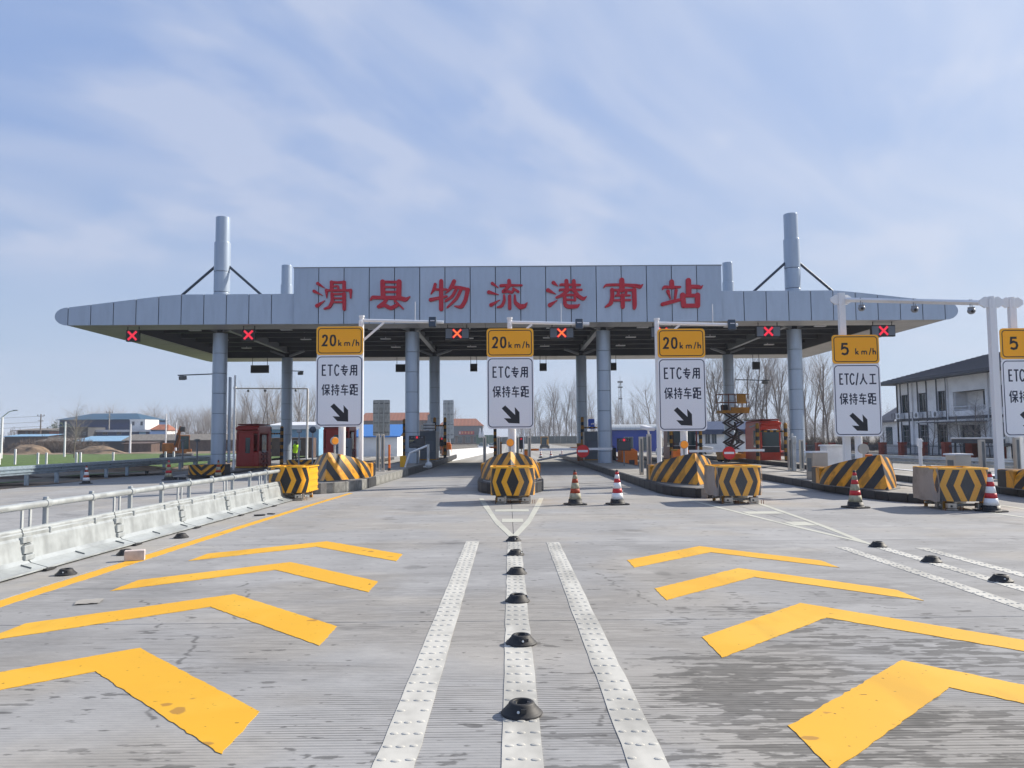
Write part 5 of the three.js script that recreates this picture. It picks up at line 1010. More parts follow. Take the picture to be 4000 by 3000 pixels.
  const bc = thing('dark_cabinet', 'dark slate cabinet behind the left striped nose', 'cabinet', -8.1, 0.2, 38); part(bc, 'body', rbox(0.75, 1.3, 0.5, 0, 0.75, 0, 0.03), M.panelgrey); part(bc, 'louvre', [box(0.16, 0.05, 0.01, -0.18, 0.95, 0.252), box(0.16, 0.05, 0.01, 0.18, 0.95, 0.252)], M.black);
  for (const [x, lab] of [[-25.05, 'left'], [-23.95, 'right']]) { const t = thing('sensor_pole', `${lab} dark headed pole left of the far left column`, 'pole', x * 0.74, 0, 44); part(t, 'pole', cyl(0.05, 0.045, 1.5, 0, 0, 0, 8), M.steelgrey); part(t, 'head', rbox(0.26, 0.14, 0.2, 0, 1.55, 0, 0.03), M.galvdark); }
}

// ---------------------------------------------------------------- roadside guardrails (W beams)
{
  const W = [[0, 0.16], [0.03, 0.15], [0.035, 0.10], [0.085, 0.07], [0.085, 0.045], [0.03, 0.015], [0.03, -0.015], [0.085, -0.045], [0.085, -0.07], [0.035, -0.10], [0.03, -0.15], [0, -0.16], [-0.006, -0.155], [0.02, -0.135], [0.025, -0.095], [0.072, -0.066], [0.072, -0.05], [0.02, -0.02], [0.02, 0.02], [0.072, 0.05], [0.072, 0.066], [0.025, 0.095], [0.02, 0.135], [-0.006, 0.155]];
  const beam = (t, name, pts, y, s, k, m) => part(t, name, sweep(W.map(([a, b]) => [a * s * k, b * k]), pts.map(([x, Z]) => V(x, y, -Z))), m);
  const rail = (label, pts, y, s, k, gap, m, two) => {
    const t = thing('guardrail', label, 'guardrail', 0, 0, 0);
    const seg = []; for (let i = 0; i < pts.length - 1; i++) { const L = Math.hypot(pts[i + 1][0] - pts[i][0], pts[i + 1][1] - pts[i][1]), n = Math.max(1, Math.round(L / 4)); for (let j = 0; j < n; j++) seg.push([[mix(pts[i][0], pts[i + 1][0], j / n), mix(pts[i][1], pts[i + 1][1], j / n)], [mix(pts[i][0], pts[i + 1][0], (j + 1.02) / n), mix(pts[i][1], pts[i + 1][1], (j + 1.02) / n)]]); }
    seg.forEach((q) => { beam(t, 'beam', q, y, s, k, m); if (two) beam(t, 'beam', q, y - 0.33, s, k, m); });
    seg.forEach((q) => { for (const f of gap) { const x = mix(q[0][0], q[1][0], f), Z = mix(q[0][1], q[1][1], f); const po = part(t, 'rail_post', [rbox(0.14, y + 0.3, 0.11, x - s * 0.14, (y + 0.1) / 2 - 0.1, -Z, 0.01), rbox(0.16, 0.2, 0.1, x - s * 0.06, y, -Z, 0.01)], m); part(po, 'rail_bolt', [bar(V(x + s * 0.03 * k, y, -Z), V(x + s * 0.045 * k, y, -Z), 0.03, 8)], M.galvdark); } });
    return t;
  };
  rail('blue grey steel guardrail along the left field', [[-19.3, 19], [-19.15, 30], [-19.1, 38], [-19.4, 47], [-18.6, 54]], 0.42, 1, 1.15, [0.25, 0.75], M.rail, false);
  rail('grey double beam guardrail in front of the office fence', [[17.6, 20], [16.75, 26], [15.95, 31], [15.7, 36], [15.6, 46]], 0.56, -1, 1.05, [0.25, 0.75], M.galv, false);
  const sh = struct(part(scene, 'plastic_sheeting', grid(40, 6, (u, v) => V(mix(15.5, 18.4, u) + v * 1.4, 0.03 + 0.07 * fbm(u * 12, v * 3, 44, 3), -mix(36, 22, u) + v * 0.4), (u, v) => [u * 12, v]), M.white)); sh.userData.label = 'crumpled white sheeting on the ground under the right guardrail';
  const wb = thing('dividing_wall', 'low white concrete dividing wall leading away behind the station', 'wall', 0, 0, 0);
  for (let i = 0; i < 12; i++) { const a = 56 + i * 6.0, b = a + 5.94, X = (Z) => -4.35 + (Z - 56) * 0.0285; part(wb, 'wall_block', sweep([[-0.28, 0], [-0.12, 0.28], [-0.08, 0.82], [0.08, 0.82], [0.12, 0.28], [0.28, 0]], [V(X(a), fall(a), -a), V(X(b), fall(b), -b)]), M.white); }
}

// ---------------------------------------------------------------- machines and vehicles
{
  const t = thing('scissor_lift', 'yellow scissor lift raised beside the red booth', 'scissor lift', 13.95, -0.05, 47.6, 0.15);
  const S = M.dark;
  part(t, 'chassis', [rbox(1.85, 0.38, 1.0, 0, 0.36, 0, 0.05), rbox(0.5, 0.3, 0.9, -0.75, 0.62, 0, 0.04), rbox(0.5, 0.18, 0.9, 0.7, 0.6, 0, 0.04)], M.yellowdirty);
  for (const [x, z] of [[-0.7, 0.46], [0.7, 0.46], [-0.7, -0.46], [0.7, -0.46]]) part(t, 'wheel', bar(V(x, 0.2, z - 0.08), V(x, 0.2, z + 0.08), 0.2, 16), M.rubber);
  for (let i = 0; i < 4; i++) for (const z of [-0.34, 0.34]) { const y = 0.62 + i * 0.61; part(t, 'scissor_arm', flat(V(-0.52, y, z), V(0.52, y + 0.61, z), 0.09, 0.05), S); part(t, 'scissor_arm', flat(V(0.52, y, z * 0.82), V(-0.52, y + 0.61, z * 0.82), 0.09, 0.05), S); }
  for (let i = 0; i <= 4; i++) part(t, 'pivot_tube', [bar(V(-0.52, 0.62 + i * 0.61, -0.36), V(-0.52, 0.62 + i * 0.61, 0.36), 0.045, 8), bar(V(0.52, 0.62 + i * 0.61, -0.36), V(0.52, 0.62 + i * 0.61, 0.36), 0.045, 8)], S);
  part(t, 'lift_ram', [bar(V(-0.3, 0.8, 0), V(0.25, 1.9, 0), 0.09, 10), bar(V(0.25, 1.9, 0), V(0.1, 2.5, 0), 0.06, 10)], S);
  part(t, 'platform', [rbox(1.75, 0.14, 0.95, 0, 3.13, 0, 0.02), box(1.2, 0.2, 0.03, 0.28, 3.28, 0.46), box(1.8, 0.04, 1.0, -0.05, 3.05, 0)], M.yellowdirty);
  const rails = []; for (const z of [-0.45, 0.45]) { for (const y of [3.7, 4.2]) rails.push(bar(V(-0.86, y, z), V(0.86, y, z), 0.022, 6)); for (const x of [-0.86, -0.45, -0.05, 0.4, 0.86]) rails.push(bar(V(x, 3.2, z), V(x, 4.2, z), 0.022, 6)); } for (const x of [-0.86, 0.86]) for (const y of [3.7, 4.2]) rails.push(bar(V(x, y, -0.45), V(x, y, 0.45), 0.022, 6));
  part(t, 'guard_rails', rails, M.rust);
  part(t, 'warning_board', rbox(0.62, 0.58, 0.03, 0.36, 3.9, 0.48, 0.02), M.yellowdirty);
  part(t, 'paint_buckets', [cyl(0.13, 0.15, 0.3, 0.2, 3.2, 0.1, 14), cyl(0.12, 0.14, 0.28, -0.25, 3.2, 0.15, 14)], M.white);
  part(t, 'tool_crate', rbox(0.35, 0.35, 0.3, -0.55, 3.38, 0, 0.02), M.dark);
}
{
  const t = thing('excavator', 'small orange excavator standing in the left field', 'excavator', -34.3, fall(80) - 0.1, 80, 0.35);
  for (const z of [-0.75, 0.75]) part(t, 'track', [rbox(3.2, 0.55, 0.45, 0, 0.3, z, 0.25)], M.dark);
  part(t, 'upper_body', [rbox(1.1, 0.85, 1.6, -0.85, 1.25, 0, 0.12), rbox(2.2, 0.25, 1.5, -0.2, 0.75, 0, 0.06)], M.diggerorange);
  part(t, 'cab', [rbox(0.9, 1.5, 0.8, 0.75, 1.65, 0.3, 0.08)], M.glass); part(t, 'cab_frame', [rbox(0.95, 0.1, 0.85, 0.75, 2.42, 0.3, 0.03), ...[-0.43, 0.43].map((x) => box(0.08, 1.5, 0.08, 0.75 + x, 1.65, 0.71)), rbox(1.2, 0.3, 0.85, 0.8, 0.9, 0.3, 0.04)], M.diggerorange);
  part(t, 'boom', [flat(V(-0.1, 1.2, -0.3), V(0.1, 2.7, -0.3), 0.4, 0.3), flat(V(0.1, 2.6, -0.3), V(0.35, 3.4, -0.3), 0.32, 0.26)], M.diggerorange); part(t, 'boom_ram', bar(V(-0.3, 1.4, -0.1), V(0.05, 2.5, -0.1), 0.07, 8), M.dark);
  part(t, 'bucket', rbox(0.5, 0.55, 0.7, 0.5, 3.1, -0.3, 0.1), M.dark);
}
{
  const car = (label, x, Z, turn) => {
    const t = thing('parked_car', label, 'car', x, fall(Z), Z, turn);
    const body = prep(grid(12, 10, (u, v) => V(0, 0, 0)));
    const sec = (pts, z0, z1, s0, s1) => sweep(pts.map(([a, b]) => [a, b]), [V(0, 0, z0), V(0, 0, z1)]);
    // lower body and cabin as side profiles extruded across the car, with rounded edges
    const low = plate([[-2.1, 0.28], [-2.18, 0.5], [-2.1, 0.78], [-1.2, 0.93], [1.5, 0.95], [2.15, 0.86], [2.2, 0.5], [2.1, 0.28]].reverse(), 1.72, 0.09).rotateY(Math.PI / 2).translate(-0.86, 0, 0);
    const cab = plate([[-1.15, 0.9], [-0.45, 1.40], [0.75, 1.42], [1.55, 0.93]].reverse(), 1.42, 0.13).rotateY(Math.PI / 2).translate(-0.71, 0, 0);
    part(t, 'body', [low.rotateY(Math.PI), rbox(1.2, 0.05, 1.3, 0, 1.42, -0.1, 0.02)], M.carwhite);
    part(t, 'cabin_glass', cab.rotateY(Math.PI), M.glass);
    part(t, 'windscreen_pillar', [flat(V(-0.66, 0.95, 1.12), V(-0.56, 1.4, 0.45), 0.06, 0.06), flat(V(0.66, 0.95, 1.12), V(0.56, 1.4, 0.45), 0.06, 0.06)], M.carwhite);
    part(t, 'grille', [rbox(1.1, 0.16, 0.05, 0, 0.64, 2.16, 0.02), rbox(1.3, 0.14, 0.05, 0, 0.36, 2.15, 0.02)], M.black);
    for (const s of [-1, 1]) { part(t, 'headlight', rbox(0.36, 0.13, 0.12, s * 0.66, 0.70, 2.08, 0.03), M.glass); part(t, 'mirror', rbox(0.18, 0.12, 0.1, s * 0.96, 1.0, 0.75, 0.03), M.carwhite); }
    part(t, 'number_plate', box(0.44, 0.14, 0.02, 0, 0.50, 2.19), M.plateblue);
    for (const s of [-1, 1]) for (const z of [-1.3, 1.35]) { const w = part(t, 'wheel', bar(V(s * 0.7, 0.31, z), V(s * 0.88, 0.31, z), 0.31, 20), M.rubber); part(w, 'rim', bar(V(s * 0.87, 0.31, z), V(s * 0.89, 0.31, z), 0.2, 16), M.galv); }
    return t;
  };
  const c1 = car('white car driving towards us on the road behind the station', -4.15, 129, 0.03);
  copy(c1, 'white car half hidden behind the first white car', -5.2, fall(158), 158, 0.05).position.y = fall(158);
  copy(c1, 'second hidden white car at the end of the dividing wall', -3.25, fall(160), 160, 0.0).position.y = fall(160);
  copy(c1, 'white car parked behind the third speed sign by the office road', 13.7, fall(60), 60, 1.35).position.y = fall(60);
}
{
  const t = thing('wheel_loader', 'small dark yellow cab tractor far behind the station', 'tractor', 7.4, fall(158), 158, 0.05);
  part(t, 'cab', [rbox(1.5, 1.5, 1.3, 0, 1.85, 0, 0.1)], M.glass); part(t, 'cab_frame', [rbox(1.6, 0.12, 1.4, 0, 2.62, 0, 0.04), box(0.12, 1.5, 0.12, 0.72, 1.85, 0.62), box(0.12, 1.5, 0.12, -0.72, 1.85, 0.62), rbox(0.4, 1.4, 0.5, 0.62, 1.4, 0.5, 0.05)], M.yellowdirty);
  part(t, 'chassis', rbox(1.3, 0.7, 2.4, 0, 0.75, 0.2, 0.1), M.dark);
  for (const s of [-1, 1]) part(t, 'wheel', bar(V(s * 0.6, 0.45, 0.7), V(s * 0.95, 0.45, 0.7), 0.45, 16), M.rubber);
}
{
  const t = thing('scooter', 'dark parked motor scooter right of the right middle column', 'scooter', 6.05, 0, 47, 0.5);
  for (const z of [-0.55, 0.55]) part(t, 'wheel', bar(V(-0.06, 0.24, z), V(0.06, 0.24, z), 0.24, 16), M.rubber);
  part(t, 'body', [rbox(0.3, 0.3, 0.9, 0, 0.45, -0.2, 0.1), rbox(0.28, 0.6, 0.16, 0, 0.6, 0.42, 0.06, 0, -0.25)], M.dark); part(t, 'saddle', rbox(0.28, 0.1, 0.65, 0, 0.72, -0.25, 0.05), M.black); part(t, 'handlebar', [bar(V(-0.3, 1.0, 0.32), V(0.3, 1.0, 0.32), 0.02, 8), bar(V(0, 0.7, 0.42), V(0, 1.02, 0.32), 0.025, 8)], M.black); part(t, 'front_apron', rbox(0.5, 0.6, 0.05, 0, 0.62, 0.55, 0.05), M.dark);
  const b = thing('water_barrier', 'low red and white plastic barrier lying beyond the display', 'plastic barrier', 6.9, 0, 48);
  part(b, 'white_half', rbox(0.9, 0.16, 0.3, 0, 0.2, 0, 0.05), M.white); part(b, 'red_half', [rbox(0.92, 0.12, 0.32, 0, 0.08, 0, 0.04), rbox(0.9, 0.08, 0.3, 0, 0.32, 0, 0.03)], M.conered);
  const u = thing('orange_tub', 'bright orange crash tub at the end of the left island', 'crash tub', -4.62, 0.3, 57.5, 0.1);
  part(u, 'tub', [rbox(0.75, 0.85, 0.9, 0, 0.43, 0, 0.08), rbox(0.6, 0.12, 0.75, 0, 0.9, 0, 0.05)], M.orange); part(u, 'recess', box(0.3, 0.3, 0.02, 0.1, 0.2, 0.455), M.dark);
  copy(u, 'bright orange crash tub behind and left of the first tub', -5.3, 0.36, 60, 0.1).position.y = 0.36;
  const v = thing('orange_tub', 'yellow orange crash tub behind the third nose', 'crash tub', 6.35, 0, 41, 0.2); part(v, 'tub', [rbox(0.9, 0.85, 0.7, 0, 0.43, 0, 0.08), rbox(0.7, 0.1, 0.5, 0, 0.88, 0, 0.04)], M.orange); part(v, 'recess', box(0.3, 0.3, 0.02, 0.1, 0.2, 0.355), M.dark);
}
{ // worker in a lime vest, bending behind the V striped block: one continuous body
  const bones = [[0, 0.86, 0, 0.15, 0.06, 1.2, 0.12, 0.16], [0.06, 1.2, 0.12, 0.15, 0.1, 1.34, 0.2, 0.09], [0.1, 1.34, 0.2, 0.06, 0.12, 1.45, 0.27, 0.06], [0.12, 1.48, 0.29, 0.1, 0.13, 1.52, 0.31, 0.095], [-0.1, 0.85, 0, 0.11, -0.12, 0.46, 0.06, 0.075], [-0.12, 0.46, 0.06, 0.075, -0.12, 0.07, -0.02, 0.05], [0.1, 0.85, 0, 0.11, 0.12, 0.46, 0.08, 0.075], [0.12, 0.46, 0.08, 0.075, 0.12, 0.07, 0.0, 0.05], [-0.12, 0.05, 0.0, 0.05, -0.12, 0.05, 0.14, 0.04], [0.12, 0.05, 0.02, 0.05, 0.12, 0.05, 0.16, 0.04], [-0.14, 1.25, 0.12, 0.065, -0.24, 1.0, 0.3, 0.045], [-0.24, 1.0, 0.3, 0.045, -0.2, 0.8, 0.45, 0.035], [0.24, 1.25, 0.14, 0.065, 0.32, 1.0, 0.3, 0.045], [0.32, 1.0, 0.3, 0.045, 0.26, 0.8, 0.46, 0.035]];
  const field = (x, y, z) => { let s = 0; for (const [ax, ay, az, ra, bx, by, bz, rb] of bones) { const dx = bx - ax, dy = by - ay, dz = bz - az, t = clamp(((x - ax) * dx + (y - ay) * dy + (z - az) * dz) / (dx * dx + dy * dy + dz * dz)); const d = Math.hypot(x - ax - dx * t, y - ay - dy * t, z - az - dz * t) - mix(ra, rb, t); s += Math.exp(-d * 45); } return -Math.log(Math.max(s, 1e-9)) / 45; };
  const n = 72, mc = new MarchingCubes(n, new THREE.MeshStandardMaterial(), false, false, 120000); mc.isolation = 0;
  const S = 0.9;
  for (let k = 0; k < n; k++) for (let j = 0; j < n; j++) for (let i = 0; i < n; i++) mc.field[k * n * n + j * n + i] = -field((i / (n / 2) - 1) * S, (j / (n / 2) - 1) * S + 0.8, (k / (n / 2) - 1) * S);
  mc.update();
  const c = mc.count ?? mc.geometry.drawRange.count, g = new THREE.BufferGeometry();
  const P = new Float32Array(mc.positionArray.subarray(0, c * 3)), N = new Float32Array(mc.normalArray.subarray(0, c * 3));
  for (let i = 0; i < c; i++) { P[i * 3] *= S; P[i * 3 + 1] = P[i * 3 + 1] * S + 0.8; P[i * 3 + 2] *= S; }
  g.setAttribute('position', new THREE.BufferAttribute(P, 3)); g.setAttribute('normal', new THREE.BufferAttribute(N, 3)); g.setAttribute('uv', new THREE.BufferAttribute(new Float32Array(c * 2), 2));
  const t = thing('person', 'worker in a bright lime vest bending behind the left rear column', 'person', -15.78, -0.2, 57, 0.4);
  raw(t, 'body', g, M.dark);
  const vest = bones.slice(0, 1).map(([ax, ay, az, ra, bx, by, bz, rb]) => bar(V(ax, ay - 0.04, az), V(bx, by + 0.06, bz + 0.03), ra + 0.045, 20, rb + 0.045));
  part(t, 'vest', [...vest, new THREE.SphereGeometry(0.215, 16, 10).translate(0.07, 1.24, 0.14)], M.lime);
  part(t, 'hair', new THREE.SphereGeometry(0.108, 14, 8, 0, Math.PI * 2, 0, 1.7).rotateX(-0.4).translate(0.125, 1.53, 0.29), M.black);
}

// ---------------------------------------------------------------- backs of signs, road sign, poles, wires, tower
{
  const back = (label, x, y, Z, w, h) => { const t = thing('sign_back', label, 'road sign', x, 0, Z); part(t, 'plate', plate(roundRect(w, h, 0.1), 0.02, 0.004).translate(0, y, 0), M.galv); part(t, 'brace', [0.1, 0.36, 0.63, 0.9].map((f) => box(w * 0.98, 0.06, 0.03, 0, y - h / 2 + f * h, 0.036)), M.galvdark); part(t, 'post', [-0.12, 0.12].map((q) => cyl(0.06, 0.06, y + h / 2 - 0.12, q * w * 1.2, 0, 0.09, 10)), M.galv); };
  back('back of a tall galvanised sign left of the left front column', -10.2, 3.25, 62, 1.36, 2.9);
  back('back of a tall galvanised sign right of the left rear column', -6.2, 3.55, 80, 1.1, 4.0);
  back('back of a galvanised sign half hidden behind the left speed sign', -12.9, 3.3, 62, 1.25, 2.9);
  const b = thing('road_sign', 'small blue road sign behind the right middle column', 'road sign', 6.5, fall(60), 60); part(b, 'plate', plate(roundRect(0.5, 0.78, 0.05), 0.02, 0.004).translate(0, 2.72, 0), mat(0.005, 0.06, 0.42, { roughness: 0.4, name: 'sign_blue' })); part(b, 'white_symbol', [rbox(0.1, 0.1, 0.01, 0.02, 2.72, 0.024), rbox(0.1, 0.1, 0.01, 0.15, 2.74, 0.024), rbox(0.12, 0.04, 0.01, -0.15, 2.52, 0.024)], M.white); part(b, 'post', cyl(0.04, 0.04, 2.4, 0, 0, -0.03, 8), M.galv);
  const lamp = (label, x, y, Z, h, reach, r = 0.07) => { const t = thing('street_lamp', label, 'street lamp', x, y, Z); part(t, 'pole', cyl(r * 1.4, r, h, 0, 0, 0, 8), M.white); if (reach) { part(t, 'arm', [bar(V(0, h, 0), V(reach * 0.5, h + 0.6, 0), r * 0.6, 6), bar(V(reach * 0.5, h + 0.6, 0), V(reach, h + 0.75, 0), r * 0.5, 6)], M.white); part(t, 'lamp_head', rbox(0.5, 0.1, 0.2, reach * 1.03, h + 0.75, 0, 0.04), M.steelgrey); } };
  lamp('white street lamp with a curved arm at the far left edge', -56.4, -0.6, 86, 4.9, 1.4, 0.11);
  lamp('plain white pole left of the small bare tree', -57.4, -0.5, 100, 4.6, 0, 0.1);
  lamp('white pole beside the white annex of the blue factory', -70.5, -0.9, 144, 5.6, 0, 0.15);
  lamp('white pole with a bent top behind the long brown shed', -63.3, -0.9, 147, 5.8, 0.6, 0.14);
  lamp('thin grey pole behind the roof with orange tiles', -71.0, -0.9, 160, 8.0, 0, 0.12);
  const util = (label, x, y, Z, h, cross) => { const t = thing('utility_pole', label, 'utility pole', x, y, Z); part(t, 'pole', cyl(0.2, 0.13, h, 0, 0, 0, 8), cross ? M.bark : M.concrete); part(t, 'crossarm', [box(1.6, 0.12, 0.12, 0, h - 0.5, 0), box(1.2, 0.12, 0.12, 0, h - 1.6, 0)], M.bark); part(t, 'insulator', [-0.75, 0, 0.75].map((q) => cyl(0.09, 0.09, 0.3, q, h - 0.44, 0, 6)), M.dark); };
  util('dark utility pole above the brown houses at far left', -111.5, -0.9, 184, 9, true);
  util('concrete utility pole before the blue factory roof', -104, -0.9, 201, 10.3, false);
  const w = thing('power_lines', 'power lines running from the left edge to the dark utility pole', 'power line', 0, 0, 0); for (const [y, dz] of [[7.6, 0], [6.3, 1], [5.2, 0.5]]) { const pts = []; for (let i = 0; i <= 8; i++) { const t = i / 8; pts.push(V(mix(-190, -111.5, t), y - 1.2 * Math.sin(t * Math.PI), -184 - dz)); } part(w, 'wire', new THREE.TubeGeometry(new THREE.CatmullRomCurve3(pts), 16, 0.03, 4), M.dark); }
  const tw = thing('telecom_tower', 'thin lattice telecom tower between the bare trees', 'tower', 43.0, -0.95, 293); const geo = []; for (const [a, c] of [[-1, -1], [1, -1], [0, 1]]) geo.push(bar(V(a * 1.1, 0, c * 1.1), V(a * 0.35, 24, c * 0.35), 0.13, 5, 0.08)); for (let i = 0; i < 10; i++) { const y = i * 2.4, k = mix(1.1, 0.35, i / 10), k2 = mix(1.1, 0.35, (i + 1) / 10); geo.push(bar(V(-k, y, -k), V(k2, y + 2.4, -k2), 0.06, 4), bar(V(k, y, -k), V(0, y + 2.4, k2), 0.06, 4)); } part(tw, 'lattice', geo, M.steelgrey); part(tw, 'antenna', [rbox(1.8, 0.5, 1.2, 0, 21.6, 0, 0.1), rbox(1.4, 0.5, 1, 0, 17.2, 0, 0.1), bar(V(0, 24, 0), V(0, 26, 0), 0.06, 6), rbox(2.0, 0.7, 1, 0, 23.6, 0, 0.1)], M.galvdark);
  const pk = (label, x, Z, h = 0.8) => { const t = thing('white_marker_post', label, 'marker post', x, fall(Z) + 0.02, Z, 0, 'white posts at the edge of the green field'); part(t, 'post', rbox(0.13, h, 0.11, 0, h / 2, 0, 0.02), M.white); };
  [[-35.9, 'first'], [-34.8, 'second'], [-33.2, 'third'], [-32.6, 'fourth'], [-30.5, 'fifth'], [-30.2, 'sixth'], [-27.9, 'seventh'], [-25.1, 'eighth'], [-24.5, 'ninth']].forEach(([x, n], i) => pk(`${n} white marker post from the left along the green field`, x, 54.6 + (i > 6 ? 2 : 0), i === 1 ? 1.1 : 0.82));
  const mound = (label, x, y, Z, r, h, m, seed) => { const t = new THREE.Mesh(merge([grid(40, 12, (u, v) => { const a = u * Math.PI * 2, k = v, n = 0.8 + 0.4 * fbm(Math.cos(a) * 2 + 5, Math.sin(a) * 2 + v * 3 + 5, seed, 4); return V(Math.cos(a) * r * k * n, h * (1 - k * k) * (0.75 + 0.5 * fbm(Math.cos(a) * 3 * k + 9, Math.sin(a) * 3 * k + 9, seed + 3, 4)), Math.sin(a) * r * 0.6 * k * n); }, (u, v) => [u * r * 5, v * r])], true), m); t.name = numbered('soil_mound'); t.position.set(x, y, -Z); t.castShadow = t.receiveShadow = true; scene.add(t); tag(t, label, 'soil mound'); };
  mound('grey brown soil mound in the middle of the left field edge', -87.5, -0.95, 141, 4.6, 1.9, M.soil, 61);
  mound('orange brown soil mound at the far left edge', -93.5, -0.95, 136, 3.6, 1.4, M.soil, 62);
  mound('pale soil bank in front of the pale blue roof', -76.5, -0.95, 144, 5.2, 1.5, M.soil, 63);
  mound('small heap of dark soil behind the left guardrail', -21.6, 0.0, 33, 1.6, 0.22, M.shrub, 64);
  mound('broken soil heap under the left guardrail', -21.2, 0.0, 41, 3.4, 0.34, M.soil, 65);
}

// ---------------------------------------------------------------- white office building on the right (its long wall faces the road)
{
  const b = thing('office_building', 'white two storey office with dark slate hipped roof and dark framed windows', 'office building', 0, 0, 0);
  const X = 37.5, y0 = -0.6;
  const on = (Za, Zb, ya, yb, out, th) => box(th, yb - ya, Math.abs(Zb - Za), X - out + th / 2, (ya + yb) / 2, -(Za + Zb) / 2);       // a board lying on the wall, standing out by `out`
  const Z0 = 46, Z1 = 73.9;
  // wall pieces left around the openings
  const holes = [[71.7, 73.0, 3.62, 5.34], [68.62, 69.93, 3.62, 5.34], [65.56, 66.8, 3.6, 5.34], [60.12, 64.45, 3.53, 5.13], [71.8, 73.05, 0.3, 2.5], [68.65, 69.98, 0.3, 2.5], [65.6, 66.92, 0.3, 2.46], [60.88, 63.64, -0.45, 2.34], [56.6, 58.2, 3.6, 5.3], [53.0, 54.6, 3.6, 5.3], [56.6, 58.2, 0.3, 2.45], [53, 54.6, 0.3, 2.45]];
  const walls = []; const rows = [[y0, 2.84], [3.08, 6.42]];
  for (const [ya, yb] of rows) {
    const hs = holes.filter((h) => h[2] >= ya - 0.01 && h[3] <= yb + 0.01).sort((p, q) => p[0] - q[0]);
    let z = Z0;
    for (const h of hs) { walls.push(on(z, h[0], ya, yb, 0, 0.3)); walls.push(on(h[0], h[1], ya, h[2], 0, 0.3)); walls.push(on(h[0], h[1], h[3], yb, 0, 0.3)); z = h[1]; }
    walls.push(on(z, Z1, ya, yb, 0, 0.3));
  }
  part(b, 'wall', walls, M.wall);
  part(b, 'wall', [box(11, 7, 0.3, X + 5.5, 2.9, -Z1 + 0.15), box(11, 7, 0.3, X + 5.5, 2.9, -Z0), box(0.3, 7, Z1 - Z0, X + 11, 2.9, -(Z0 + Z1) / 2)], M.wall);
  part(b, 'inner_wall', [box(0.1, 7, Z1 - Z0 - 0.6, X + 4.6, 2.9, -(Z0 + Z1) / 2), box(4.3, 0.15, Z1 - Z0 - 0.6, X + 2.45, 2.95, -(Z0 + Z1) / 2), box(4.3, 0.1, Z1 - Z0 - 0.6, X + 2.45, 6.35, -(Z0 + Z1) / 2), ...[49, 52, 55.6, 59.2, 65, 67.6, 70.8].map((z) => box(4.3, 6.9, 0.1, X + 2.45, 2.9, -z))], M.interior);
  part(b, 'balcony_wall', [box(0.08, 1.62, 2.4, X + 1.2, 4.34, -63.3), box(1.2, 1.62, 0.08, X + 0.75, 4.34, -64.42)], M.wall);
  part(b, 'storey_band', on(Z0, Z1, 2.84, 3.08, 0.07, 0.37), M.trimdark);
  for (const z of [73.05, 71.62, 70.0, 68.5, 66.88, 65.42]) part(b, 'trim_strip', [on(z - 0.06, z + 0.06, 3.08, 6.4, 0.06, 0.06), on(z - 0.06, z + 0.06, y0, 2.84, 0.06, 0.06)], M.trimdark);
  for (const [za, zb, ya, yb] of holes.slice(0, 3).concat(holes.slice(8, 10))) {
    const w = new THREE.Group(); w.name = 'window'; b.add(w);
    const f = 0.06, zm = mix(za, zb, 0.45);
    part(w, 'frame', [on(za, zb, ya, ya + f, -0.1, 0.08), on(za, zb, yb - f, yb, -0.1, 0.08), on(za, za + f, ya + f, yb - f, -0.1, 0.08), on(zb - f, zb, ya + f, yb - f, -0.1, 0.08), on(zm - 0.03, zm + 0.03, ya + f, yb - f, -0.1, 0.08), on(za + f, zm, mix(ya, yb, 0.66) - 0.03, mix(ya, yb, 0.66) + 0.03, -0.1, 0.08)], M.trimdark);
    part(w, 'pane', on(za + f, zm - 0.03, ya + f, yb - f, -0.14, 0.02), M.pane); part(w, 'pane', on(zm + 0.03, zb - f, ya + f, yb - f, -0.16, 0.02), M.pane);
  }
  for (const [za, zb, ya, yb] of holes.slice(4, 7).concat(holes.slice(10))) {
    const w = new THREE.Group(); w.name = 'window'; b.add(w);
    part(w, 'frame', [on(za, zb, ya, ya + 0.07, -0.1, 0.08), on(za, zb, yb - 0.07, yb, -0.1, 0.08), ...[0, 0.5, 1].map((t) => { const z = mix(za + 0.03, zb - 0.03, t); return on(z - 0.03, z + 0.03, ya + 0.07, yb - 0.07, -0.1, 0.08); }), ...[0.25, 0.5, 0.75].map((t) => on(za + 0.06, zb - 0.06, mix(ya, yb, t) - 0.02, mix(ya, yb, t) + 0.02, -0.05, 0.03))], M.steelgrey);
    part(w, 'pane', on(za + 0.05, zb - 0.05, ya + 0.07, yb - 0.07, -0.18, 0.02), M.pane);
    part(w, 'curtain', on(za + 0.1, mix(za, zb, 0.7), ya + 0.1, yb - 0.3, -0.4, 0.05), M.tan);
  }
  { const w = new THREE.Group(); w.name = 'balcony_door'; b.add(w); part(w, 'frame', [...[60.2, 60.75, 61.35, 62.0].map((z) => box(0.08, 1.55, 0.07, X + 1.1, 4.32, -z)), ...[3.6, 4.6, 5.06].map((y) => box(0.08, 0.07, 1.9, X + 1.1, y, -61.1))], M.trimdark); part(w, 'pane', box(0.03, 1.5, 1.8, X + 1.14, 4.32, -61.1), M.glass); }
  part(b, 'balcony_rail', [on(60.12, 64.45, 3.85, 3.9, 0.02, 0.06), on(60.12, 64.45, 3.6, 3.64, 0.02, 0.06), ...[60.2, 61.2, 62.2, 63.2, 64.2].map((z) => on(z - 0.02, z + 0.02, 3.53, 3.88, 0.02, 0.05))], M.white);
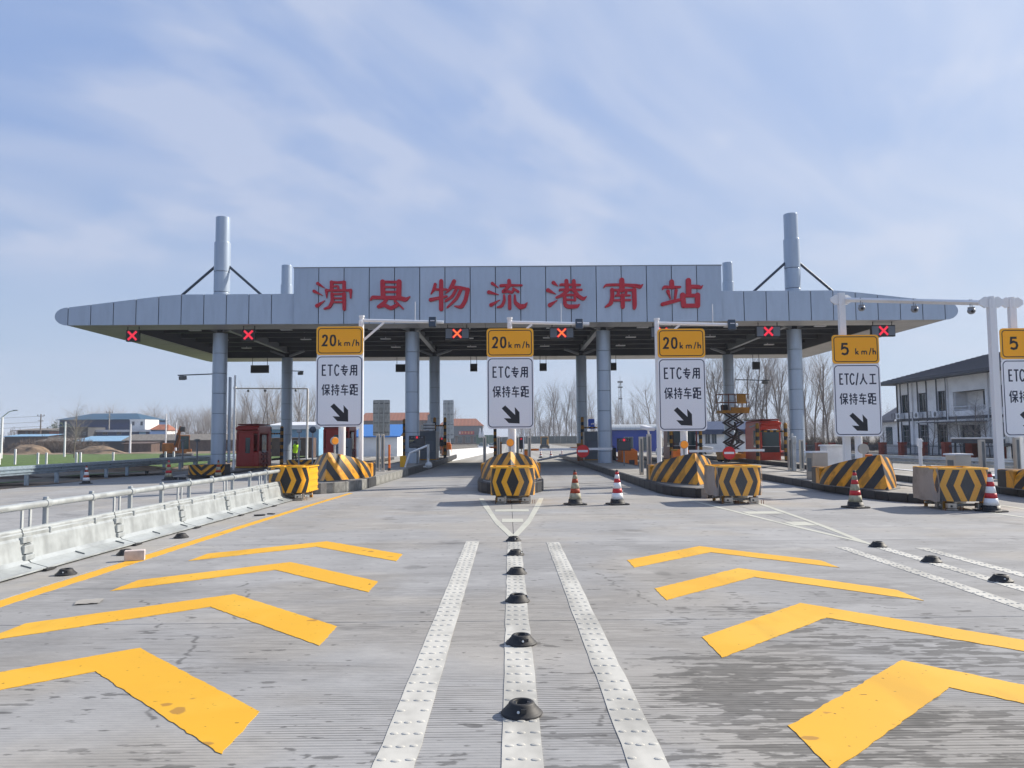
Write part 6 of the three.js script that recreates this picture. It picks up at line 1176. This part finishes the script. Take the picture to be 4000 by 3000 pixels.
  { const w = new THREE.Group(); w.name = 'entrance'; b.add(w); part(w, 'frame', [...[60.95, 61.5, 62.2, 62.9, 63.5].map((z) => on(z - 0.05, z + 0.05, -0.45, 2.34, -0.15, 0.08)), on(60.9, 63.6, 1.78, 1.86, -0.15, 0.08), on(60.9, 63.6, 2.26, 2.34, -0.15, 0.08)], M.trimdark); part(w, 'pane', on(60.9, 63.6, -0.4, 2.26, -0.2, 0.02), M.pane); part(w, 'curtain', [on(62.35, 62.8, -0.3, 1.7, -0.4, 0.05), on(63.0, 63.3, -0.3, 1.7, -0.4, 0.05)], M.tan); }
  part(b, 'porch_canopy', [box(1.6, 0.1, 7.4, X - 0.8, 2.68, -63.7)], M.wall); part(b, 'porch_edge', [box(1.64, 0.07, 7.44, X - 0.8, 2.60, -63.7)], M.trimdark);
  for (const z of [73.1, 69.9, 66.8, 58.0]) { const a = new THREE.Group(); a.name = 'air_conditioner'; b.add(a); part(a, 'casing', rbox(0.4, 0.56, 0.8, X - 0.3, 3.33, -z + 0.35, 0.03), M.white); part(a, 'fan_grille', [bar(V(X - 0.5, 3.33, -z + 0.42), V(X - 0.52, 3.33, -z + 0.42), 0.2, 18)], M.galvdark); part(a, 'cage', [...[3.12, 3.24, 3.36, 3.48, 3.6].map((y) => box(0.03, 0.025, 0.62, X - 0.55, y, -z - 0.42)), ...[-0.7, -0.14].map((q) => box(0.03, 0.5, 0.03, X - 0.55, 3.36, -z + q))], M.trimdark); }
  for (const z of [70.85, 65.15, 59.6]) part(b, 'downpipe', bar(V(X - 0.1, -0.4, -z), V(X - 0.1, 6.35, -z), 0.06, 8), M.wall);
  // hipped slate roof with deep dark eaves
  const e = 1.3, A = [[X - e, Z0 - 2], [X - e, Z1 + e], [X + 11 + e, Z1 + e], [X + 11 + e, Z0 - 2]], rz = Z1 - 5.2, rx = X + 5.5, ry = 8.7, ey = 6.62;
  const tri = (list) => { const g = new THREE.BufferGeometry(); g.setAttribute('position', new THREE.BufferAttribute(new Float32Array(list.flat()), 3)); g.computeVertexNormals(); return g; };
  const P = ([x, z], y) => [x, y, -z], R1 = [rx, ry, -rz], R0 = [rx, ry, -(Z0 - 2)];
  part(b, 'roof', [tri([P(A[0], ey), R1, P(A[1], ey), P(A[0], ey), R0, R1, P(A[1], ey), R1, P(A[2], ey), P(A[2], ey), R1, R0, P(A[2], ey), R0, P(A[3], ey)])], M.roofslate);
  part(b, 'eaves', [box(0.12, 0.24, A[1][1] - A[0][1], X - e + 0.02, ey - 0.12, -(A[0][1] + A[1][1]) / 2), box(11 + 2 * e, 0.24, 0.12, X + 5.5, ey - 0.12, -Z1 - e + 0.02), box(e, 0.06, A[1][1] - A[0][1], X - e / 2, ey - 0.2, -(A[0][1] + A[1][1]) / 2)], M.trimdark);
  for (let i = 0; i < 22; i++) { const t = (i + 0.5) / 22; part(b, 'tile_rib', flat(V(mix(X - e, rx, t), mix(ey, ry, t) + 0.02, -(Z0 - 1.9)), V(mix(X - e, rx, t), mix(ey, ry, t) + 0.02, -mix(Z1 + e, rz, t)), 0.05, 0.03), M.roofslate); }
  // lower wing at the far end
  part(b, 'wing_wall', [box(8, 4.0, 3.6, X + 4.05, 0.9, -75.8)], M.wall); part(b, 'wing_roof', [tri([[X - 0.3, 2.95, -74.0], [X + 4, 5.6, -74.0], [X - 0.3, 2.95, -78], [X + 4, 5.6, -74.0], [X + 4, 5.6, -78], [X - 0.3, 2.95, -78]]), box(0.1, 0.2, 4, X - 0.3, 2.9, -76)], M.roofslate); part(b, 'wing_window', box(0.04, 1.7, 1.2, X + 0.03, 1.5, -75.6), M.glass);
}
{ // brick piers and iron fence before the office
  const zs = [43.3, 46.4, 49.5, 52.6, 55.6, 58.5, 61.6, 64.8, 68, 71.2, 74.4, 78, 82];
  zs.forEach((Z, i) => {
    const t = thing('brick_pier', `${['nearest', 'second', 'third', 'fourth', 'fifth', 'sixth', 'seventh', 'eighth', 'ninth', 'tenth', 'eleventh', 'twelfth', 'farthest'][i]} red brick fence pier before the white office`, 'fence pier', 30, fall(Z) - 0.05, Z, 0, 'red brick fence piers');
    const w = i === 2 ? 0.7 : 0.46; part(t, 'shaft', rbox(w, 1.12, w, 0, 0.56, 0, 0.012), M.brick); part(t, 'coping', box(w + 0.06, 0.05, w + 0.06, 0, 1.14, 0), M.brick);
  });
  for (let i = 0; i < zs.length - 1; i++) {
    const a = zs[i] + 0.3, c = zs[i + 1] - 0.3, y = fall((a + c) / 2), t = thing('iron_fence', `dark iron fence panel number ${i + 1} from the right between red brick piers`, 'fence', 30, y, (a + c) / 2, 0, 'iron fence panels before the office'); t.userData.label = `${['first', 'second', 'third', 'fourth', 'fifth', 'sixth', 'seventh', 'eighth', 'ninth', 'tenth', 'eleventh', 'twelfth'][i]} dark iron fence panel counted from the right between brick piers`;
    part(t, 'rail', [0.28, 0.82].map((q) => box(0.04, 0.04, c - a, 0, q, 0)), M.trimdark); const n = Math.round((c - a) / 0.13), g = []; for (let k = 0; k < n; k++) g.push(box(0.02, 0.85, 0.02, 0, 0.52, -(c - a) / 2 + (k + 0.5) * (c - a) / n)); const pb = part(t, 'fence_bars', g, M.trimdark); pb.userData.kind = 'stuff'; part(t, 'plinth', box(0.2, 0.2, c - a, 0, 0.05, 0), M.concrete);
  }
  const s = thing('gate_shelter', 'small flat roofed shelter with a white edge before the office entrance', 'shelter', 30.6, -0.1, 47.6); part(s, 'roof', rbox(3.4, 0.1, 5.2, 0, 1.42, 0, 0.02), M.white); part(s, 'fascia', box(3.3, 0.26, 5.1, 0, 1.24, 0), M.trimdark); part(s, 'post', [[-1.5, -2.4], [1.5, -2.4], [-1.5, 2.4], [1.5, 2.4]].map(([x, z]) => box(0.1, 1.2, 0.1, x, 0.6, z)), M.trimdark); part(s, 'barrier_screen', box(0.06, 0.9, 4.6, 1.4, 0.6, 0), M.panelgrey);
  const cam = thing('street_camera', 'grey camera pole with cross arms at the right edge', 'camera mast', 21.5, 0, 33); part(cam, 'pole', cyl(0.09, 0.08, 2.6, 0, 0, 0, 10), M.galv); part(cam, 'box', rbox(0.5, 0.7, 0.3, 0.2, 1.5, 0, 0.03), M.galv); part(cam, 'camera', [rbox(0.4, 0.14, 0.16, -0.2, 1.1, 0.1, 0.03), bar(V(0, 1.0, 0), V(-0.3, 1.1, 0.1), 0.03, 6)], M.dark);
}

// ---------------------------------------------------------------- smaller buildings
{
  const tri = (list) => { const g = new THREE.BufferGeometry(); g.setAttribute('position', new THREE.BufferAttribute(new Float32Array(list.flat()), 3)); g.computeVertexNormals(); return g; };
  // front wall at Z; roof hipped or gabled over x0..x1 and depth d; windows as [x, y, w, h] on the front
  const house = (name, label, cat, Z, x0, x1, yb, ye, yr, d, wall, roof, { hip = 0, over = 0.4, wins = [], winMat = M.glass, mono = false, th = 0.12 } = {}) => {
    const t = thing(name, label, cat, (x0 + x1) / 2, yb, Z), w = x1 - x0, h = ye - yb, r = yr - yb;
    part(t, 'wall', [box(w, h, d, 0, h / 2, -d / 2)], wall);
    const a = -w / 2 - over, b = w / 2 + over, f = over, k = -d - over, m = -d / 2;
    const rg = mono ? tri([[a, h, f], [b, h, f], [b, r, k], [a, h, f], [b, r, k], [a, r, k], [a, h - th, f], [b, h - th, f], [b, h, f], [a, h - th, f], [b, h, f], [a, h, f]]) : tri([[a, h, f], [b, h, f], [b - hip, r, m], [a, h, f], [b - hip, r, m], [a + hip, r, m], [b, h, k], [a, h, k], [a + hip, r, m], [b, h, k], [a + hip, r, m], [b - hip, r, m], [a, h, k], [a, h, f], [a + hip, r, m], [b, h, f], [b, h, k], [b - hip, r, m], [a, h - th, f], [b, h - th, f], [b, h, f], [a, h - th, f], [b, h, f], [a, h, f], [a, h, k], [b, h, k], [b, h, f], [a, h, k], [b, h, f], [a, h, f]]);
    part(t, 'roof', rg, roof);
    for (const [x, y, ww, hh] of wins) { const q = part(t, 'window', [box(ww + 0.16, 0.08, 0.08, x - (x0 + x1) / 2, y - yb - hh / 2, 0.03), box(ww + 0.16, 0.08, 0.08, x - (x0 + x1) / 2, y - yb + hh / 2, 0.03), ...[-1, 0, 1].map((s) => box(0.08, hh, 0.06, x - (x0 + x1) / 2 + s * ww / 2, y - yb, 0.03))], M.steelgrey); part(q, 'pane', box(ww, hh, 0.03, x - (x0 + x1) / 2, y - yb, 0.012), winMat); }
    return t;
  };
  const G = -0.98;
  house('long_shed', 'long low brown brick shed with a pale roof behind the green field', 'shed', 168, -83.4, -58, G, 1.64, 3.0, 9, M.brownwall, M.thatch, { over: 0.5 });
  house('low_outbuilding', 'small brown outbuilding with a tan end wall before the long shed', 'shed', 160, -79.6, -74.0, G, 1.0, 1.35, 4, M.brownwall, M.brownwall, { mono: true });
  house('factory', 'big blue roofed factory hall on the left skyline', 'factory', 208, -121, -99.5, G, 7.35, 9.25, 16, M.bluewall, M.blueroof, { hip: 5.2, over: 0.7 });
  house('annex', 'white annex with two small windows beside the blue factory', 'house', 203, -99.6, -95.6, G, 7.2, 7.35, 8, M.wall, M.wall, { mono: true, over: 0.15, wins: [[-98.7, 6.1, 0.55, 0.95], [-96.5, 6.1, 0.55, 0.95]], winMat: M.dark });
  const lb = house('workshop', 'low dark blue workshop with a white roof edge before the factory', 'workshop', 190, -105.5, -88.3, G, 4.3, 4.45, 9, M.bluewall, M.white, { mono: true, over: 0.6, wins: [[-102.5, 3.5, 1.1, 0.7], [-99.2, 3.5, 1.1, 0.7], [-95.8, 3.5, 1.0, 0.7]], winMat: M.dark, th: 0.55 });
  part(lb, 'pale_blue_door', box(1.6, 2.6, 0.1, 6.9, 4.0, 0.1), M.paleblue);
  house('grey_house', 'dark grey windowed house behind the small bare tree', 'house', 186, -108.2, -101.3, G, 5.0, 5.15, 8, M.dark, M.thatch, { mono: true, over: 0.3, wins: [[-106.8, 3.4, 0.6, 0.7], [-103.4, 3.4, 0.6, 0.7], [-102.1, 3.4, 0.6, 0.7]], winMat: M.black });
  house('brown_house', 'brown house with a flat pinkish roof at far left', 'house', 188, -119.5, -111.5, G, 4.3, 4.9, 8, M.brownwall, M.thatch, { mono: true, over: 0.8, wins: [[-117.2, 3.7, 0.5, 0.6], [-116.1, 3.7, 0.5, 0.6], [-115, 3.7, 0.5, 0.6]], winMat: M.black });
  house('orange_house', 'small orange walled house right of the brown house', 'house', 187, -111.2, -108.2, G, 4.1, 4.5, 7, M.tile, M.thatch, { mono: true, over: 0.3 });
  house('open_shed', 'open shed with a pale blue sheet roof at far left', 'shed', 171, -111.5, -102, G, 2.75, 3.25, 6, M.dark, M.paleblue, { mono: true, over: 0.4 });
  house('open_shed', 'open shed with a bright pale blue sheet roof before the factory', 'shed', 173, -97, -84.4, G, 1.55, 2.75, 7, M.dark, M.paleblue, { mono: true, over: 0.4 });
  house('grey_shelter', 'dark low shelter with a sagging grey roof beside the white pole', 'shed', 166, -101.2, -94.6, G, 1.6, 2.3, 5, M.dark, M.thatch, { mono: true, over: 0.5 });
  house('tiled_house', 'small house with an orange tiled roof behind the long shed', 'house', 205, -95.2, -90.6, G, 4.3, 5.9, 6, M.wall, M.tile, { hip: 1.4 });
  house('pale_blue_shed', 'pale blue shed with a white roof edge behind the left rear column', 'shed', 92, -28.5, -22.6, -0.5, 3.28, 3.8, 6, M.paleblue, M.white, { mono: true, over: 0.25, th: 0.5 });
  house('brown_stall', 'dark brown low wall before the pale blue shed', 'shed', 88, -27.2, -22.4, -0.5, 1.75, 1.8, 2, M.brownwall, M.brownwall, { mono: true, over: 0.05, wins: [[-24.1, 0.9, 0.8, 1.1]] });
  house('blue_shed', 'small shed with a bright blue roof right of the left speed sign', 'shed', 82, -16.2, -11.8, -0.45, 1.85, 3.2, 5, M.wall, M.paintblue ??= mat(0.02, 0.16, 0.48, { roughness: 0.4, name: 'bright_blue_sheet' }), { mono: true, over: 0.4 });
  house('tiled_hall', 'long hall with an orange tiled roof behind the left columns', 'house', 335, -64, -33, G, 9.6, 13.2, 14, M.brownwall, M.tile, { hip: 1, wins: [[-60, 6.5, 2, 2], [-54, 6.5, 2, 2], [-48, 6.5, 2, 2], [-42, 6.5, 2, 2], [-37, 6.5, 2, 2]] });
  const shop = house('shop_row', 'shop row with an orange roof and a red signboard beyond the white car', 'shop', 332, -30, -11.0, G, 7.0, 10.2, 12, M.brownwall, M.tile, { hip: 3.5, wins: [[-24, 1.0, 2, 2.6], [-20.8, 1.0, 1.8, 2.6], [-17.4, 1.0, 2, 2.6], [-13.8, 1.0, 2.2, 2.6]] });
  part(shop, 'grey_front', box(18.9, 4.2, 0.3, 0, 4.0 + 1.6, 0.25), M.boothgrey);
  const st = canvasTex(256, 64, (g, w, h) => { g.fillStyle = '#b5182a'; g.fillRect(0, 0, w, h); g.fillStyle = '#f0c060'; for (let i = 0; i < 4; i++) { const x = 46 + i * 52; g.fillRect(x, 14, 26, 5); g.fillRect(x + 10, 10, 5, 36); g.fillRect(x - 2, 28, 30, 5); g.fillRect(x + 2, 42, 22, 5); } g.fillStyle = '#e8e0d8'; g.fillRect(8, 10, 18, 40); });
  raw(shop, 'red_signboard', prep(new THREE.BoxGeometry(6.6, 1.5, 0.2).translate(2.6, 4.9, 0.55)), new THREE.MeshStandardMaterial({ name: 'shop_sign', map: st, roughness: 0.5 }));
  const kb = house('blue_kiosk', 'blue fronted kiosk building with a silver curved roof right of the right middle column', 'kiosk', 108, 14.6, 21.0, -0.55, 2.65, 2.7, 5, M.paintroyal ??= mat(0.01, 0.045, 0.30, { roughness: 0.45, name: 'royal_blue' }), M.galv, { mono: true, over: 0.1, wins: [[16.9, 0.6, 1.2, 1.9], [19.2, 0.6, 1.7, 1.9]] });
  part(kb, 'curved_roof', grid(1, 10, (u, v) => V(mix(-3.3, 3.3, u), 3.15 + 0.75 * Math.sin(v * Math.PI / 2), 0.5 - 1.6 * (1 - Math.cos(v * Math.PI / 2))), (u, v) => [u * 6, v * 2]), M.galv);
  part(kb, 'end_cheek', plate(Array.from({ length: 9 }, (_, i) => [0.5 - 1.6 * (1 - Math.cos(i / 8 * Math.PI / 2)), 3.15 + 0.75 * Math.sin(i / 8 * Math.PI / 2)]).concat([[-1.1, 0.2], [0.5, 0.2]]).reverse(), 0.1).rotateY(-Math.PI / 2).translate(-3.3, 0, 0), M.paintroyal);
  house('depot', 'white depot with a navy roof behind the scissor lift', 'depot', 96, 21.5, 31.5, -0.5, 2.42, 3.5, 7, M.wall, M.roofnavy ??= mat(0.03, 0.05, 0.11, { roughness: 0.5, name: 'navy_roof' }), { over: 0.6, th: 0.6, wins: [[24.9, 1.35, 0.55, 1.35], [25.7, 1.35, 0.55, 1.35], [28.6, 1.35, 0.6, 1.35], [30, 1.35, 0.6, 1.35]] });
  // hoardings
  const hoard = (label, Z, x0, x1, y0, y1, m) => { const t = thing('hoarding', label, 'hoarding', 0, 0, Z), n = Math.round((x1 - x0) / 2.5), w = (x1 - x0) / n; for (let i = 0; i < n; i++) { const o = part(t, 'hoarding_panel', box(w - 0.05, y1 - y0, 0.06, x0 + (i + 0.5) * w, (y0 + y1) / 2, i % 2 ? 0.02 : 0), m); } part(t, 'rail', [box(x1 - x0, 0.1, 0.1, (x0 + x1) / 2, y1 - 0.2, -0.1)], M.dark); };
  hoard('bright green hoarding behind the white car', 325, -13.5, -5.5, G, 2.9, M.hoardgreen);
  hoard('long dark teal hoarding under the bare trees', 330, 7.5, 40, G, 2.2, M.hoardteal);
  hoard('dark hedge coloured hoarding left of the kiosk', 328, -5.4, 7.4, G, 2.0, M.hoardteal);
  for (const [x, n] of [[-11.6, 'left'], [-10.4, 'right']]) { const t = thing('closed_parasol', `${n} of two closed white parasols before the shop row`, 'parasol', x, G, 318); part(t, 'canopy', lathe([[0.0, 2.6], [0.75, 2.9], [0.6, 4.2], [0.16, 6.6], [0, 6.9]], 10), M.white); part(t, 'pole', cyl(0.08, 0.08, 2.9, 0, 0, 0, 6), M.dark); }
}

// ---------------------------------------------------------------- trees and shrubs
{
  const grow = (seed, H, spread, levels, dense) => {
    const R = rng(seed), trunk = [], crown = [];
    const branch = (p, d, L, r, lev) => {
      const n = lev === 0 ? 6 : 3; let q = p.clone(), dir = d.clone();
      for (let i = 0; i < n; i++) {
        const r0 = r * (1 - i / n * 0.62), r1 = r * (1 - (i + 1) / n * 0.62);
        dir.add(V((R() - 0.5) * 0.22, 0.05 * (lev > 0 ? 1.6 : 1), (R() - 0.5) * 0.22)).normalize();
        const e = q.clone().addScaledVector(dir, L / n), g = new THREE.CylinderGeometry(r1, r0, L / n * 1.03, lev === 0 ? 7 : lev === 1 ? 4 : 3, 1, true);
        g.translate(0, L / n / 2, 0); g.applyQuaternion(new THREE.Quaternion().setFromUnitVectors(V(0, 1, 0), dir)); g.translate(q.x, q.y, q.z);
        (lev === 0 ? trunk : crown).push(g);
        if (lev < levels && (lev > 0 || i > 0)) {
          const k = lev === 0 ? (i > 3 ? 4 : 3) : dense;
          for (let b = 0; b < k; b++) {
            const a = R() * Math.PI * 2, tilt = (0.45 + R() * 0.45) * spread, side = V(Math.cos(a), 0, Math.sin(a));
            const nd = dir.clone().multiplyScalar(Math.cos(tilt)).addScaledVector(side, Math.sin(tilt)).normalize();
            branch(e.clone().lerp(q, R() * 0.8), nd, L * (lev === 0 ? (0.48 - i * 0.035) : 0.52) * (0.75 + R() * 0.5), r1 * 0.5, lev + 1);
          }
        }
        q = e;
      }
    };
    branch(V(0, 0, 0), V((R() - 0.5) * 0.08, 1, (R() - 0.5) * 0.08).normalize(), H * 0.92, H * 0.0125, 0);
    return { trunk: merge(trunk), crown: merge(crown), H };
  };
  const kinds = [grow(3, 15, 0.75, 3, 2), grow(8, 15, 0.95, 3, 2), grow(21, 15, 0.62, 3, 2), grow(34, 11, 1.35, 3, 3)];
  const tree = (kind, label, x, y, Z, h, turn, group) => { const k = kinds[kind], t = thing('bare_tree', label, 'tree', x, y, Z, turn, group); t.scale.setScalar(h / k.H); raw(t, 'trunk', k.trunk, M.bark); raw(t, 'crown', k.crown, M.twig); return t; };
  const R = rng(55), ORD = ['first', 'second', 'third', 'fourth', 'fifth', 'sixth', 'seventh', 'eighth', 'ninth', 'tenth', 'eleventh', 'twelfth', 'thirteenth', 'fourteenth', 'fifteenth', 'sixteenth', 'seventeenth', 'eighteenth'];
  const row = (list, Z, group, label) => list.forEach(([vx, vy], i) => { const Zi = Z + (R() - 0.5) * Z * 0.12, x = (vx - 1098) * Zi / 1659, h = (947 - (vx - 1098) * 0.0075 - vy) / 1659 * Zi + 2.5; tree(Math.floor(R() * 3), `${ORD[i]} tall bare poplar from the left in the row ${label}`, x, -0.95, Zi, h, R() * 6, group); });
  row([[522, 868], [538, 852], [552, 846], [566, 838], [580, 842], [594, 838], [606, 846], [636, 850], [650, 840], [662, 846], [674, 852]], 210, 'bare poplars behind the left booths', 'behind the left red booth');
  row([[1128, 872], [1142, 868], [1158, 850], [1170, 862], [1184, 848], [1196, 838], [1210, 846], [1222, 836], [1236, 852], [1248, 840], [1270, 842], [1284, 846], [1330, 872]], 345, 'bare poplars behind the middle lanes', 'behind the middle lanes');
  row([[1352, 878], [1372, 866], [1392, 874], [1408, 832], [1420, 826]], 300, 'bare trees around the tower', 'before the telecom tower');
  row([[1532, 786], [1546, 772], [1560, 790], [1578, 778], [1596, 768], [1612, 776], [1628, 764], [1644, 772], [1660, 768], [1676, 786], [1692, 776], [1708, 790], [1742, 786], [1758, 778], [1776, 770], [1790, 792], [1812, 800], [1836, 812]], 150, 'bare poplars behind the red booth on the right', 'behind the scissor lift');
  tree(3, 'round bare tree standing behind the orange roofed shop row', -23.2, -0.95, 345, 16, 1, undefined);
  tree(3, 'small bare tree with a dark crown in the left field', -49.4, -0.3, 88, 5.9, 2, undefined);
  tree(0, 'bare tree leaning in at the far left edge', -58.5, -0.5, 88, 6.4, 2.2, undefined);
  tree(3, 'broad dark bare tree below the telecom tower', 36, -0.95, 260, 12, 4, undefined);
  tree(3, 'broad bare tree right of the right middle column', 29, -0.95, 262, 11, 1.2, undefined);
  [[33.2, 56.3, 3.4, 'forked young tree before the office entrance, left of the shelter'], [33.2, 60.2, 3.6, 'young bare tree before the middle of the office'], [33, 54.4, 4.2, 'young bare tree before the office balcony'], [33, 52.6, 3.6, 'young bare tree right of the office entrance'], [33, 67.4, 3.3, 'young bare tree before the far end of the office']].forEach(([x, Z, h, l], i) => tree(3, l, x, fall(Z) - 0.1, Z, h, i * 1.7, undefined));
  // far hazy wood on the left skyline: one mass
  const far = (name, label, n, x0, x1, Z0, Z1, h0, h1) => { const im = new THREE.InstancedMesh(kinds[1].crown, M.twig, n), im2 = new THREE.InstancedMesh(kinds[1].trunk, M.bark, n), q = new THREE.Object3D(); for (let i = 0; i < n; i++) { const Z = mix(Z0, Z1, R()); q.position.set(mix(x0, x1, (i + R()) / n), -0.95, -Z); q.rotation.y = R() * 6; q.scale.setScalar(mix(h0, h1, R()) / 15); q.updateMatrix(); im.setMatrixAt(i, q.matrix); im2.setMatrixAt(i, q.matrix); } const g = new THREE.Group(); g.name = name; scene.add(g); g.add(im, im2); im.name = 'crowns'; im2.name = 'trunks'; g.userData.label = label; g.userData.kind = 'stuff'; };
  far('distant_wood', 'hazy bare wood along the far left skyline', 95, -260, -150, 420, 560, 14, 22);
  far('roadside_thicket', 'grey brown thicket at the foot of the bare trees', 150, 4, 110, 335, 372, 5, 11);
  far('roadside_thicket', 'grey brown thicket behind the red booths on the right', 110, 34, 72, 128, 172, 3.5, 7);
  far('left_thicket', 'grey thicket behind the pale blue shed', 60, -88, -44, 200, 250, 5, 10);
  // twiggy shrub masses
  const bush = (label, x, y, Z, w, h, d, m, n, seed, name = 'shrub') => { const Q = rng(seed), geo = []; for (let i = 0; i < n; i++) { const a = Q() * 6.28, k = Math.sqrt(Q()), cx = Math.cos(a) * k * w / 2, cz = Math.sin(a) * k * d / 2, top = h * Math.sqrt(Math.max(0.05, 1 - k * k)) * (0.55 + 0.6 * Q()), s = 0.16 + Q() * 0.2; const hh = Q() * top; const le = name === 'evergreen_tree' ? 0.5 : 0.9, dx = (Q() - 0.5) * 0.9, dz = (Q() - 0.5) * 0.9; for (let q = 0; q < 3; q++) geo.push(bar(V(cx, hh, cz), V(cx + dx * le + (Q() - 0.5) * 0.8, hh + le * (0.35 + Q() * 0.7), cz + dz * le + (Q() - 0.5) * 0.8), name === 'evergreen_tree' ? 0.12 : 0.035, 3, 0.01)); if (i % 6 === 0) geo.push(bar(V(cx * 0.5, 0, cz * 0.5), V(cx, top, cz), 0.03, 3)); } const t = new THREE.Mesh(merge(geo), m); t.name = numbered(name); t.position.set(x, y, -Z); t.castShadow = t.receiveShadow = true; scene.add(t); tag(t, label, name === 'evergreen_tree' ? 'tree' : 'shrub'); };
  bush('dark brown shrub mass behind the grey soil mound', -92, -0.95, 158, 22, 3.4, 6, M.shrub, 1500, 71);
  bush('brown shrub mass at the far left edge', -124, -0.95, 196, 16, 5.4, 6, M.shrub, 1100, 72);
  bush('brown shrub mass right of the excavator on the skyline', -72, -0.95, 178, 16, 4.4, 6, M.shrub, 1300, 73);
  bush('dark green evergreen clump left of the blue factory', -116, -0.95, 200, 10, 7.4, 6, M.pine, 1400, 74, 'evergreen_tree');
  bush('dark green evergreen clump behind the white office fence', 38, -0.9, 120, 8, 4.6, 6, M.pine, 900, 75, 'evergreen_tree');
  for (let i = 0; i < 4; i++) bush(`${['first', 'second', 'third', 'fourth'][i]} brown hedge clump from the left under the right hand poplars`, 40 + i * 7.2, -0.9, 122, 8, 2.2, 3, M.shrub, 700, 80 + i);
}

renderer.render(scene, camera);
